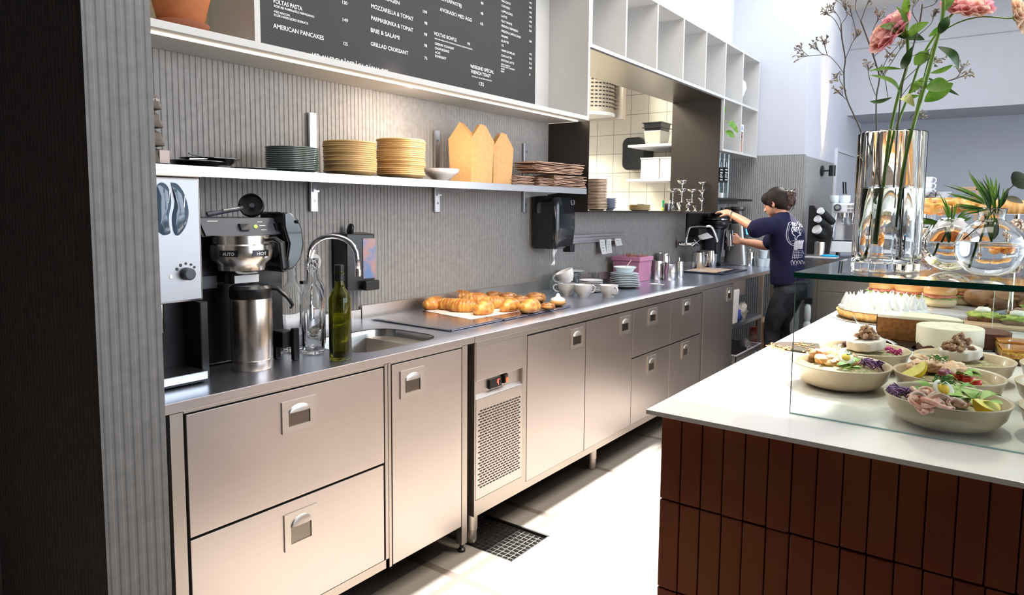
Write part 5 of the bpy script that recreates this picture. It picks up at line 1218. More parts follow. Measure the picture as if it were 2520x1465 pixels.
# ================================================================== CUBES: VASE, PLANT, BOOK, POT
p = PX(1838, 250, -2.34)
c = T('vase', 'bulbous white vase in the last upper cube of the white shelving', 'vase', (-2.335, 6.73, 2.4255))
part('vase_body', MB().lathe([(0, 0.002), (0.032, 0), (0.045, 0.05), (0.085, 0.13), (0.100, 0.18), (0.090, 0.235), (0.055, 0.270), (0.026, 0.285), (0.022, 0.31), (0.026, 0.315), (0.018, 0.314), (0.016, 0.28), (0.04, 0.25), (0, 0.24)], (0, 0, 0), 36), mat('vase_white', (0.74, 0.72, 0.72), 0.25, coat=0.3), c, world=False, smooth='all')
c = T('potted_plant', 'small round-leaved plant in a terracotta pot, lower cube of the white shelving', 'plant', (-2.32, 6.10, 1.9705))
part('pot', MB().lathe([(0, 0.002), (0.055, 0), (0.072, 0.12), (0.077, 0.12), (0.077, 0.14), (0.066, 0.14), (0.06, 0.10), (0, 0.10)], (0, 0, 0), 28), mat('pale_terracotta', (0.62, 0.34, 0.20), 0.7), c, world=False, smooth=True)
def leaf_mb(b, base, tip, w, nrm=(0, 0, 1), curl=0.15, n=8, rnd=1.0, fold=0.0):
    base, tip = Vector(base), Vector(tip); d = tip - base; L = d.length; d.normalize()
    s = d.cross(Vector(nrm)); s = s.normalized() if s.length > 1e-4 else Vector((1, 0, 0)); u = s.cross(d).normalized(); vs = []; fs = []
    for i in range(n + 1):
        t = i / n; ww = w * (math.sin(math.pi * min(1, t ** rnd * 0.97 + 0.015)) ** 0.8); c_ = base + d * L * t + u * curl * L * math.sin(math.pi * t)
        vs += [c_ - s * ww + u * ww * fold, c_, c_ + s * ww + u * ww * fold]
    for i in range(n):
        for k in (0, 1): q = i * 3 + k; fs.append((q, q + 1, q + 4, q + 3))
    b.add(vs, fs); return b
lv = [((0, 0, .14), (0.06, 0.02, 0.30), (0.10, -0.02, 0.345), .05), ((0, 0, .14), (0.08, 0.05, 0.26), (0.14, 0.12, 0.22), .05), ((0, 0, .14), (0.07, 0.10, 0.27), (0.13, 0.22, 0.20), .045), ((0, 0, .14), (0.05, 0.04, 0.2), (0.13, 0.09, 0.14), .05), ((0, 0, .14), (0.05, -0.04, 0.27), (0.10, -0.05, 0.33), .04), ((0, 0, .14), (-0.04, 0.06, 0.27), (-0.03, 0.12, 0.30), .04)]
for s0, m0, e0, w0 in lv:
    part('stem', MB().tube(bez([s0, m0, e0], 5), 0.0022, 5), STEMG, c, world=False)
    d_ = (Vector(e0) - Vector(m0)).normalized()
    b = leaf_mb(MB(), Vector(e0) - d_ * 0.045, Vector(e0) + d_ * 0.05, w0, nrm=(0.9, -0.3, 0.5), curl=0.1, rnd=0.9)
    part('leaf', b, LEAF, c, world=False, smooth='all')
c = T('book', 'upright book with a blue letter a and a photo on its white spine', 'book', (-2.28, 6.525, 1.9705))
part('cover', MB().box(-2.43, -2.197, 6.505, 6.590, 1.9705, 2.235), PAPER, c, bevel=0.002)
part('spine_photo', MB().box(-2.1968, -2.196, 6.512, 6.570, 1.976, 2.165), mat('spine_photo', (0.04, 0.04, 0.06), 0.5, scale=40, col2=(0.55, 0.30, 0.18)), c)
lb = text_mb("a", Vector((0, 6.520, 2.186)), Vector((0, 6.568, 2.186)), 0.045, -2.1962); part('spine_letter', lb, mat('blue_print', (0.03, 0.16, 0.55), 0.5), c)
PXP = -2.275
c = T('terracotta_pot', 'large terracotta pot on its saucer in the wall box above the bean grinder', 'pot', (-2.335, 1.25, 1.9875))
p = PX(446, 76, PXP); yp = p.y
c.location = (PXP, yp, 1.9875); WM[c.name] = Matrix.Translation(c.location)
part('saucer', MB().lathe([(0, 0.001), (0.070, 0), (0.084, 0.014), (0.086, 0.022), (0.080, 0.020), (0.070, 0.008), (0, 0.006)], (0, 0, 0), 40), mat('terracotta_saucer', (0.36, 0.12, 0.06), 0.75, var=0.2), c, world=False, smooth=True)
part('pot_wall', MB().lathe([(0, 0.008), (0.062, 0.008), (0.066, 0.012), (0.094, 0.128), (0.098, 0.13), (0.100, 0.165), (0.094, 0.165), (0.090, 0.13), (0.06, 0.10), (0, 0.10)], (0, 0, 0), 44), TERRA, c, world=False, smooth=True)
part('foliage', (lambda b: [leaf_mb(b, (0, 0, 0.12), (0.10 * math.cos(a), 0.10 * math.sin(a), 0.26 + 0.05 * math.sin(a * 3)), 0.03, curl=0.2) for a in [i * 0.7 for i in range(9)]] and b)(MB()), LEAFD, c, world=False, smooth='all')
# ================================================================== ISLAND
ZI = 0.9
BRICK = mat('terracotta_brick', (0.20, 0.042, 0.013), 0.8, scale=5, col2=(0.225, 0.062, 0.014), bump=0.4, bscale=70)
isl = T('service_counter', 'long island counter clad in upright terracotta bricks under a white stone top', 'counter', (0.4, 3.6, 0))
part('stone_top', MB().box(-0.768, 1.25, 1.617, 6.2, 0.888, 0.9), QUARTZ, isl, bevel=0.0008)
part('core', MB().box(-0.722, 1.2, 1.672, 6.12, 0.0, 0.8875), mat('joint_dark', (0.06, 0.012, 0.006), 0.9), isl)
bk = MB(); random.seed(21)
yf = PZ(1700, 1060, 0.87).y
bw = 0.0555
ip = PY(1649, 1258, 1.660); xs0 = -0.738
zrow = [(0.8875, 0.655), (0.651, 0.41), (0.406, 0.165), (0.161, 0.0)]
for r_, (zt, zb_) in enumerate(zrow):
    x = xs0; k = 0
    while x < 1.2:
        w_ = bw + random.uniform(-0.0012, 0.0012); o_ = random.uniform(-0.002, 0.002); tz = random.uniform(-0.0012, 0.0012)
        if True:
            bk.box(x + 0.0014, min(x + w_ - 0.0014, 1.2), 1.655 + o_, 1.674, zb_ + tz, zt + min(0, tz))
        x += w_; k += 1
    bk.box(-0.740, -0.720, 1.656, 1.700, zb_, zt)
part('brick_cladding', bk, BRICK, isl, bevel=0.0025)
for y0_ in (1.704, 2.59, 3.476, 4.362, 5.248):
    part('staff_side_panel', MB().box(-0.736, -0.722, y0_, min(y0_ + 0.880, 6.12), 0.10, 0.880), STEEL_F, isl, bevel=0.001)
part('plinth', MB().box(-0.722, -0.715, 1.70, 6.12, 0.0, 0.10), BLACKM, isl)
# --- glass display case
ZG = 1.267
gc = T('display_case', 'frameless glass display case on the stone top with a green-edged glass lid', 'display case', (0.1, 2.7, ZI))
GX0, GX1, GY0, GY1 = -0.456, 1.15, 1.812, 3.66
part('lid_pane', MB().box(GX0 - 0.004, GX1, GY0 - 0.004, GY1, ZG - 0.0125, ZG), PANE, gc)
part('lid_edge', MB().box(GX0 - 0.004, GX1, GY0 - 0.0045, GY0 - 0.0039, ZG - 0.0125, ZG).box(GX0 - 0.0046, GX0 - 0.0039, GY0 - 0.004, GY1, ZG - 0.0125, ZG), PANE_EDGE, gc)
part('front_pane', MB().box(GX0, GX1, GY0, GY0 + 0.006, ZI + 0.0002, ZG - 0.013), PANE, gc)
part('pane_edge', MB().box(GX0 - 0.0012, GX0, GY0, GY0 + 0.006, ZI + 0.0002, ZG - 0.013), mat('pale_glass_edge', (0.30, 0.36, 0.30), 0.15), gc)
part('pane_foot', MB().box(GX0, GX1, GY0 - 0.0006, GY0, ZI + 0.0002, ZI + 0.004), mat('aqua_edge', (0.35, 0.55, 0.56), 0.15), gc)
part('rear_pane', MB().box(-0.076, GX1, GY1 - 0.006, GY1, ZI + 0.0002, ZG - 0.013), PANE, gc)
part('rear_pane_edge', MB().box(-0.0785, -0.076, GY1 - 0.006, GY1, ZI + 0.0002, ZG - 0.013), mat('light_glass_edge', (0.60, 0.66, 0.62), 0.15), gc)
part('bonding_strip', MB().box(GX0, GX1, GY0 - 0.0005, GY0 + 0.0005, ZG - 0.0145, ZG - 0.0126), STEEL_POL, gc)

# ------------------------------------------------------------------ salads
def oval_bowl():
    return MB().lathe([(0, 0.004), (0.074, 0.003), (0.078, 0), (0.086, 0.001), (0.110, 0.012), (0.127, 0.032), (0.1335, 0.056), (0.1385, 0.0655), (0.1395, 0.069), (0.137, 0.0705), (0.130, 0.066), (0.123, 0.036), (0.106, 0.016), (0, 0.008)], (0, 0, 0), 64)
EGGW = mat('egg_white', (0.84, 0.82, 0.76), 0.35, var=0.02); YOLK = mat('egg_yolk', (0.80, 0.52, 0.05), 0.6, var=0.12, scale=80)
LEMON = mat('lemon_peel', (0.88, 0.60, 0.02), 0.4, bump=0.2, bscale=200); LEMONF = mat('lemon_flesh', (0.86, 0.74, 0.22), 0.3, var=0.12, scale=60)
SALMON = mat('roast_chicken', (0.62, 0.28, 0.12), 0.5, scale=22, col2=(0.72, 0.46, 0.28), bump=0.5, bscale=60)
TUNA = mat('poached_salmon', (0.70, 0.40, 0.24), 0.5, scale=30, col2=(0.78, 0.58, 0.42), bump=0.5, bscale=80)
SHRIMP = mat('shrimp', (0.80, 0.42, 0.32), 0.35, scale=50, col2=(0.86, 0.64, 0.54))
CABB = mat('red_cabbage', (0.10, 0.03, 0.14), 0.45, scale=40, col2=(0.35, 0.18, 0.40)); GREENS = mat('salad_green', (0.16, 0.34, 0.04), 0.45, scale=25, col2=(0.42, 0.55, 0.16))
CUC = mat('cucumber', (0.55, 0.66, 0.42), 0.35, scale=20, col2=(0.75, 0.80, 0.62)); TOM = mat('tomato_red', (0.62, 0.03, 0.015), 0.2, var=0.15, coat=0.4)
BEET = mat('beetroot', (0.035, 0.006, 0.014), 0.25, var=0.3, coat=0.3); PICK = mat('pink_onion', (0.58, 0.05, 0.28), 0.35, var=0.3, scale=60)
GOAT = mat('goat_cheese', (0.66, 0.60, 0.55), 0.6, var=0.04, scale=30, bump=0.3, bscale=90); NUT = mat('walnut', (0.30, 0.15, 0.08), 0.6, scale=60, col2=(0.52, 0.34, 0.24), bump=0.6, bscale=120)
RICE = mat('grain_base', (0.22, 0.20, 0.09), 0.6, col2=(0.45, 0.36, 0.20), scale=90, bump=0.5, bscale=200); DILL = mat('dill', (0.06, 0.20, 0.02), 0.5, var=0.4)
AVO = mat('avocado', (0.28, 0.42, 0.06), 0.4, scale=14, col2=(0.58, 0.62, 0.22))
def w_bowl(lab, x, y, rz=0, s=1.0):
    s = 1.0
    c = T('salad_bowl', lab, 'bowl', (x, y, ZI + 0.0005), rz)
    part('bowl_shell', (lambda b: (setattr(b, 'v', [v * s for v in b.v]), b)[1])(oval_bowl()), STONEW, c, world=False, smooth='all')
    part('salad_base', MB().ball((0, 0, 0.038 * s), (0.118, 0.118, 0.020), 26, 8, amp=0.15, freq=6, seed=int(abs(x) * 100)), RICE, c, world=False, smooth='all')
    return c
def lemon(c, M):
    n = 14; vs = []; fs = []; R = 0.036
    for half in (-1, 1):
        a = half * 0.42
        vs.append((-R, 0, 0)); vs.append((R, 0, 0))
    b = MB(M); arcs = []
    for k in range(7):
        th = -0.5 + k / 6; arcs.append([(R * math.cos(math.pi * i / n) * 1.12, R * math.sin(math.pi * i / n) * math.sin(th), R * math.sin(math.pi * i / n) * math.cos(th)) for i in range(n + 1)])
    vs = [p for a in arcs for p in a]
    fs = [(a * (n + 1) + i, a * (n + 1) + i + 1, (a + 1) * (n + 1) + i + 1, (a + 1) * (n + 1) + i) for a in range(6) for i in range(n)]
    b.add(vs, fs); o = part('lemon_peel', b, LEMON, c, world=False, smooth='all')
    f_ = MB(M)
    for a in (arcs[0], arcs[-1]):
        ap = [(p[0] * 0.97, p[1] * 0.97, p[2] * 0.97) for p in a]; f_.add(ap, [tuple(range(len(ap)))])
    part('lemon_flesh', f_, LEMONF, c, world=False)
def lumps(c, nm, m, n, ctr, spread, r, seed, amp=0.5, zf=0.7, squash=(1, 1, 1)):
    random.seed(seed)
    for i in range(n):
        p = Vector((ctr[0] + random.uniform(-1, 1) * spread[0], ctr[1] + random.uniform(-1, 1) * spread[1], ctr[2] + random.uniform(0, 1) * spread[2]))
        rr = r * random.uniform(0.75, 1.25)
        part(nm, MB().ball(p, (rr * squash[0] * random.uniform(.8, 1.3), rr * squash[1] * random.uniform(.8, 1.3), rr * zf), 14, 9, amp=amp, freq=2.2, seed=seed + i, M=rot(random.uniform(-25, 25), random.uniform(-25, 25), random.uniform(0, 180))), m, c, world=False, smooth='all')
def shreds(c, nm, m, n, ctr, R, seed, rad=0.0016, L=0.035):
    random.seed(seed); b = MB()
    for i in range(n):
        a = random.uniform(0, 6.28); q = R * math.sqrt(random.random()); p = Vector((ctr[0] + q * math.cos(a), ctr[1] + q * math.sin(a), ctr[2] + random.uniform(0, 0.014)))
        d = Vector((random.uniform(-1, 1), random.uniform(-1, 1), random.uniform(-.3, .5))).normalized(); e = Vector((random.uniform(-1, 1), random.uniform(-1, 1), 1)).normalized()
        b.tube([p - d * L / 2, p + e * L * 0.25, p + d * L / 2], [rad * .6, rad, rad * .6], 5, sq=1.8)
    return part(nm, b, m, c, world=False, smooth='all')
def egg(c, loc, M):
    b = MB(at(*loc, M)); b.lathe([(0, -0.019), (0.012, -0.016), (0.019, -0.008), (0.0215, 0), (0.0205, 0.0015), (0.012, 0.001)], (0, 0, 0), 26, sq=1.2)
    part('egg_white', b, EGGW, c, world=False, smooth='all')
    part('egg_yolk', MB(at(*loc, M)).ball((0, 0, 0.0005), (0.0125, 0.0145, 0.005), 20, 8), YOLK, c, world=False, smooth='all')
def shrimp(c, loc, M, s=1.0):
    pts = []; rr = []
    for i in range(16):
        t = i / 15; a = -0.3 + t * 4.0; q = 0.015 * s
        pts.append((q * math.cos(a), q * math.sin(a) * 1.05, 0.004 * t)); rr.append(s * 0.0068 * (0.9 - 0.55 * t) * (1 + 0.10 * math.cos(i * 2.6)))
    b = MB(at(*loc, M)); b.tube(pts, rr, 10); part('shrimp', b, SHRIMP, c, world=False, smooth='all')
def greens(c, n, ctr, R, seed, L=0.04, m=None, nm='salad_leaf'):
    random.seed(seed)
    for i in range(n):
        a = random.uniform(0, 6.28); p = Vector(ctr) + Vector((R * 0.6 * math.cos(a), R * 0.6 * math.sin(a), random.uniform(0, .008))); e = p + Vector((L * math.cos(a), L * math.sin(a), random.uniform(0.0, .018)))
        part(nm, leaf_mb(MB(), p, e, L * 0.38, curl=random.uniform(.1, .35), fold=random.uniform(-.4, .4)), m or GREENS, c, world=False, smooth='all')
# bowl A (left, chicken with egg and lemon): view from camera is along (-0.58,0.81)
def LX(c, px, py, z):
    z += 0.006
    return LX_(c, px, py, z)
def LX_(c, px, py, z):   # a photograph point at height z above the counter, in the bowl's own axes
    return WM[c.name].inverted() @ PZ(px, py, ZI + z)
A_ = PZ(2068, 900, 0.95)
c = w_bowl('round sand coloured bowl of chicken salad with egg and lemon, nearest the glass corner', -0.414, 2.205, 12)
lemon(c, Matrix.Translation(LX(c, 1996, 895, 0.062)) @ rot(150, 10, -35)); egg(c, LX(c, 2082, 880, 0.085), rot(38, 10, 0))
lumps(c, 'chicken_piece', SALMON, 17, LX(c, 2052, 890, 0.055), (0.050, 0.05, 0.020), 0.019, 4); lumps(c, 'chicken_piece', SALMON, 1, LX(c, 2042, 875, 0.066), (0, 0, 0), 0.032, 9, zf=.5)
lumps(c, 'cucumber_slice', CUC, 3, LX(c, 2075, 912, 0.046), (0.018, 0.012, 0.004), 0.014, 14, amp=0.1, zf=.3)
greens(c, 9, LX(c, 2095, 910, 0.055), 0.03, 6); greens(c, 7, (0.0, 0.05, 0.06), 0.05, 66); shreds(c, 'cabbage_shreds', CABB, 40, LX(c, 2143, 903, 0.050), 0.026, 5); shreds(c, 'egg_herbs', DILL, 14, LX(c, 2088, 874, 0.094), 0.010, 15, 0.0007, 0.008)
# bowl B (front, shrimp)
c = w_bowl('round sand coloured bowl of shrimp salad, foremost in the case', -0.124, 1.965, 14, 1.14)
shreds(c, 'cabbage_shreds', CABB, 52, LX(c, 2222, 975, 0.056), 0.030, 7); lemon(c, Matrix.Translation(LX(c, 2424, 985, 0.075)) @ rot(150, 10, 40))
random.seed(12)
for i in range(26):
    p = LX(c, random.uniform(2255, 2365), random.uniform(960, 1002), 0.060 + random.uniform(0, 0.018)); shrimp(c, p, rot(random.uniform(-50, 50), random.uniform(-50, 50), random.uniform(0, 360)), 1.15)
egg(c, LX(c, 2322, 958, 0.090), rot(48, -24, 30)); lumps(c, 'tomato_piece', TOM, 4, LX(c, 2262, 996, 0.050), (0.022, 0.012, 0.003), 0.011, 5, amp=0.1)
greens(c, 10, LX(c, 2395, 992, 0.060), 0.03, 8, 0.05); greens(c, 8, (0, 0.05, 0.058), 0.05, 88, 0.05); lumps(c, 'avocado_piece', AVO, 4, LX(c, 2390, 990, 0.056), (0.022, 0.014, 0.006), 0.015, 25, amp=.15, zf=.6)
shreds(c, 'dill', DILL, 40, LX(c, 2322, 945, 0.098), 0.020, 11, 0.0009, 0.018)
# bowl C (middle, salmon and tomato)
c = w_bowl('sand coloured bowl of flaked salmon salad with lemon and tomatoes, behind the shrimp bowl', -0.141, 2.248, 10, 1.16)
lemon(c, Matrix.Translation(LX(c, 2243, 905, 0.075)) @ rot(145, -35, 10)); lumps(c, 'salmon_flake', TUNA, 24, LX(c, 2303, 911, 0.058), (0.055, 0.05, 0.028), 0.019, 31); greens(c, 8, (0.0, 0.02, 0.058), 0.06, 99, 0.05)
for px, py in ((2362, 930), (2382, 936), (2402, 942)): part('tomato', MB().ball(LX(c, px, py, 0.058), (0.015, 0.015, 0.012), 16, 10), TOM, c, world=False, smooth='all')
greens(c, 4, LX(c, 2370, 948, 0.054), 0.02, 17, 0.03); shreds(c, 'dill', DILL, 34, LX(c, 2312, 888, 0.090), 0.028, 19, 0.0009, 0.016); lumps(c, 'onion_piece', mat('red_onion', (0.35, 0.08, 0.12), 0.3, var=.3), 3, LX(c, 2325, 918, 0.068), (0.02, 0.01, 0.005), 0.011, 41, amp=.2)
# bowl D (beetroot and goat cheese, left rear)
def cheese_bowl(lab, x, y, s, pc, nut, rz=10):
    c = w_bowl(lab, x, y, rz, s)
    lumps(c, 'beetroot_piece', BEET, 10, LX(c, pc[0], pc[1] + 12, 0.040), (0.055, 0.035, 0.012), 0.017, int(pc[0]), amp=.2)
    k = LX(c, pc[0], pc[1], 0.076); random.seed(int(pc[0]))
    part('goat_cheese', MB(at(*k, rot(4, -6, 0))).lathe([(0, -0.016), (0.053, -0.016), (0.058, -0.012), (0.059, 0.010), (0.055, 0.015), (0, 0.016)], (0, 0, 0), 40, wav=lambda a: 1 + 0.045 * math.cos(9 * a) * (1 if s > 0 else 1)), GOAT, c, world=False, smooth=True)
    for i in range(34):
        a = random.uniform(0, 6.28); q = random.uniform(0, 0.030 + nut); z = 0.016 + 0.045 * max(0, 1 - q / 0.045) * random.random()
        part('walnut_piece', MB().ball(k + Vector((q * math.cos(a), q * math.sin(a), z)), (0.013, 0.010, 0.008), 12, 8, amp=0.9, freq=3, seed=i + int(pc[0]), M=rot(random.uniform(0, 90), random.uniform(0, 90), random.uniform(0, 180))), NUT, c, world=False, smooth='all')
    return c
c = cheese_bowl('sand coloured bowl with goat cheese, walnuts and pink onions, behind the egg salad', -0.401, 2.503, 1.08, (2130, 846), 0.006)
shreds(c, 'pickled_onion', PICK, 26, LX(c, 2198, 870, 0.046), 0.020, 51, 0.0018, 0.02)
shreds(c, 'sprouts', EGGW, 10, LX(c, 2058, 862, 0.052), 0.012, 52, 0.0016, 0.02)
cheese_bowl('sand coloured bowl with goat cheese and walnuts, behind the salmon salad', -0.121, 2.532, 1.22, (2362, 868), 0.020)
c = w_bowl('bowl cut off by the picture edge, lower of the two, beside the shrimp bowl', 0.159, 1.998, 14, 1.1); greens(c, 6, (0, 0, 0.05), 0.04, 61); shreds(c, 'cabbage_shreds', CABB, 25, (-0.05, 0.0, 0.05), 0.03, 62)
c = w_bowl('bowl with an orange filling cut off by the picture edge, upper one', 0.150, 2.286, 14, 1.0); lumps(c, 'salmon_flake', TUNA, 10, (0, 0, 0.05), (0.05, 0.03, 0.01), 0.02, 71)
c = w_bowl('small far bowl half cut off at the picture edge behind the caramel squares', 0.160, 2.575, 14, 0.95)
# ------------------------------------------------------------------ wooden paddle and crumbs
PADM = mat('grey_slate_board', (0.060, 0.047, 0.038), 0.9, var=0.06, scale=20, spec=0.1)
a = PZ(1960, 858, 0.906)
pd = T('cake_stand', 'flat oval stone board with orange crumbs behind the egg salad', 'board', (-0.60, 2.72, ZI))
part('board', MB().lathe([(0, 0.0), (0.158, 0.0), (0.160, 0.003), (0.158, 0.007), (0, 0.007)], (-0.602, 2.73, ZI + 0.0005), 56, sq=0.62, M=rot(z=4)), PADM, pd, smooth=True)
pdl = T('cake_server_board', 'brown paddle handle sticking out beyond the stone board', 'board', (-0.5, 2.95, ZI))
part('paddle', MB().hexa([(-0.60, 2.90, ZI + .001), (-0.42, 2.95, ZI + .001), (-0.42, 3.02, ZI + .001), (-0.60, 2.935, ZI + .001)], [(-0.60, 2.90, ZI + .012), (-0.42, 2.95, ZI + .012), (-0.42, 3.02, ZI + .012), (-0.60, 2.935, ZI + .012)]), mat('paddle_wood', (0.36, 0.18, 0.10), 0.5), pdl, bevel=0.004)
random.seed(77); cr = MB()
for i in range(150):
    g_ = random.choice(((1930, 858, 9), (1978, 848, 12), (2000, 862, 12), (1900, 852, 8))); p = PZ(g_[0] + random.gauss(0, g_[2]), g_[1] + random.gauss(0, 3.2), ZI + 0.009)
    cr.ball((p.x, p.y, ZI + 0.0095), (random.uniform(.0015, .005),) * 2 + (0.002,), 6, 4, amp=.6, seed=i)
o = solo('crumbs', cr, mat('orange_crumb', (0.72, 0.34, 0.12), 0.8, var=0.3, scale=90), 'orange cake crumbs scattered on the stone board', 'crumbs'); o['kind'] = 'stuff'
# ------------------------------------------------------------------ cakes
def wedge_cake(b, R, h, a0, a1, layers):
    pass
CRUST = mat('tart_crust', (0.72, 0.34, 0.09), 0.6, scale=30, col2=(0.82, 0.48, 0.18)); MER = mat('meringue', (0.70, 0.68, 0.66), 0.45, var=0.02)
tx_, ty_ = -0.525, 3.73
c = T('meringue_tart', 'round tart with a fluted golden crust and white meringue peaks', 'tart', (tx_, ty_, ZI + 0.002))
R_ = 0.205
part('tart_base', MB().lathe([(0, 0), (R_ * 1.12, 0), (R_ * 1.12, 0.003), (0, 0.003)], (0, 0, 0), 48), STEEL_P, c, world=False)
part('crust', MB().lathe([(0, 0.004), (R_ * 0.93, 0.004), (R_, 0.040), (R_ * 0.96, 0.042), (0, 0.036)], (0, 0, 0), 150, wav=lambda a: 1 + 0.018 * math.cos(50 * a)), CRUST, c, world=False, smooth='all')
part('meringue', MB().lathe([(R_ * 0.93, 0.040), (R_ * 0.97, 0.052), (R_ * 0.9, 0.066), (0, 0.074)], (0, 0, 0), 60, wav=lambda a: 1 + 0.02 * math.cos(21 * a)), MER, c, world=False, smooth='all')
pk_ = MB(); random.seed(5)
for ring in range(6):
    rr = R_ * 0.90 * ring / 5.4; n_ = max(1, int(ring * 5.4))
    for k in range(n_):
        a = 2 * math.pi * k / n_ + random.uniform(-.1, .1) + ring; x, y = rr * math.cos(a), rr * math.sin(a); h = random.uniform(0.045, 0.064); dx, dy = random.uniform(-.008, .008), random.uniform(-.008, .008)
        z0 = 0.066
        pk_.tube([(x, y, z0 - .01), (x, y, z0 + h * .25), (x + dx * .3, y + dy * .3, z0 + h * .55), (x + dx, y + dy, z0 + h * .85), (x + dx * 2, y + dy * 2, z0 + h)], [0.0185, 0.0155, 0.0085, 0.0035, 0.0006], 9)
o = part('meringue_peaks', pk_, MER, c, world=False, smooth='all')
# pumpkin cake, cut open
CAKEIN = mat('pumpkin_cake', (0.17, 0.060, 0.010), 0.8, scale=60, col2=(0.24, 0.095, 0.018), bump=0.7, bscale=140); FROST = mat('cream_frosting', (0.66, 0.60, 0.48), 0.5, var=0.04, scale=20); CHOC = mat('chocolate_sponge', (0.09, 0.03, 0.015), 0.8, var=0.3, scale=60, bump=0.6, bscale=120)
cx2, cy2 = -0.318, 3.235
def cake(lab, cxx, cyy, R, hh, a0, a1, mi, mf, hf_, side=True, mi2=None, cuts=0, name='cake'):
    c = T(name, lab, 'cake', (cxx, cyy, ZI + 0.003))
    A0, A1 = math.radians(a0), math.radians(a1); n_ = 40
    def sector(r, z0, z1):
        pts = [(0, 0)] + [(r * math.cos(A0 + (A1 - A0) * i / n_), r * math.sin(A0 + (A1 - A0) * i / n_)) for i in range(n_ + 1)]
        return MB().prism(pts, z0, z1)
    part('board', MB().lathe([(0, 0), (R * 1.12, 0), (R * 1.12, 0.004), (0, 0.004)], (0, 0, 0), 48), DKST, c, world=False)
    part('sponge', sector(R * 0.985, 0.005, hh), mi, c, world=False)
    if mi2: part('cream_layer', sector(R * 0.99, hh * 0.62, hh * 0.76), mf, c, world=False)
    part('frosting', sector(R * 1.0, hh, hh + hf_), mf, c, world=False, bevel=0.004)
    if side:
        b = MB(); vs = []; m_ = 40
        for i in range(m_ + 1):
            a = A0 + (A1 - A0) * i / m_
            for r_, z in ((R * 0.985, hh * 0.34 * (1 + 0.2 * math.sin(i * 1.7))), (R * 1.012, hh * 0.42), (R * 1.012, hh + hf_ * 0.8), (R * 0.99, hh + hf_)): vs.append((r_ * math.cos(a), r_ * math.sin(a), z))
        b.add(vs, [(i * 4 + k, i * 4 + k + 1, i * 4 + k + 5, i * 4 + k + 4) for i in range(m_) for k in range(3)]); part('side_frosting', b, mf, c, world=False, smooth='all')
    if cuts:
        b = MB()
        for k in range(cuts):
            a = A0 + (A1 - A0) * (k + 1) / (cuts + 1); d = Vector((math.cos(a), math.sin(a), 0)); s_ = Vector((-d.y, d.x, 0)) * 0.0006
            b.add([d * 0.01 + s_ + Vector((0, 0, hh + hf_ + .0004)), d * R + s_ + Vector((0, 0, hh + hf_ + .0004)), d * R - s_ + Vector((0, 0, hh + hf_ + .0004)), d * 0.01 - s_ + Vector((0, 0, hh + hf_ + .0004))], [(0, 1, 2, 3)])
        part('cut_lines', b, mat('cut_shadow', (0.35, 0.28, 0.2), 0.8) if 'cut_shadow' not in bpy.data.materials else bpy.data.materials['cut_shadow'], c, world=False)
    return c
cake('tall pumpkin cake with white frosting, cut open towards the aisle', -0.307, 3.110, 0.150, 0.090, 1, 179, CAKEIN, FROST, 0.014, name='pumpkin_cake')
cake('layered chocolate cake under smooth cream, cut into portions', -0.192, 2.985, 0.108, 0.082, 0, 360, CHOC, FROST, 0.016, side=True, mi2=True, cuts=5, name='chocolate_cake')
cake('low dark chocolate cake behind the cream-topped one', -0.085, 3.19, 0.085, 0.058, 0, 360, CHOC, CHOC, 0.006, side=False, name='mud_cake')
c = T('cake_server', 'long steel cake server leaning on the pumpkin cake board', 'server', (-0.40, 3.1, ZI))
a, b_, d_ = PZ(2110, 795, 0.955), PZ(2160, 822, 0.925), PZ(2205, 848, 0.912)
part('handle', MB().tube([a + Vector((-0.04, 0.12, 0.01)), a, b_], [0.0035, 0.003, 0.0045], 8, sq=.5), STEEL_POL, c, smooth='all')
part('blade', MB().tube([b_, (b_ + d_) / 2, d_], [0.0045, 0.012, 0.009], 10, sq=.15), STEEL_POL, c, smooth='all')
c = T('cake_server', 'second steel cake server sticking out behind the meringue tart', 'server', (-0.3, 3.7, ZI))
a, b_ = PZ(2290, 772, 0.935), PZ(2350, 786, 0.925)
part('handle', MB().tube([a, b_], [0.0035, 0.004], 8, sq=.5), STEEL_POL, c, smooth='all')
solo('cake_dish', MB().box(-0.34, -0.17, 3.86, 4.06, 0.9005, 0.935), mat('pale_dish', (0.52, 0.52, 0.55), 0.4), 'pale rectangular dish between the tart and the avocado toasts', 'dish', bevel=0.01)
# caramel squares
CARA = mat('caramel_glaze', (0.42, 0.14, 0.02), 0.12, scale=14, col2=(0.62, 0.30, 0.05), coat=0.6); CUST = mat('custard_layer', (0.72, 0.45, 0.06), 0.4, scale=40, col2=(0.30, 0.10, 0.03))
for i, (x, y, w_, d__, lab) in enumerate(((0.02, 3.10, 0.14, 0.10, 'glazed caramel square at the back'), (0.035, 2.93, 0.14, 0.12, 'glazed caramel square in front with a yellow side'))):
    c = T('caramel_square', lab, 'cake', (x, y, ZI + 0.001), 8, 'caramel squares behind the goat cheese bowl')
    part('base', MB().box(-w_ / 2, w_ / 2, -d__ / 2, d__ / 2, 0.0, 0.022), CHOC, c, world=False, bevel=0.003)
    part('filling', MB().box(-w_ / 2 + .001, w_ / 2 - .001, -d__ / 2 + .001, d__ / 2 - .001, 0.022, 0.046), CUST, c, world=False, bevel=0.003)
    part('glaze', MB().box(-w_ / 2, w_ / 2, -d__ / 2, d__ / 2, 0.046, 0.055), CARA, c, world=False, bevel=0.003)
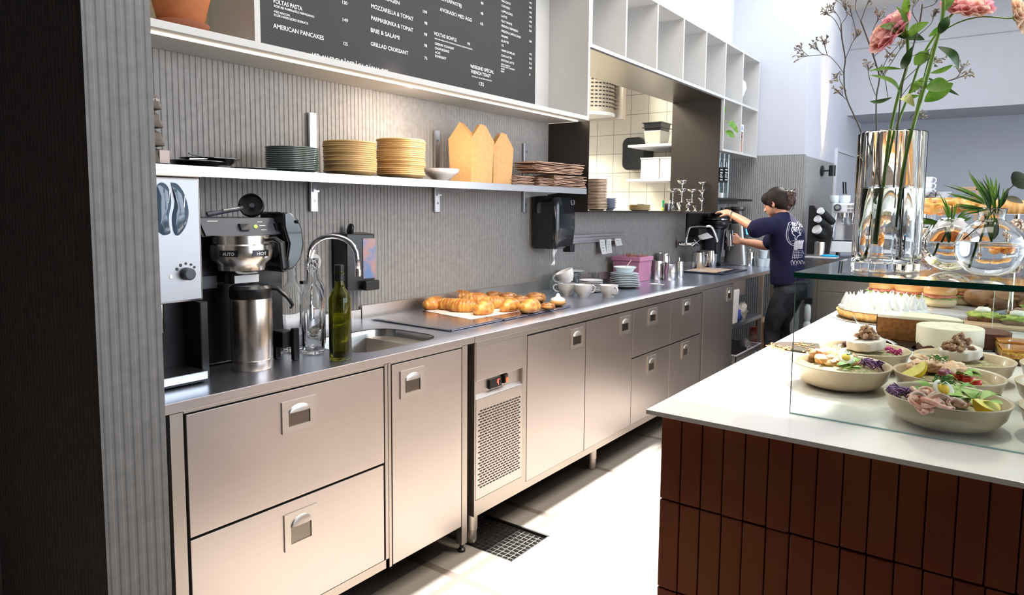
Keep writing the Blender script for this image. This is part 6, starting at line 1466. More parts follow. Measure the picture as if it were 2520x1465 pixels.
# avocado toasts on a board
BREAD = mat('rye_bread', (0.20, 0.10, 0.05), 0.8, var=0.25, scale=40, bump=0.5); GUAC = mat('guacamole', (0.26, 0.36, 0.05), 0.55, scale=40, col2=(0.46, 0.55, 0.14), bump=0.9, bscale=60)
solo('serving_board', MB().box(-0.20, 0.40, 3.72, 4.02, 0.9005, 0.915), WOOD, 'pale wooden board carrying the avocado toasts', 'board', bevel=0.004)
for i, (x, y, lab) in enumerate(((-0.115, 3.90, 'avocado toast with soft egg, left one on the board'), (0.02, 3.86, 'avocado toast with soft egg, right one on the board'))):
    c = T('avocado_toast', lab, 'toast', (x, y, 0.9155), 10 * i, 'avocado toasts on the wooden board'); c.scale = (1.2, 1.2, 1.35)
    part('bread', MB().box(-0.055, 0.055, -0.05, 0.05, 0, 0.014), BREAD, c, world=False, bevel=0.004)
    part('avocado', MB().ball((0, 0, 0.016), (0.058, 0.052, 0.016), 30, 10, amp=0.5, freq=5, seed=i), GUAC, c, world=False, smooth='all')
    part('soft_egg', MB().ball((-0.005, 0, 0.034), (0.026, 0.024, 0.014), 20, 10, amp=0.25, seed=i + 9), EGGW, c, world=False, smooth='all')
# bagels
BAG = mat('bagel_crust', (0.66, 0.34, 0.12), 0.35, scale=8, col2=(0.74, 0.46, 0.20), coat=0.3); HAM = mat('ham_pink', (0.72, 0.26, 0.20), 0.35, var=.2, scale=40); CREAM = mat('bread_crumb', (0.80, 0.66, 0.42), 0.7, var=.05)
def bagel(lab, x, y, z, s=1.0, rz=0, filling=HAM, rx=0):
    c = T('filled_bagel', lab, 'sandwich', (x, y, z), rz, 'filled bagels piled behind the tart')
    k = 0.075 * s; s = s * 1.5
    part('top_half', MB().lathe([(k * .18, .048 * s), (k * .30, .068 * s), (k * .62, .078 * s), (k * .92, .066 * s), (k, .048 * s), (k * .92, .040 * s), (k * .2, .040 * s)], (0, 0, 0), 36), BAG, c, world=False, smooth='all')
    part('filling', MB().ball((0, 0, .034 * s), (k * .97, k * .97, .012 * s), 30, 8, amp=.35, freq=5, seed=int(x * 50)), filling, c, world=False, smooth='all')
    part('salad_leaf', MB().ball((0, 0, .028 * s), (k * 1.03, k * 1.03, .005 * s), 30, 6, amp=.5, freq=6, seed=int(y * 50)), GREENS, c, world=False, smooth='all')
    part('bottom_half', MB().lathe([(0, 0), (k * .8, 0), (k * .97, .010 * s), (k * .96, .026 * s), (0, .028 * s)], (0, 0, 0), 36), CREAM, c, world=False, smooth='all')
    return c
bagel('filled bagel at the left front of the pile', -0.655, 4.62, 0.902, 1.06); bagel('filled bagel with salmon, second in the front row', -0.505, 4.56, 0.902, 1.06); bagel('big filled bagel with ham, right end of the front row', -0.345, 4.46, 0.902, 1.12)
bagel('filled bagel on a second level at the back left', -0.62, 4.76, 0.902, 1.1); bagel('filled bagel in the back row centre', -0.44, 4.74, 0.902, 1.15); bagel('filled bagel at the back right of the pile', -0.26, 4.66, 0.902, 1.2)
bagel('filled bagel lying on top of the front row', -0.47, 4.60, 0.980, 1.0) if False else None
DARKB = mat('dark_bread_crust', (0.34, 0.16, 0.07), 0.5, scale=12, col2=(0.48, 0.27, 0.14), bump=0.3)
solo('bread_loaf', MB().ball((-0.16, 4.62, 0.955), (0.10, 0.11, 0.055), 24, 12, amp=.15, seed=3), DARKB, 'round dark glazed loaf right of the filled bagels', 'bread', smooth='all')
solo('bread_loaf', MB().ball((-0.05, 4.52, 0.935), (0.075, 0.09, 0.034), 24, 12, amp=.25, seed=5), BREAD, 'very dark flat loaf beside the round glazed one', 'bread', smooth='all')
solo('mustard_bottle', MB().lathe([(0, 0.9005), (0.030, 0.9005), (0.030, 1.05), (0.012, 1.075), (0.004, 1.10)], (-0.10, 4.86, 0), 18), mat('yellow_plastic', (0.85, 0.62, 0.02), 0.4), 'yellow squeeze bottle behind the breads', 'bottle', smooth=True)
solo('sauce_bottle', MB().lathe([(0, 0.9005), (0.045, 0.9005), (0.045, 1.07), (0.012, 1.09), (0.004, 1.11)], (0.0, 4.84, 0), 18), mat('mauve_plastic', (0.50, 0.25, 0.38), 0.4), 'mauve squeeze bottle behind the breads', 'bottle', smooth=True)
def paperbag(lab, x, y, s, seed):
    return solo('paper_wrapped_sandwich', MB().ball((x, y, 0.9 + 0.075 * s), (0.13 * s, 0.11 * s, 0.075 * s), 18, 10, amp=.7, freq=2.4, seed=seed), mat('sandwich_paper', (0.42, 0.22, 0.12), 0.8, var=.2, bump=.6, bscale=20) if 'sandwich_paper' not in bpy.data.materials else bpy.data.materials['sandwich_paper'], lab, 'sandwich')
paperbag('crumpled brown paper wrapped sandwich right of the breads', 0.09, 4.55, 1.25, 3)
for i, (x, y, lab) in enumerate(((0.06, 4.22, 'seeded open sandwich with green topping behind the avocado toasts'),)):
    c = T('open_sandwich', lab, 'sandwich', (x, y, ZI + 0.0005), -10)
    part('bread', MB().box(-0.085, 0.085, -0.05, 0.05, 0, 0.035), DARKB, c, world=False, bevel=0.012)
    greens(c, 7, (0, 0, 0.036), 0.05, 90 + i, 0.05); lumps(c, 'topping', TUNA, 6, (0, 0, 0.035), (0.06, 0.03, 0.01), 0.018, 95 + i)
# ------------------------------------------------------------------ tiered stand with pastries behind the case
ORC = mat('orange_pastry', (0.62, 0.24, 0.04), 0.4, scale=10, col2=(0.86, 0.44, 0.08), bump=.4, bscale=40, coat=.2)
PUFF = mat('puff_pastry', (0.78, 0.42, 0.10), 0.5, scale=9, col2=(0.84, 0.62, 0.36), bump=.5, bscale=40)
c = T('pastry_stand', 'two-tier glass and steel pastry stand behind the display case', 'stand', (-0.02, 4.30, ZI))
for z_, r_ in ((1.150, 0.36), (1.412, 0.33)):
    part('tier', MB().lathe([(0, z_), (r_, z_), (r_ + .004, z_ + .004), (r_, z_ + .008), (0, z_ + .008)], (-0.02, 4.30, 0), 48), THIN, c, smooth=True)
part('column', MB().lathe([(0.09, 0.9005), (0.085, 0.915), (0.012, 0.93), (0.012, 1.43)], (-0.02, 4.30, 0), 20), STEEL_POL, c, smooth=True)
def pastry(lab, px, py, z, s, m, rz, y=4.25, L=0.16, bend=0.7):
    p = PY(px, py, y)
    c = T('pastry', lab, 'pastry', (p.x, y, z), rz, 'pastries on the two-tier stand')
    part('crust', croissant(int(px), L * s, 0.048 * s, bend), m, c, world=False, smooth='all')
for i, (px, rz, s, y, lab) in enumerate(((2262, 60, 1.25, 4.18, 'orange croissant at the left of the lower tier'), (2300, 120, 1.2, 4.10, 'orange croissant behind the small round vase'), (2345, 80, 1.3, 4.08, 'orange croissant seen through the gap between the round vases'), (2395, 100, 1.35, 4.02, 'orange croissant seen through the larger round vase'), (2440, 70, 1.3, 4.06, 'orange croissant behind the right side of the larger vase'), (2490, 110, 1.25, 4.12, 'orange croissant at the right picture edge'))):
    pastry(lab, px, 640, 1.1585, s * 1.15, ORC, rz, y)
for i, (px, rz, s, y, lab) in enumerate(((2268, 92, 1.3, 4.24, 'orange croissant on the second row of the lower tier, left'), (2330, 85, 1.3, 4.30, 'orange croissant on the second row of the lower tier, centre'), (2400, 95, 1.3, 4.26, 'orange croissant on the second row of the lower tier, right'))):
    pastry(lab, px, 600, 1.235, s * 1.15, ORC, rz, y)
for i, (px, rz, s, y, lab) in enumerate(((2290, 95, 1.25, 4.16, 'golden puff pastry at the left of the upper tier'), (2340, 110, 1.25, 4.24, 'golden puff pastry next from the left on the upper tier'), (2395, 85, 1.2, 4.20, 'golden puff pastry in the centre of the upper tier'), (2320, 80, 1.2, 4.36, 'golden puff pastry at the back of the upper tier'))):
    p = PY(px, 510, y); c = T('pastry', lab, 'pastry', (p.x, y, 1.4205), rz, 'pastries on the two-tier stand')
    part('crust', MB().ball((0, 0, .036), (.105, .062, .038), 26, 14, amp=.55, freq=2.6, seed=i * 7 + 2), PUFF, c, world=False, smooth='all')
    part('folded_corner', MB().ball((.02, -.01, .062), (.060, .040, .018), 20, 10, amp=.7, freq=3, seed=i * 5 + 3), ORC, c, world=False, smooth='all')
p = PY(2478, 525, 4.2)
swirlp = T('chocolate_pastry', 'chocolate filled pastry at the right of the upper tier', 'pastry', (p.x, 4.2, 1.3))
part('crust', croissant(5, .2, .05, .4), CRUST, swirlp, world=False, smooth='all'); swirlp.location = (p.x, 4.2, 1.4205)
p = PY(2503, 555, 4.0); solo('chocolate_ball', MB().ball((p.x, 4.0, 1.15), 0.036, 20, 12, amp=.08), mat('nut_chocolate', (0.10, 0.04, 0.02), .6, scale=90, col2=(0.75, 0.62, 0.5)), 'nut covered chocolate ball at the right picture edge', 'pastry', smooth='all')
bpy.data.objects['chocolate_ball'].location.z = 1.325
c = T('pastry_riser', 'round glass riser carrying the nut covered ball', 'stand', (p.x, 4.0, 1.12))
part('riser', MB().lathe([(0.05, 1.1585), (0.045, 1.30), (0.07, 1.305), (0.07, 1.312), (0, 1.312)], (p.x, 4.0, 0), 24), THIN, c, smooth=True)
solo('wooden_tongs', MB().box(-0.52, -0.10, 4.95, 4.97, 1.60, 1.625), mat('tongs_wood', (0.62, 0.46, 0.34), .6), 'x', 'x') if False else None
# ================================================================== GLASSWARE AND FLOWERS ON THE CASE LID
ZV = ZG + 0.0003
vx, vy = -0.289, 2.045
RV = 0.083
wv = lambda a: 1 - 0.13 * (1 - abs(math.cos(4 * a)) ** 0.7)
c = T('flower_vase', 'tall fluted clear glass vase with water on the glass lid', 'vase', (vx, vy, ZV))
hv = 0.362
out = [(0, 0.0), (RV * 0.97, 0.0), (RV, 0.006), (RV, hv - 0.004), (RV * 0.98, hv)]
inn = [(RV * 0.945, hv - 0.003), (RV * 0.94, 0.05), (RV * 0.92, 0.022), (0, 0.020)]
part('glass_wall', MB().lathe(out + inn, (0, 0, 0), 112, wav=wv), GLASS, c, world=False, smooth='all')
part('water', MB().lathe([(0, 0.0215), (RV * 0.91, 0.0235), (RV * 0.935, 0.05), (RV * 0.935, 0.214), (0, 0.214)], (0, 0, 0), 112, wav=wv), WATER, c, world=False, smooth='all')
def rv(lab, x, y, R, H, lvl):
    c = T('bud_vase', lab, 'vase', (x, y, ZV)); n_ = 12
    o = [(0, 0.0)] + [(R * math.sin(math.radians(t)), R * 0.96 - R * 0.96 * math.cos(math.radians(t))) for t in (22, 40, 60, 80, 100, 120, 138, 150)]
    zt = o[-1][1]; o += [(R * 0.40, zt + 0.006), (R * 0.36, zt + 0.012), (R * 0.42, H - 0.002), (R * 0.44, H)]
    i_ = [(R * 0.41, H - 0.001), (R * 0.32, zt + 0.012), (R * 0.36, zt + 0.004)] + [((R - 0.003) * math.sin(math.radians(t)), R * 0.96 - (R * 0.96 - 0.003) * math.cos(math.radians(t))) for t in (150, 138, 120, 100, 80, 60, 40, 22)] + [(0, 0.0045)]
    part('glass_wall', MB().lathe(o + i_, (0, 0, 0), 48), GLASS, c, world=False, smooth='all')
    w_ = [(0, 0.0055)] + [((R - 0.0036) * math.sin(math.radians(t)), R * 0.96 - (R * 0.96 - 0.0036) * math.cos(math.radians(t))) for t in (22, 40, 60, 80, 95)]
    if lvl > 100: w_.append(((R - 0.0036) * math.sin(math.radians(lvl)), R * 0.96 - (R * 0.96 - 0.0036) * math.cos(math.radians(lvl))))
    w_.append((0, w_[-1][1])); part('water', MB().lathe(w_, (0, 0, 0), 48), WATER, c, world=False, smooth='all')
    return c
rv('smaller squat round vase of clear glass, left of the two round ones', -0.150, 2.140, 0.072, 0.138, 90)
rv('larger round vase of clear glass, right of the two round ones', -0.058, 1.975, 0.0735, 0.166, 103)
def VP(px, py, y): return PY(px, py, y)
def stem(name, lab, cat, pts, r, m, y, grp=None):
    """a cut stem: pts are (px, py, depth offset)"""
    P3 = [VP(a, b, y + d) for a, b, d in pts]
    c = T(name, lab, cat, tuple(P3[0]), group=grp)
    part('stem', MB().tube(bez(P3, 6), r, 8), m, c, smooth='all')
    return c
def leafp(c, y, a, b, w, m=LEAF, d0=0, d1=0.01, curl=0.12, nrm=(0.3, -0.9, 0.3), rnd=1.0, fold=0.25):
    o = part('leaf', leaf_mb(MB(), VP(*a, y + d0), VP(*b, y + d1), w, nrm=nrm, curl=curl, rnd=rnd, n=10, fold=fold), m, c, smooth='all'); return o
yv = vy
PETALP = thin_petal('pink_petal', (0.84, 0.42, 0.50), (0.88, 0.60, 0.52), 0.55)
PETALC = thin_petal('peach_petal', (0.86, 0.62, 0.46), (0.88, 0.76, 0.62), 0.5)
def bloom(c, px, py, y, R, m, seed, tilt=(0, 0)):
    o = VP(px, py, y); random.seed(seed); I = None
    for ring, (n_, rr, hh, op) in enumerate(((5, 0.35, 0.9, 10), (7, 0.6, 0.9, 25), (9, 0.85, 0.8, 45), (10, 1.0, 0.6, 62))):
        for k in range(n_):
            a = 2 * math.pi * k / n_ + ring * 0.5 + random.uniform(-.1, .1)
            M = Matrix.Translation(o) @ rot(tilt[0], tilt[1], 0) @ Matrix.Rotation(a, 4, 'Z') @ Matrix.Rotation(math.radians(op), 4, 'Y')
            b = MB(M); vs = []; fs = []; w_ = R * 0.80 * rr + R * 0.16; L_ = R * (0.50 + 0.48 * rr)
            for i in range(7):
                t = i / 6
                for j in range(5):
                    s_ = (j - 2) / 2; ww = w_ * math.sin(math.pi * min(.97, 0.10 + 0.60 * t)) ; vs.append((R * 0.05 + 0.28 * R * math.sin(t * 2.4) - 0.10 * R * s_ * s_ * (1 - t), ww * s_, L_ * t + 0.02 * R * math.sin(j * 2 + k)))
            for i in range(6):
                for j in range(4): q = i * 5 + j; fs.append((q, q + 1, q + 6, q + 5))
            part('petal', b.add(vs, fs), m, c, smooth='all')
    part('calyx', MB(Matrix.Translation(o) @ rot(tilt[0], tilt[1], 0)).ball((0, 0, -R * 0.05), (R * .3, R * .3, R * .18), 12, 8), STEMG, c, smooth='all')
S1 = stem('cut_flower', 'thick green stem from the fluted vase carrying the large pink ranunculus', 'flower', [(2160, 600, 0.0), (2175, 450, 0), (2190, 330, 0), (2212, 230, 0.0), (2232, 160, 0), (2232, 90, 0), (2212, 40, 0)], 0.0040, STEMG, yv + 0.0)
bloom(S1, 2195, 82, yv + 0.02, 0.052, PETALP, 1, (35, -50))
S2 = stem('cut_flower', 'green stem leaning right to the pink bloom at the top edge', 'flower', [(2128, 640, 0.02), (2170, 470, 0.02), (2205, 320, 0.02), (2240, 225, 0.02), (2275, 130, 0.02), (2330, 50, 0.02), (2370, 10, 0.02)], 0.0032, STEMG, yv)
bloom(S2, 2378, 22, yv + 0.03, 0.050, PETALP, 2, (30, 20))
S3 = stem('cut_flower', 'right-hand thick green stem with the curled big leaves', 'flower', [(2205, 560, -0.03), (2222, 430, -0.03), (2245, 320, -0.03), (2275, 215, -0.03), (2300, 120, -0.03), (2320, 40, -0.03), (2322, -40, -0.03)], 0.0044, STEMG, yv)
S4 = stem('cut_flower', 'thin stem arching right to the peach carnation', 'flower', [(2215, 520, 0.01), (2232, 380, 0.01), (2262, 240, 0.01), (2300, 105, 0.01), (2345, 62, 0.01), (2410, 42, 0.01), (2478, 45, 0.01), (2500, 43, 0.01)], 0.0018, STEMG, yv)
bloom(S4, 2502, 42, yv + 0.01, 0.036, PETALC, 4, (10, 75))
for c_, a, b, w_, m_ in ((S1, (2215, 230), (2140, 185), .006, LEAF), (S1, (2220, 170), (2140, 175), .005, LEAF), (S1, (2220, 170), (2245, 115), .011, LEAFD), (S1, (2230, 92), (2165, 65), .013, LEAF), (S1, (2200, 85), (2275, 98), .013, LEAFD), (S1, (2232, 90), (2285, 55), .013, LEAF), (S1, (2228, 45), (2232, -10), .010, LEAF), (S1, (2232, 80), (2205, 15), .006, LEAF), (S1, (2195, 240), (2140, 250), .006, LEAFD),
                         (S2, (2285, 125), (2250, 160), .016, LEAF), (S2, (2240, 230), (2275, 190), .009, LEAF), (S2, (2215, 245), (2250, 262), .013, AVO), (S2, (2285, 90), (2335, 60), .009, LEAF),
                         (S3, (2278, 215), (2340, 215), .020, LEAF), (S3, (2275, 250), (2345, 205), .019, LEAF), (S3, (2280, 190), (2360, 235), .006, LEAFD), (S3, (2308, 115), (2358, 170), .011, LEAFD), (S3, (2290, 180), (2345, 160), .007, LEAF), (S3, (2310, 85), (2335, 40), .012, LEAFD), (S3, (2320, 30), (2350, -20), .010, LEAF), (S4, (2262, 235), (2228, 238), .006, LEAF)):
    leafp(c_, yv, a, b, w_, m_, d0=(-0.03 if c_ is S3 else 0.0), d1=random.uniform(-0.05, 0.02), curl=random.uniform(-.2, .35))
DRY = mat('dry_branch', (0.16, 0.15, 0.12), 0.7, var=.2); DRYF = mat('dry_floret', (0.34, 0.28, 0.27), 0.7, scale=40, col2=(0.50, 0.46, 0.36))
def dry(lab, y, main, twigs, seed):
    c = stem('dried_branch', lab, 'branch', main, [0.0019] * (6 * (len(main) - 1) + 1), DRY, y, None); random.seed(seed)
    for path in twigs:
        tw = MB(); fl = MB()
        P3 = [VP(a, b, y + random.uniform(-.015, .015)) for a, b in path]; tw.tube(bez(P3, 4), 0.0010, 5)
        tip = P3[-1]; d = (P3[-1] - P3[-2]).normalized()
        for k in range(11):
            q = (d + Vector((random.uniform(-1, 1), random.uniform(-1, 1), random.uniform(-.6, 1))) * 0.75).normalized(); s0 = tip - d * random.uniform(0, 0.02); e = s0 + q * random.uniform(.010, .022)
            tw.tube([s0, e], 0.0005, 4)
            for h in range(2): fl.tube([e, e + (q + Vector((random.uniform(-1, 1), random.uniform(-1, 1), random.uniform(-1, 1))) * .8).normalized() * random.uniform(.005, .009)], [0.0013, 0.0018], 5)
        part('twig', tw, DRY, c); part('floret_cluster', fl, DRYF, c)
dry('dried grey branch leaning left from the vase, with a side sprig over the white wall', yv + 0.03, [(2170, 480, 0), (2118, 322, 0), (2083, 240, 0), (2077, 180, 0), (2080, 145, 0), (2072, 95, 0), (2070, 60, 0)],
    [[(2077, 182), (2058, 155), (2036, 136), (2010, 136), (1968, 140)], [(2036, 136), (2022, 132), (2005, 113)], [(2036, 136), (2032, 122), (2028, 106)], [(2080, 148), (2095, 110), (2108, 90)], [(2070, 80), (2055, 50), (2035, 32)], [(2072, 90), (2068, 50), (2050, 22)], [(2070, 60), (2085, 35), (2075, 12)], [(2083, 225), (2066, 195), (2068, 175), (2058, 188)], [(2083, 245), (2075, 238), (2065, 226)], [(2108, 90), (2100, 50), (2092, 28)], [(1990, 138), (1978, 128), (1970, 118)]], 5)
dry('dried grey branch standing behind the pink bloom', yv + 0.05, [(2165, 520, 0), (2157, 320, 0), (2157, 240, 0), (2164, 195, 0), (2158, 165, 0), (2138, 105, 0), (2118, 50, 0)],
    [[(2164, 195), (2180, 150), (2208, 115), (2225, 100)], [(2164, 195), (2190, 160), (2222, 110)], [(2155, 235), (2140, 195), (2135, 160)], [(2160, 170), (2150, 130), (2160, 100)], [(2140, 110), (2150, 70), (2165, 40)], [(2118, 50), (2105, 20), (2110, -10)], [(2118, 55), (2130, 20), (2140, 0)], [(2185, 240), (2178, 195), (2170, 175)], [(2150, 140), (2175, 120), (2190, 135)], [(2138, 105), (2155, 95), (2170, 110)]], 9)
dry('dried grey branch mixed among the green stems on the right', yv - 0.01, [(2195, 520, 0), (2208, 330, 0), (2222, 200, 0), (2240, 140, 0), (2262, 60, 0), (2270, 10, 0)],
    [[(2215, 240), (2250, 200), (2262, 215)], [(2222, 200), (2260, 165), (2285, 145)], [(2240, 140), (2275, 130), (2310, 150)], [(2255, 90), (2290, 60), (2300, 30)], [(2262, 200), (2330, 200), (2375, 185)], [(2330, 200), (2355, 190), (2368, 170)], [(2240, 290), (2250, 280), (2262, 285)], [(2262, 60), (2245, 30), (2252, 5)], [(2270, 20), (2300, 10), (2310, -10)]], 13)
def sprig(lab, base, mid, y, blades, dd, grp=None):
    c = stem('green_sprig', lab, 'plant', [(*base, 0), (*mid, 0)], 0.0026, STEMG, y)
    random.seed(int(base[0]))
    for i, (a, b, w_) in enumerate(blades):
        for k in range(3):
            j = (0, 0) if k == 0 else (random.uniform(-16, 16), random.uniform(-10, 14))
            leafp(c, y, a, (b[0] + j[0], b[1] + j[1]), w_ * 0.55, LEAF if (i + k) % 3 else LEAFD, d1=dd * ((i * 37 % 7) - 3) / 3 + random.uniform(-.015, .015), curl=random.uniform(.02, .16), fold=0.3)
    return c
sprig('fine-leaved green sprig in the larger round vase', (2392, 652), (2435, 525), 1.985, [((2440, 530), (2383, 422), .005), ((2438, 520), (2405, 440), .005), ((2432, 500), (2338, 455), .004), ((2432, 505), (2350, 478), .004), ((2440, 510), (2415, 450), .005), ((2442, 500), (2425, 430), .004), ((2440, 490), (2436, 435), .004), ((2444, 500), (2452, 445), .004), ((2446, 520), (2438, 455), .006), ((2450, 530), (2442, 470), .006), ((2430, 515), (2345, 505), .004), ((2430, 520), (2360, 520), .004), ((2455, 530), (2455, 470), .004), ((2440, 600), (2425, 530), .008), ((2445, 590), (2445, 525), .007), ((2425, 505), (2340, 480), .004)], 0.04)
sprig('fine-leaved green sprig in the smaller round vase', (2300, 632), (2335, 560), 2.15, [((2335, 560), (2265, 535), .007), ((2332, 556), (2258, 548), .006), ((2338, 552), (2322, 485), .004), ((2340, 555), (2330, 500), .004), ((2330, 560), (2280, 565), .008), ((2342, 555), (2385, 530), .005), ((2342, 555), (2375, 515), .004), ((2340, 550), (2350, 500), .004), ((2335, 600), (2335, 558), .009)], 0.03)
c = stem('eucalyptus_twig', 'twig with round grey-green leaves at the right edge, in the larger round vase', 'plant', [(2370, 590, 0), (2448, 520, 0), (2480, 470, 0), (2510, 445, 0)], 0.0015, DRY, 1.99)
EUC = mat('eucalyptus_leaf', (0.10, 0.13, 0.09), 0.6, var=.2); DRL = mat('dry_leaf', (0.34, 0.30, 0.20), 0.7, var=.2)
for a, b, w_, m_ in (((2492, 455), (2530, 435), .024, EUC), ((2472, 487), (2518, 500), .008, DRL), ((2456, 515), (2482, 462), .006, LEAFD)): leafp(c, 1.99, a, b, w_, m_, rnd=.8)

# ================================================================== FAR END: GRINDERS, GLASSES, ESPRESSO MACHINE
STG = mat('satin_grey_metal', (0.34, 0.33, 0.32), 0.38, 0.9, var=.04)
def bx(px0, py0, px1, py1, x): a = PX(px0, py0, x); b = PX(px1, py1, x); return a, b
c = T('espresso_grinder', 'tall black espresso grinder beside the barista, lid at her raised hand', 'coffee grinder', (*PZ(1775, 652, .9)[:2], 0.9))
g = PZ(1772, 655, .9); gx, gy = g.x - 0.06, g.y + 0.06
part('base', MB().prism(rrect(gx - .11, gx + .09, gy - .09, gy + .09, .03), 0.9005, 0.93), BLACK, c, bevel=.004)
part('column', MB().hexa([(*p_, 0.93) for p_ in rrect(gx - .10, gx + .02, gy - .07, gy + .07, .03)], [(*p_, 1.25) for p_ in rrect(gx - .11, gx + .05, gy - .08, gy + .08, .03)]), DKGREY, c, smooth=True)
part('grinder_head', MB().ball((gx - .01, gy, 1.30), (.115, .10, .075), 24, 14), BLACK, c, smooth='all')
part('head_ring', MB().lathe([(.100, 1.335), (.106, 1.337), (.106, 1.345), (.100, 1.347)], (gx - .01, gy, 0), 36), STEEL_POL, c, smooth=True)
part('hopper_lid', MB().lathe([(.103, 1.347), (.10, 1.365), (.07, 1.395), (.02, 1.405), (0, 1.405)], (gx - .01, gy, 0), 36), BLACK, c, smooth=True)
part('dosing_chute', MB().lathe([(.034, 1.05), (.034, 1.19), (.028, 1.23)], (gx + .10, gy + .01, 0), 20), BLACK, c, smooth=True)
c = T('espresso_grinder', 'rounded silver espresso grinder with a small cyan screen, against the back wall', 'coffee grinder', (*PZ(1828, 652, .9)[:2], 0.9))
g = PZ(1828, 655, .9); gx2, gy2 = g.x - 0.10, g.y + 0.10
part('housing', MB().hexa([(*p_, 0.9005) for p_ in rrect(gx2 - .10, gx2 + .13, gy2 - .11, gy2 + .10, .05)], [(*p_, 1.30) for p_ in rrect(gx2 - .06, gx2 + .08, gy2 - .09, gy2 + .08, .04)]), STG, c, smooth=True, bevel=.01)
part('screen_bezel', MB().hexa([(gx2 + .095, gy2 - .075, 1.17), (gx2 + .115, gy2 - .075, 1.17), (gx2 + .115, gy2 + .06, 1.17), (gx2 + .095, gy2 + .06, 1.17)], [(gx2 + .08, gy2 - .07, 1.28), (gx2 + .092, gy2 - .07, 1.28), (gx2 + .092, gy2 + .05, 1.28), (gx2 + .08, gy2 + .05, 1.28)]), DKGREY, c)
pz_ = PX(1841, 576, gx2 + .112)
part('screen', MB().hexa([(gx2 + .108, pz_.y - .030, 1.20), (gx2 + .1135, pz_.y - .030, 1.20), (gx2 + .1135, pz_.y + .030, 1.20), (gx2 + .108, pz_.y + .030, 1.20)], [(gx2 + .100, pz_.y - .030, 1.255), (gx2 + .1045, pz_.y - .030, 1.255), (gx2 + .1045, pz_.y + .030, 1.255), (gx2 + .100, pz_.y + .030, 1.255)]), mat('cyan_screen', (0.1, 0.6, 0.8), .4, emit=(0.1, 0.72, 1.0), es=1.4), c)
part('bean_hopper', MB().lathe([(.05, 1.30), (.06, 1.31), (.055, 1.42), (.075, 1.44), (.075, 1.46)], (gx2, gy2, 0), 24), mat('smoked_hopper', (.10, .08, .07), .2, trans=.3), c, smooth=True)
# black panel and switch behind the tap
solo('splash_panel', MB().box(-2.484, -2.472, PX(1691, 540, -2.478).y, PX(1752, 540, -2.478).y, 1.10, 1.395), BLACKM, 'black splash panel on the ribbed wall under the hatch end', 'panel')
c = T('wall_phone', 'small black angled card reader with a white slip, behind the far tap', 'device', (*PX(1735, 585, -2.35)[:2], 1.15))
a = PX(1722, 590, -2.34); b_ = PX(1745, 578, -2.34)
part('slip', MB().hexa([(-2.34, a.y, a.z), (-2.338, b_.y, a.z + .01), (-2.30, b_.y, a.z + .015), (-2.31, a.y, a.z)], [(-2.36, a.y, a.z + .035), (-2.36, b_.y, b_.z + .02), (-2.355, b_.y, b_.z + .02), (-2.355, a.y, a.z + .035)]), PAPER, c)
part('arm', MB().box(-2.46, -2.36, a.y + .02, b_.y, a.z + .02, b_.z + .06), BLACK, c, bevel=.006)
# cocktail things by the barista
for px, r, h, lab, m_ in ((1750, .045, .12, 'blue tinted glass pitcher next to the black grinder', GLASS_BL),):
    p = PZ(px, 655, .9); solo('glass_pitcher', MB().lathe([(0, .003), (r, 0), (r, h), (r - .003, h), (r - .003, .008), (0, .008)], (p.x, p.y + .05, .9005), 24), THIN, lab, 'pitcher', smooth=True)
p = PZ(1800, 652, .9)
c = T('syrup_bottle', 'clear plastic bottle half full of amber syrup in front of the grinders', 'bottle', (p.x, p.y + .03, .9005))
part('bottle_wall', MB().lathe([(0, 0), (.033, 0), (.034, .12), (.026, .15), (.014, .165), (.014, .19), (0, .19)], (0, 0, 0), 22), mat('cloudy_bottle', (.75, .72, .72), .2, trans=.8), c, world=False, smooth=True)
part('syrup', MB().lathe([(.0345, .002), (.0348, .095), (0.0345, .096)], (0, 0, 0), 22), mat('amber_syrup', (.25, .06, .02), .25), c, world=False, smooth=True)
p = PZ(1840, 655, .9); jug('steel coffee pot with a black handle in front of the silver grinder', p.x, p.y + .05, .052, .125, -60, False, True, handle=False)
c2_ = T('pot_handle_dummy', 'x', 'x') if False else None
p = PZ(1815, 655, .9); jug('small steel cup left of the coffee pot', p.x - .02, p.y + .10, .035, .10, 0, False, False, handle=False)
for k, (px, dz, lab) in enumerate(((1868, 0, 'pale blue glass tumbler lying nearest the barista'), (1880, 0, 'pale blue glass tumbler beside the barista shirt'), (1874, .058, 'pale blue glass tumbler stacked on the other two'))):
    p = PZ(px, 657, .9); solo('glass_tumbler', MB().lathe([(0, .004), (.035, 0), (.042, .075), (.038, .075), (.033, .008), (0, .008)], (p.x, p.y + .04, .901 + dz * 1.35), 12), GLASS_BL, lab, 'glass', group='pale blue tumblers by the barista', smooth=True)
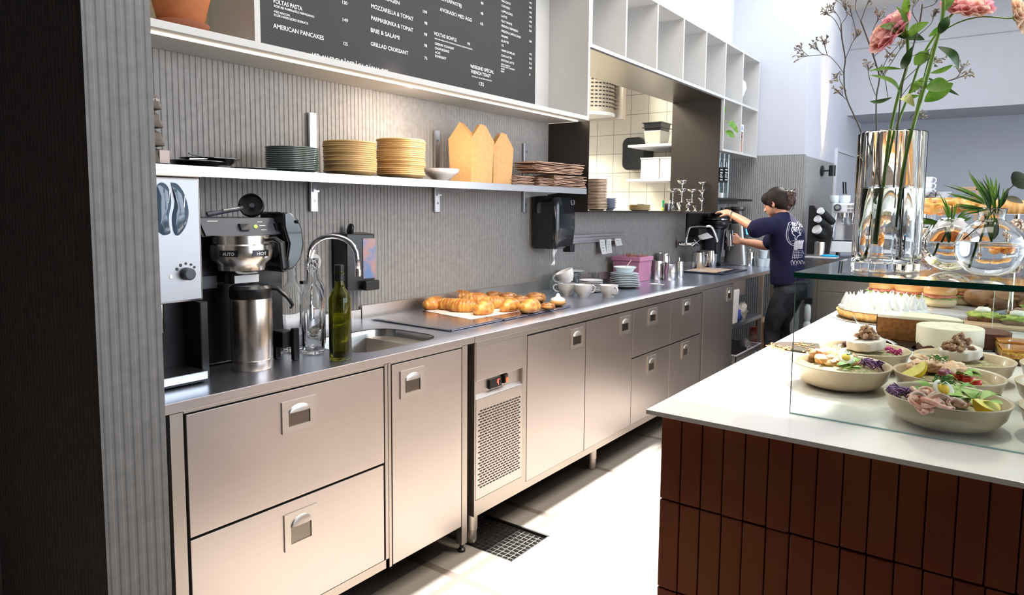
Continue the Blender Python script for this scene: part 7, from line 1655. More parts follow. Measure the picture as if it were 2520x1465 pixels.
# glass shelf past the hatch
a = PX(1772, 487, -2.20); b_ = PX(1858, 489, -2.20)
c = T('wall_shelf', 'short dark steel shelf past the hatch, stacked with tall tumblers', 'shelf', (-2.34, 6.4, a.z - .02))
part('shelf_board', MB().box(-2.484, -2.20, 5.99, 6.95, a.z - .020, a.z), STEEL_DK, c, bevel=.002)
part('bracket', MB().box(-2.484, -2.21, 6.02, 6.025, a.z - .05, a.z - .02), ALU, c)
part('bracket', MB().box(-2.484, -2.21, 6.55, 6.555, a.z - .05, a.z - .02), ALU, c)
part('wall_rail', MB().box(-2.484, -2.474, 6.03, 6.055, 1.25, 1.90), ALU, c)
tm_ = MB().lathe([(0, .004), (.030, 0), (.038, .10), (.0345, .10), (.029, .008), (0, .008)], (0, 0, 0), 20)
first_t = None
for k, (x, y) in enumerate(((-2.30, 6.22), (-2.30, 6.34), (-2.38, 6.28), (-2.30, 6.46))):
    for l_ in range(7):
        lab = 'tall clear tumbler stacked in the %s column on the short shelf' % ('leftmost', 'second', 'rear', 'rightmost')[k]
        if first_t is None: first_t = solo_at('glass_tumbler', tm_, THIN, (x, y, a.z + .001), lab, 'glass', 'tall tumblers, leftmost column')
        else:
            o = first_t.copy(); COL.objects.link(o); o.location = (x, y, a.z + .001 + .052 * l_); o['label'] = lab; o['group'] = 'tall tumblers, %s column' % ('leftmost', 'second', 'rear', 'rightmost')[k]
solo('salt_box', MB().box(-2.27, -2.22, 6.12, 6.17, a.z + .001, a.z + .045), PAPER, 'small white box in front of the stacked tumblers', 'box', bevel=.003)
for px, lab in ((1776, 'left black price tag hanging past the hatch'), (1788, 'right black price tag hanging past the hatch')):
    t = PX(px, 412, -2.26); b_ = PX(px, 450, -2.26); c = T('hanging_tag', lab, 'tag', (-2.26, t.y, b_.z))
    part('tag_card', MB().box(-2.262, -2.260, t.y - .045, t.y + .045, b_.z, t.z), BLACKM, c)
    part('hook', MB().tube([(-2.261, t.y, t.z), (-2.261, t.y, t.z + .05), (-2.48, t.y + .01, t.z + .05)], .0025, 6), ALU, c)
    pm = MB()
    for z in (.15, .35, .5, .62, .8): pm.box(-2.2598, -2.2594, t.y - .03, t.y + .03 * (1 if z != .5 else .3), t.z - (t.z - b_.z) * z - .005, t.z - (t.z - b_.z) * z + .003)
    part('tag_print', pm, PAPER, c)
for px, m_, lab in ((1800, mat('bronze_can', (.22, .14, .09), .3, .8), 'bronze canister under the short shelf'), (1822, ALU, 'silver canister under the short shelf')):
    p = PX(px, 530, -2.38); solo('canister', MB().lathe([(0, 1.32), (.05, 1.32), (.05, 1.455), (0, 1.455)], (-2.40, p.y, 0), 24), m_, lab, 'canister', smooth=True)
bpz = solo('machine_top', MB().box(-2.47, -2.30, 6.25, 6.92, 0.95 + .35, 1.318), BLACK, 'black ledge under the short shelf carrying the canisters', 'ledge', bevel=.004)
# wall lights
c = T('wall_lamp', 'small black cylinder wall lamp shining up and down on the return wall', 'lamp', (-1.70, 7.75, 1.85))
q = PX(2021, 421, -1.743); q2 = PX(2044, 415, -1.66)
part('wall_plate', MB().lathe([(.055, 0), (.055, .018), (.05, .022), (0, .022)], (-1.7425, q.y, q.z), 28, M=rot(y=90)), BLACK, c, smooth=True)
part('arm', MB().tube([(-1.72, q.y, q.z), (-1.64, q.y, q.z + .005)], .008, 8), BLACK, c)
part('lamp_can', MB().lathe([(.033, q.z - .055), (.033, q.z + .055), (.028, q.z + .055), (.028, q.z + .02), (0, q.z + .02)], (-1.635, q.y, 0), 24), BLACK, c, smooth=True)
part('bulb', MB().lathe([(0, q.z + .022), (.026, q.z + .022)], (-1.635, q.y, 0), 20), mat('lamp_bulb', (1, .9, .7), .5, emit=(1, .80, .5), es=20), c)
light('wall_lamp_beam', 'SPOT', (-1.665, q.y, q.z + .06), 120, (1.0, .66, .34), direction=(-.10, 0, 1), spot_size=math.radians(34), spot_blend=.8, shadow_soft_size=.01)
# ---- back counter with the espresso machine
c = T('back_counter', 'stainless back counter across the end of the room, with drawers', 'counter', (-.6, 7.35, 0))
part('carcass', MB().box(-1.60, .9, 7.07, 7.62, .08, .955), STEEL_F, c)
part('top_sheet', MB().box(-1.62, .92, 7.03, 7.66, .956, .985), STEEL_TOP, c)
for x0_, x1_ in ((-1.565, -1.06), (-1.05, -.56), (-.55, -.06)):
    for z0_, z1_ in ((.66, .93), (.10, .65)):
        d_ = part('drawer', MB().box(x0_, x1_, 7.05, 7.068, z0_, z1_), STEEL_F, c, bevel=.001)
        hb_ = MB(); xm = (x0_ + x1_) / 2
        hb_.box(xm - .07, xm + .07, 7.044, 7.049, z1_ - .14, z1_ - .05); part('handle', hb_, STEEL_H, d_)
        part('pocket', MB().box(xm - .05, xm + .05, 7.042, 7.0435, z1_ - .125, z1_ - .09), POCKET, d_)
part('post', MB().box(-1.600, -1.572, 7.045, 7.068, 0, .955), STEEL_P, c)
solo('side_ledge', MB().box(-1.66, -1.385, 6.86, 7.028, .985, 1.000), mat('pale_ledge', (.70, .66, .64), .4), 'thin pale ledge in front of the espresso machine, beside the barista', 'ledge', bevel=.002)
MW = mat('machine_white', (.84, .85, .88), .3, var=.02, coat=.3)
ex0, ex1, ey0, ey1 = -1.50, -.63, 7.12, 7.60; ez = .986
c = T('espresso_machine', 'white two-group espresso machine with steel front on the back counter', 'coffee machine', (-1.05, 7.35, ez))
zt, zu, zl, zb2 = PY(2060, 500, 7.13).z, PY(2060, 524, 7.13).z, PY(2060, 593, 7.13).z, PY(2060, 620, 7.13).z
part('upper_body', MB().prism([(0, 0)], 0, 0) if False else MB().box(ex0 + .02, ex1, ey0 - .02, ey1, zu, zt), MW, c, bevel=.015)
part('base_body', MB().box(ex0 - .02, ex1, ey0 - .08, ey1, zb2, zl), MW, c, bevel=.008)
part('tray_trim', MB().box(ex0 - .015, ex1, ey0 - .075, ey0 + .1, zl, zl + .010), STEEL_POL, c)
part('back_splash', MB().box(ex0 + .05, ex1 - .03, ey0 + .16, ey0 + .18, zl, zu), mat('splash_steel', (.72, .74, .80), .25, .9), c)
part('badge', MB().box(-1.27, -1.03, ey0 + .155, ey0 + .159, (zl + zu) / 2 - .035, (zl + zu) / 2 + .03), mat('badge_grey', (.35, .36, .38), .4), c, bevel=.002)
part('badge_disc', MB().lathe([(0, 0), (.030, 0), (.030, .003), (0, .003)], (-1.215, ey0 + .154, (zl + zu) / 2), 20, M=rot(x=90)), DKGREY, c)
for x in (ex0 + .06, ex1 - .06): part('side_pillar', MB().box(x - .025, x + .025, ey0 + .10, ey1, zl, zu), MW, c)
kx = PY(2062, 511, ey0 - .02)
part('steam_knob', MB().lathe([(.034, 0), (.034, .02), (.024, .03), (0, .03)], (kx.x, ey0 - .021, kx.z), 24, M=rot(x=90)), DKGREY, c, smooth=True)
part('knob_cap', MB().lathe([(.020, 0), (.018, .004), (0, .004)], (kx.x, ey0 - .051, kx.z), 20, M=rot(x=90)), ALU, c, smooth=True)
for px in (2088, 2252): 
    for ix in range(2):
        for iz in range(2):
            q = PY(px + ix * 9 - 2, 505 + iz * 9, ey0 - .02); part('button', MB().box(q.x, q.x + .024, ey0 - .024, ey0 - .0205, q.z - .022, q.z), ALU, c)
for px in (2074, 2096, 2270):
    q = PY(px, 530, ey0 + .05); part('group_head', MB().lathe([(.03, zu - .045), (.036, zu - .04), (.036, zu)], (q.x, ey0 + .06, 0), 20), STEEL_POL, c, smooth=True)
    part('spout', MB().tube([(q.x, ey0 + .06, zu - .045), (q.x, ey0 + .05, zu - .09), (q.x + .01, ey0 + .03, zu - .11)], .009, 8), STEEL_POL, c, smooth=True)
q = PY(2057, 535, ey0); part('steam_wand', MB().tube([(q.x, ey0 + .02, zu), (q.x, ey0, zu - .03), (q.x - .02, ey0 - .02, zl + .04)], .008, 8), MW, c, smooth=True)
for x in (ex0 + .08, ex1 - .1): part('foot', MB().lathe([(.02, ez), (.02, zb2)], (x, ey0 + .02, 0), 12), BLACK, c)
# cups on the machine
def mcup(px, z, lab, r=.045, h=.06, m=PORC, y=7.30, grp='cups on the espresso machine'):
    q = PY(px, 480, y); c = cup(lab, (q.x, y, z), -20, r / .052, m=m, group=grp); return c
zc = zt + .001
for px, lab in ((2055, 'clear glass cup at the left on the espresso machine'), (2080, 'clear glass cup beside the vase edge on the espresso machine')):
    q = PY(px, 480, 7.25); solo('glass_cup', MB().lathe([(0, .004), (.035, 0), (.048, .02), (.050, .075), (.046, .075), (.043, .02), (0, .01)], (q.x, 7.25, zc), 24), GLASS_BL, lab, 'cup', smooth=True)
q = PY(2275, 480, 7.30); zr = zt + .055
c = T('cup_rack', 'low wire rack carrying the white cups on the espresso machine', 'rack', (q.x, 7.3, zt))
rk = MB()
for k in range(4): rk.box(q.x - .10, q.x + .10, 7.20, 7.203, zt + .004 + k * .014, zt + .008 + k * .014)
rk.box(q.x + .095, q.x + .10, 7.20, 7.42, zt + .001, zt + .10).box(q.x - .10, q.x - .095, 7.20, 7.42, zt + .001, zr).box(q.x - .10, q.x + .10, 7.20, 7.42, zr - .004, zr - .001)
part('wires', rk, STEEL_POL, c)
for k, lab in enumerate(('bottom white cup of the column on the wire rack', 'middle white cup of the column on the wire rack', 'top white cup of the column on the wire rack, tilted')):
    o = mcup(2275, zr + .052 * k, lab, .060, .06)
for k, (px, lab) in enumerate(((2305, 'white bowl right of the wire rack'), (2316, 'white bowl stacked behind, right of the wire rack'))):
    q = PY(px, 480, 7.3); solo('white_bowl', MB().lathe([(0, .004), (.035, 0), (.075, .05), (.088, .068), (.083, .068), (.068, .048), (0, .010)], (q.x, 7.3 + .0, zt + .003 + .035 * k), 28), PORC, lab, 'bowl', smooth=True)
# cup rack, black, leaning on the return wall: three tubes of paper cups
c = T('cup_dispenser', 'black three-tube paper cup dispenser leaning beside the espresso machine', 'dispenser', (-1.66, 6.95, 1.0))
CUPW = mat('paper_cup_white', (.74, .74, .76), .5)
BP = [PY(1992, 506, 7.00), PY(2003, 506, 7.00), PY(2050, 570, 7.0), PY(2040, 625, 7.0), PY(1985, 625, 7.0), PY(1988, 570, 7.0)]
part('back_frame', MB().hexa([(p_.x, 6.985, p_.z) for p_ in BP], [(p_.x, 7.02, p_.z) for p_ in BP]), BLACKM, c, bevel=.004)
for k, (px, py, r) in enumerate(((2018, 518, .032), (2011, 538, .034), (2009, 564, .044))):
    q = PY(px, py, 6.93); d_ = Vector((.42, .78, -.55)).normalized(); e = q + d_ * .14
    part('tube', MB().tube([q + d_ * .03, e + d_ * .07], [r * 1.12, r * 1.02], 20), BLACKM, c, smooth=True)
    cp_ = T('paper_cup', ('white paper cup at the top tube mouth of the black dispenser', 'white paper cup at the middle tube mouth of the black dispenser', 'wide white paper cup at the lowest tube mouth of the black dispenser')[k], 'cup', tuple(q))
    part('cup_wall', MB().tube([q, q + d_ * .05, q + d_ * .10], [r, r * .9, r * .78], 22), CUPW, cp_, smooth=True)
    part('rolled_rim', MB().tube([q - d_ * .002, q + d_ * .003], [r * 1.06, r * 1.06], 22), PORC, cp_, smooth=True)
q = PZ(2000, 634, 1.0); solo('steel_canister', MB().lathe([(0, .001), (.047, 0), (.047, .135), (.044, .135), (.044, .006), (0, .006)], (q.x - .0, 6.94, 1.0005), 28), STEEL, 'brushed steel knock box canister on the pale ledge', 'canister', smooth=True)
cl_ = MB().ball((PZ(2050, 630, 1.0).x, 6.92, 1.008), (.085, .05, .012), 24, 8, amp=.35, freq=3, seed=4)
solo('cleaning_cloth', cl_, mat('cyan_cloth', (.02, .42, .72), .8, bump=.4), 'bright blue folded cloth at the right end of the pale ledge', 'cloth', smooth='all')
c = T('wall_hook', 'pair of slim black pens clipped above the espresso machine', 'pens', (*PY(2078, 462, 7.3)[:2], 1.6))
for px in (2075, 2081): a_, b__ = PY(px, 448, 7.3), PY(px + 1, 478, 7.3); part('pen', MB().tube([a_, b__], .007, 6), BLACK, c)
# wooden tamper bar behind sprigs
a_, b__ = PY(2360, 464, 7.3), PY(2452, 466, 7.3)
c = T('wooden_paddle', 'pale wooden paddle standing behind the green sprigs on the machine', 'paddle', (*PY(2400, 470, 7.3)[:2], zt))
part('blade', MB().hexa([(a_.x, 7.29, a_.z - .03), (b__.x, 7.29, a_.z - .01), (b__.x, 7.31, a_.z - .01), (a_.x, 7.31, a_.z - .03)], [(a_.x, 7.29, a_.z + .01), (b__.x, 7.29, a_.z + .02), (b__.x, 7.31, a_.z + .02), (a_.x, 7.31, a_.z + .01)]), WOOD, c, bevel=.004)
part('handle', MB().box((a_.x + b__.x) / 2 - .01, (a_.x + b__.x) / 2 + .01, 7.29, 7.31, .99, a_.z), WOOD, c)
solo('oven', MB().box(-.62, -.02, 7.10, 7.6, .986, 1.30), mat('oven_grey', (.40, .41, .44), .35, .7), 'low grey appliance right of the espresso machine behind the pastries', 'oven', bevel=.01) if False else None
# under the far counter
q = PX(1815, 790, -1.83)
solo('plastic_tub', MB().hexa([(-1.93, 5.33, .526), (-1.80, 5.33, .526), (-1.80, 5.43, .526), (-1.93, 5.43, .526)], [(-1.94, 5.32, .80), (-1.795, 5.32, .80), (-1.795, 5.445, .80), (-1.94, 5.445, .80)]), mat('milk_white', (.74, .70, .68), .4), 'tall white plastic jug on the mid shelf of the open bay', 'jug', bevel=.008)
solo('cloth_bundle', MB().ball((-1.86, 5.53, .575), (.05, .05, .055), 18, 10, amp=.7, seed=6), mat('blue_cloth', (.05, .07, .35), .8, bump=.4), 'bundle of blue cloth beside the white jug', 'cloth', smooth='all')
solo('plastic_bag', MB().ball((-1.87, 5.66, .585), (.06, .07, .07), 18, 10, amp=.8, seed=9), mat('beige_plastic', (.55, .50, .45), .3, bump=.4), 'crumpled beige plastic bag on the mid shelf of the open bay', 'bag', smooth='all')
c = T('cup_crate', 'clear plastic crate of white cups at the bottom of the open bay', 'crate', (-1.98, 5.66, .12))
cr_ = MB()
for a in ((-2.15, -1.78, 5.36, 5.366), (-2.15, -1.78, 6.0, 6.006), (-2.15, -2.144, 5.36, 6.006), (-1.786, -1.78, 5.36, 6.006)): cr_.box(*a, .1205, .27)
part('crate_wall', cr_.box(-2.15, -1.78, 5.36, 6.006, .1205, .126), mat('cloudy_crate', (.62, .60, .62), .3, trans=.5), c)
part('crate_rim', MB().tube([(-2.15, 5.36, .27), (-1.78, 5.36, .27), (-1.78, 6.006, .27), (-2.15, 6.006, .27)], .008, 6, closed=True), mat('crate_rim_white', (.70, .66, .72), .4), c)
random.seed(31)
wc = MB().lathe([(0, .002), (.028, 0), (.042, .055), (.039, .055), (.026, .006), (0, .006)], (0, 0, 0), 20); f_ = None
for i in range(9):
    x, y, z = random.uniform(-2.06, -1.83), 5.43 + .062 * i, .135 + .065 * (i % 3)
    lab = 'white paper cup lying loose in the plastic crate'
    if f_ is None: f_ = solo_at('paper_cup', wc, CUPW, (x, y, z), lab, 'cup', 'loose paper cups in the crate')
    else: o = f_.copy(); COL.objects.link(o); o.location = (x, y, z); f2 = o
    (f_ if i == 0 else o).rotation_euler = (random.uniform(-1.2, 1.2), random.uniform(-1.2, 1.2), random.uniform(0, 6))
solo('paper_sack', MB().hexa([(-1.86, 6.12, .001), (-1.70, 6.12, .001), (-1.70, 6.30, .001), (-1.86, 6.30, .001)], [(-1.87, 6.13, .46), (-1.72, 6.11, .43), (-1.71, 6.27, .45), (-1.86, 6.29, .47)]), mat('sack_paper', (.42, .27, .14), .8, var=.2, bump=.5, bscale=15), 'brown paper sack standing on the floor behind the post legs', 'sack', bevel=.01)
solo('carton', MB().box(-1.90, -1.80, 6.065, 6.115, .001, .40), mat('printed_carton', (.55, .50, .48), .6, scale=9, col2=(.45, .08, .06)), 'narrow printed carton next to the brown paper sack', 'carton', bevel=.003)
# ================================================================== BARISTA
SKIN = mat('skin', (0.60, 0.30, 0.20), 0.5, var=.06, scale=10, sss=.08); SHIRT = mat('navy_shirt', (0.011, 0.010, 0.036), .9, var=.15, scale=20, bump=.35, bscale=45, spec=.2)
JEANS = mat('washed_black_denim', (0.010, 0.012, 0.016), .9, scale=6, col2=(0.035, 0.040, 0.050), spec=.2, bump=.4, bscale=40); HAIR = mat('dark_brown_hair', (0.016, 0.009, 0.008), .62, spec=.25, var=.4, scale=40, stretch=(1, 1, 6), bump=.8, bscale=90)
def W(px, py, y): return PY(px, py, y)
def remesh(name, mb, m, parent, vox, smooth_it=6, world=True):
    o = part(name, mb, m, parent, world=world, smooth='all')
    r = o.modifiers.new('r', 'REMESH'); r.mode = 'VOXEL'; r.voxel_size = vox; r.use_smooth_shade = True
    s = o.modifiers.new('s', 'SMOOTH'); s.factor = .5; s.iterations = smooth_it
    dg = bpy.context.evaluated_depsgraph_get(); dg.update()
    me = bpy.data.meshes.new_from_object(o.evaluated_get(dg)); o.modifiers.clear(); old = o.data; o.data = me; bpy.data.meshes.remove(old)
    me.polygons.foreach_set('use_smooth', [True] * len(me.polygons)); me.materials.clear(); me.materials.append(m)
    return o
YP = 5.86
hd = W(1908, 500, YP)                      # head centre
hips = W(1944, 705, YP); neck = W(1928, 535, YP)
pr_ = T('person', 'barista seen from behind in a navy printed t-shirt and dark jeans, reaching to the grinder', 'person', (hips.x, YP, 0))
LEFT, RIGHT = 5.66, 6.03                   # near and far shoulder
sL = W(1898, 556, LEFT); sR = W(1938, 556, RIGHT)
eL = W(1852, 558, 5.60); wL = W(1800, 528, 5.72); hL = W(1785, 518, 5.75)
eR = W(1888, 604, 6.06); wR = W(1822, 594, 6.00); hR = W(1806, 590, 5.98)
def limb(b, pts, rs, seg=14, n=5):
    P3 = bez(pts, n); R3 = []
    for i in range(len(pts) - 1):
        for k in range(n): R3.append(rs[i] + (rs[i + 1] - rs[i]) * k / n)
    R3.append(rs[-1]); b.tube(P3, R3, seg); b.ball(P3[0], R3[0], 12, 8); b.ball(P3[-1], R3[-1], 12, 8)
def hand(b, w, dir_, up, thumb_side, curl, s=1.0):
    d = Vector(dir_).normalized(); u = Vector(up).normalized(); side = d.cross(u).normalized(); u = side.cross(d).normalized()
    pc = w + d * .045 * s
    for k in range(4): b.tube([w + side * (.012 * (k - 1.5)) * s * .8, w + d * .04 * s + side * (.017 * (k - 1.5)) * s, w + d * .082 * s + side * (.0195 * (k - 1.5)) * s], [.017 * s, .0165 * s, .0125 * s], 10)
    for k, L in enumerate((.072, .080, .075, .058)):
        p = w + d * .082 * s + side * (.0195 * (k - 1.5)) * s; pts = [p]; a = 0.0
        for j, q in enumerate((.42, .33, .25)):
            a += curl * (0.8 + .1 * k); dirn = d * math.cos(a) - u * math.sin(a); p = p + dirn * L * q * s; pts.append(p)
        b.tube(pts, [.0095 * s, .0088 * s, .0080 * s, .0066 * s], 9); b.ball(pts[-1], .0068 * s, 8, 6)
    t0 = w + d * .025 * s + side * .026 * thumb_side * s; t1 = t0 + (d * .6 + side * thumb_side * .75 - u * .35).normalized() * .035 * s; t2 = t1 + (d * .85 + side * thumb_side * .15 - u * .6).normalized() * .030 * s
    b.tube([t0, t1, t2], [.014 * s, .0105 * s, .0080 * s], 9); b.ball(t2, .0082 * s, 8, 6)
b = MB()
# head: skull, face, jaw; she looks left and down
fw = Vector((-.93, .10, -.36)).normalized(); sd = Vector((.10, 1, 0)).normalized(); sd = (sd - fw * sd.dot(fw)).normalized(); up = fw.cross(sd).normalized()
if up.z < 0: up = -up
MH = Matrix((( fw.x, sd.x, up.x, hd.x), (fw.y, sd.y, up.y, hd.y), (fw.z, sd.z, up.z, hd.z), (0, 0, 0, 1)))
hb = MB(MH)
hb.ball((-.015, 0, .022), (.092, .074, .092), 22, 14)
hb.ball((.030, 0, -.030), (.058, .058, .078), 20, 12)
hb.ball((.062, 0, -.088), (.022, .026, .020), 14, 8)            # chin
hb.ball((.045, 0, -.060), (.040, .045, .040), 16, 10)
hb.tube([(.078, 0, .004), (.096, 0, -.018), (.106, 0, -.032)], [.007, .009, .011], 10); hb.ball((.100, .010, -.034), .008, 8, 6); hb.ball((.100, -.010, -.034), .008, 8, 6)
hb.tube([(.080, -.020, -.057), (.091, 0, -.055), (.080, .020, -.057)], [.004, .0065, .004], 8); hb.tube([(.080, -.018, -.065), (.089, 0, -.065), (.080, .018, -.065)], [.004, .0065, .004], 8)
for s_ in (-1, 1):
    hb.ball((.074, .026 * s_, .004), (.012, .015, .008), 12, 8); hb.tube([(.082, .012 * s_, .020), (.080, .030 * s_, .022), (.066, .046 * s_, .016)], .005, 8)
    hb.ball((-.005, .073 * s_, -.015), (.016, .007, .026), 14, 10); hb.tube([(.006, .078 * s_, .004), (-.014, .082 * s_, .006), (-.020, .082 * s_, -.016), (-.004, .078 * s_, -.036)], .004, 8)
b.v += hb.v; o_ = 0; b.f += hb.f
limb(b, [MH @ Vector((-.025, 0, -.05)), W(1926, 538, YP), W(1932, 560, YP)], [.052, .053, .062])
# torso core under the clothes
limb(b, [W(1932, 560, YP), W(1938, 610, YP), W(1938, 670, YP), hips], [.085, .10, .09, .10])
b.tube([sL, (sL + sR) / 2 + Vector((.01, 0, .02)), sR], [.045, .06, .045], 12)
limb(b, [sL, (sL + eL) / 2, eL, (eL + wL) / 2, wL], [.048, .045, .040, .037, .026]); limb(b, [sR, (sR + eR) / 2, eR, (eR + wR) / 2, wR], [.048, .045, .040, .036, .025])
hand(b, wL, (hL - wL) + Vector((-.03, 0, .0)), (0, -.3, 1), -1, .38); hand(b, wR, (hR - wR), (-.1, -1, .3), 1, .75)
# legs down to the shoes
legs = [((hips + Vector((0, -.085, -.02))), (-1.615, 5.745, .48), (-1.60, 5.72, .10)), ((hips + Vector((0, .085, -.02))), (-1.60, 5.96, .48), (-1.56, 6.00, .10))]
for h_, k_, a_ in legs: limb(b, [h_, k_, a_], [.075, .05, .038])
body = remesh('body', b, SKIN, pr_, .0052, 3)
# shirt
sb_ = MB()
def ringtube(b, secs, seg=22):
    """secs: centre, half widths (across = along Y, deep = along X)"""
    vs = []; fs = []
    for c_, wy, wx in secs:
        for k in range(seg):
            a = 2 * math.pi * k / seg; vs.append(Vector(c_) + Vector((wx * math.cos(a), wy * math.sin(a), 0)))
    for i in range(len(secs) - 1):
        for k in range(seg): j = (k + 1) % seg; fs.append((i * seg + k, i * seg + j, (i + 1) * seg + j, (i + 1) * seg + k))
    fs.append(tuple(reversed(range(seg)))); fs.append(tuple(range((len(secs) - 1) * seg, len(secs) * seg))); b.add(vs, fs)
def C_(px, py): return W(px, py, YP)
ringtube(sb_, [(C_(1938, 700), .175, .135), (C_(1938, 680), .178, .135), (C_(1937, 640), .175, .130), (C_(1937, 600), .190, .138), (C_(1936, 570), .205, .135), (C_(1934, 552), .195, .115), (C_(1930, 538), .13, .085), (C_(1928, 528), .075, .068)])
sb_.tube([sL + Vector((.02, 0, .005)), (sL + sR) / 2 + Vector((.02, 0, .03)), sR + Vector((.02, 0, .005))], [.065, .095, .065], 14)
vl = (eL - sL); limb(sb_, [sL + Vector((.015, .03, 0)), sL + vl * .35, sL + vl * .80 + Vector((0, 0, -.02))], [.070, .071, .076]); vr = (eR - sR); limb(sb_, [sR + Vector((.01, -.03, 0)), sR + vr * .4, sR + vr * .8], [.075, .074, .075])
shirt = remesh('shirt', sb_, SHIRT, pr_, .008, 8)
# jeans
jb = MB()
ringtube(jb, [(hips + Vector((.01, 0, -.10)), .165, .125), (hips + Vector((.005, 0, -.02)), .168, .130), (hips + Vector((0, 0, .06)), .160, .120)])
for (h_, k_, a_) in legs: limb(jb, [h_ + Vector((.005, 0, -.02)), (Vector(h_) + Vector(k_)) / 2, k_, (Vector(k_) + Vector(a_)) / 2, a_], [.100, .092, .068, .062, .052])
jeans = remesh('jeans', jb, JEANS, pr_, .009, 6)
for s_, (h_, k_, a_) in zip('lr', legs):
    part('shoe', MB().prism([(q[0], q[1]) for q in rrect(a_[0] - .17, a_[0] + .08, a_[1] - .045, a_[1] + .045, .04)], .001, .03), PORC, pr_, bevel=.006)
    part('shoe', MB().ball((a_[0] - .04, a_[1], .05), (.12, .045, .045), 18, 10), BLACK, pr_, smooth='all')
part('belt', MB().tube([hips + Vector((.122 * math.cos(a), .163 * math.sin(a), .04)) for a in [i * math.pi / 14 for i in range(28)]], .012, 6, closed=True, sq=.3), BLACK, pr_)
# hair: cap over the skull plus a loose bun held high at the back
hr = MB(MH)
hr.ball((-.026, 0, .034), (.100, .086, .094), 26, 16)
hr.ball((-.055, 0, -.005), (.072, .080, .085), 22, 14); hr.ball((.030, -.035, .050), (.060, .048, .055), 18, 12); hr.ball((.030, .035, .050), (.060, .048, .055), 18, 12)
hr.ball((.000, -.062, .012), (.045, .022, .050), 16, 10)
hair = remesh('hair', hr, HAIR, pr_, .007, 4)
bn = MB(); bc = W(1944, 490, YP)
for k, (px, py, r) in enumerate(((1940, 484, .045), (1945, 497, .040), (1950, 480, .030), (1938, 508, .032), (1936, 492, .045))): q = W(px, py, YP - .01 * (k % 2)); bn.ball(q, (r, r, r * 1.15), 16, 10, amp=.35, freq=3, seed=k)
bun = remesh('hair_bun', bn, mat('brown_bun_hair', (.06, .028, .020), .4, var=.4, scale=50, bump=.9, bscale=80), pr_, .006, 2)
st = MB(); random.seed(6)
for k in range(46):
    a_ = random.uniform(-.5, 2.6); q = W(1944 + random.uniform(-9, 11), 478 + random.uniform(-12, 22), YP + random.uniform(-.05, .02)); d_ = Vector((random.uniform(-.2, 1), random.uniform(-.8, .2), random.uniform(-.5, 1))).normalized()
    st.tube([q, q + d_ * .022, q + d_ * .034 + Vector((.004, 0, -.012))], [.0025, .0018, .0008], 5)
for pth in ([(1954, 476), (1958, 495), (1952, 512), (1944, 524)], [(1950, 488), (1955, 505), (1948, 518)], [(1885, 478), (1878, 488), (1880, 500)], [(1940, 470), (1950, 464), (1960, 468)], [(1946, 472), (1958, 470), (1962, 478)]):
    st.tube([W(a, c__, YP - .03) for a, c__ in pth], [.0025] * (len(pth) - 1) + [.0008], 5)
part('hair_strands', st, HAIR, pr_, smooth='all')
e_ = MH @ Vector((-.002, -.083, -.045)); part('earring', MB().tube([e_ + Vector((.010 * math.cos(t), 0, .012 * math.sin(t) - .012)) for t in [i * math.pi / 6 for i in range(12)]], .0018, 6, closed=True), mat('gold', (.8, .55, .25), .2, 1.0), pr_)
part('wrist_band', MB().tube([wL + (wL - eL).normalized() * -.01 + (Vector((0, 0, 1)) * math.cos(t) + Vector((0, 1, 0)) * math.sin(t)) * .031 for t in [i * math.pi / 8 for i in range(16)]], .0035, 6, closed=True), BLACK, pr_)
# printed line drawing on the back of the shirt
dg = bpy.context.evaluated_depsgraph_get(); dg.update()
bv = BVHTree.FromPolygons([WM[pr_.name] @ v.co for v in shirt.data.vertices], [tuple(p.vertices) for p in shirt.data.polygons])
INK = mat('shirt_print_white', (.62, .62, .68), .8, var=.05)
def Q(x, y): return 1780 + x / 6.659, 420 + y / 6.659
def draw(path, r=.0020):
    P3 = []
    for x, y in path:
        px, py = Q(x, y); d_ = ray(px, py).normalized(); h = bv.ray_cast(CAM, d_)
        if h[0]: P3.append(h[0] + h[1] * .0012 * (1 if h[1].dot(d_) < 0 else -1))
    if len(P3) > 1: pm_.tube(bez(P3, 3) if len(P3) > 2 else P3, r, 5, sq=.5)
pm_ = MB()
draw([(1120, 850), (1090, 845), (1065, 880), (1045, 960), (1030, 1050), (1045, 1130), (1080, 1190), (1130, 1225), (1160, 1222)], .0034)
draw([(1130, 880), (1100, 880), (1080, 930), (1060, 1040), (1075, 1130), (1110, 1190), (1165, 1195)], .0018)
random.seed(14)
for k in range(15):
    cx_, cy_ = random.uniform(1130, 1285), random.uniform(840, 1010); draw([(cx_ + 22 * math.cos(t * 1.1 + k), cy_ + 26 * math.sin(t * 1.25 + k)) for t in range(7)], .0020)
draw([(1140, 900), (1120, 950), (1110, 985), (1140, 1000), (1125, 1020), (1150, 1055), (1175, 1080), (1170, 1110), (1195, 1130), (1205, 1100), (1225, 1070), (1250, 1060), (1270, 1020)], .0030)
draw([(1250, 890), (1235, 960), (1250, 1040), (1275, 1060)], .0024)
draw([(1095, 1160), (1140, 1150), (1180, 1135)], .0018)
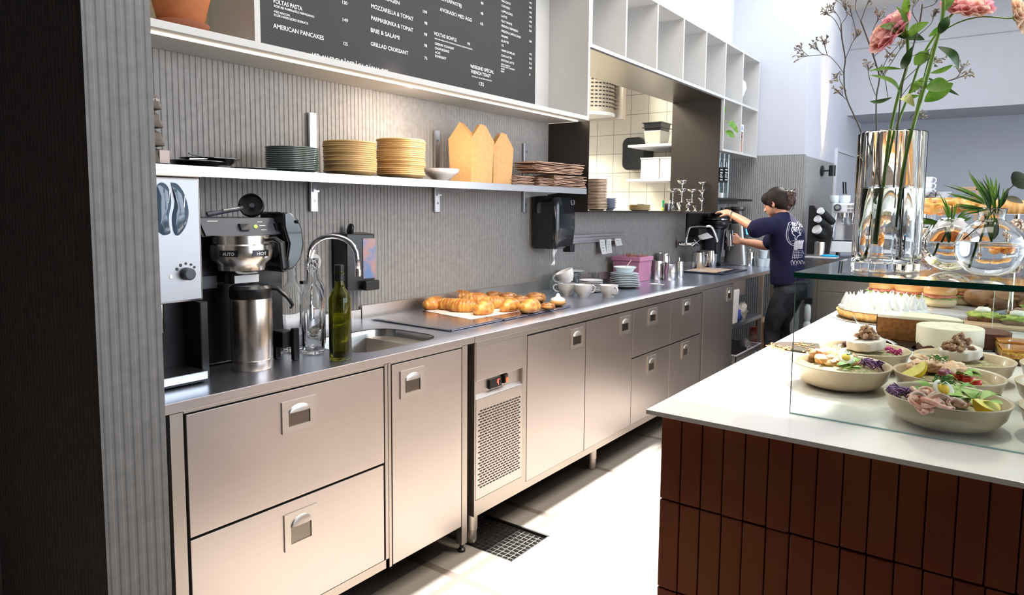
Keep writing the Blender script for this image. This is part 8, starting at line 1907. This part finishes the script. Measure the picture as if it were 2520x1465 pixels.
for x0_ in range(1178, 1320, 9): draw([(x0_, 1130 + (x0_ % 27)), (x0_ - 12 - (x0_ % 5), 1200), (x0_ - 22, 1285 if x0_ > 1240 else 1300)], .0028)
for k in range(5): draw([(1140, 1320 + k * 26), (1185, 1314 + k * 26), (1235, 1320 + k * 26), (1295, 1312 + k * 26)], .0022)
for x0_ in (1135, 1165, 1195, 1225): draw([(x0_ + 14, 1310), (x0_ + 2, 1380), (x0_ - 6, 1450)], .0022)
draw([(1290, 1310), (1315, 1370), (1340, 1420)], .0026)
part('shirt_print', pm_, INK, pr_)
def draw2(path, r): draw([((a - 1780) * 6.659, (c__ - 420) * 6.659) for a, c__ in path], r)
pm_ = MB()
for k in range(5): draw2([(1948 + k * 8, 650), (1946 + k * 8, 644), (1950 + k * 8, 642), (1953 + k * 8, 650)], .0026)
draw2([(1946, 652), (1960, 652), (1984, 653)], .0024)
part('shirt_print', pm_, INK, pr_)
# what she holds
g0 = hR + Vector((-.03, -.045, .02))
c = T('steel_tumbler', 'tall steel shaker held upright in the lower hand of the barista', 'cup', tuple(g0))
a_, b__ = W(1797, 606, 5.95), W(1795, 568, 5.95)
part('cup_wall', MB().tube([a_, b__], [.027, .030], 24), STEEL_POL, c, smooth=True)
part('rim', MB().tube([b__, b__ + Vector((0, 0, .004))], [.0315, .0315], 24), CHROME, c, smooth=True)
# white bottle in the gap by the back counter
q = W(1986, 800, 6.6)
c = T('spray_bottle', 'white plastic spray bottle with a black top behind the barista', 'bottle', (q.x, 6.6, 0.3))
zb_ = W(1986, 825, 6.6).z
part('bottle_body', MB().lathe([(0, zb_), (.035, zb_), (.035, zb_ + .10), (.020, zb_ + .13), (.030, zb_ + .16), (.028, zb_ + .26), (.015, zb_ + .29)], (q.x, 6.6, 0), 20), PORC, c, smooth=True)
part('trigger_head', MB().box(q.x - .03, q.x + .04, 6.58, 6.62, zb_ + .29, zb_ + .35), BLACK, c, bevel=.006)
solo('floor_stool', MB().box(q.x - .12, q.x + .12, 6.50, 6.72, 0.001, zb_ - .001), BLACKM, 'low black crate carrying the white spray bottle', 'crate', bevel=.004)
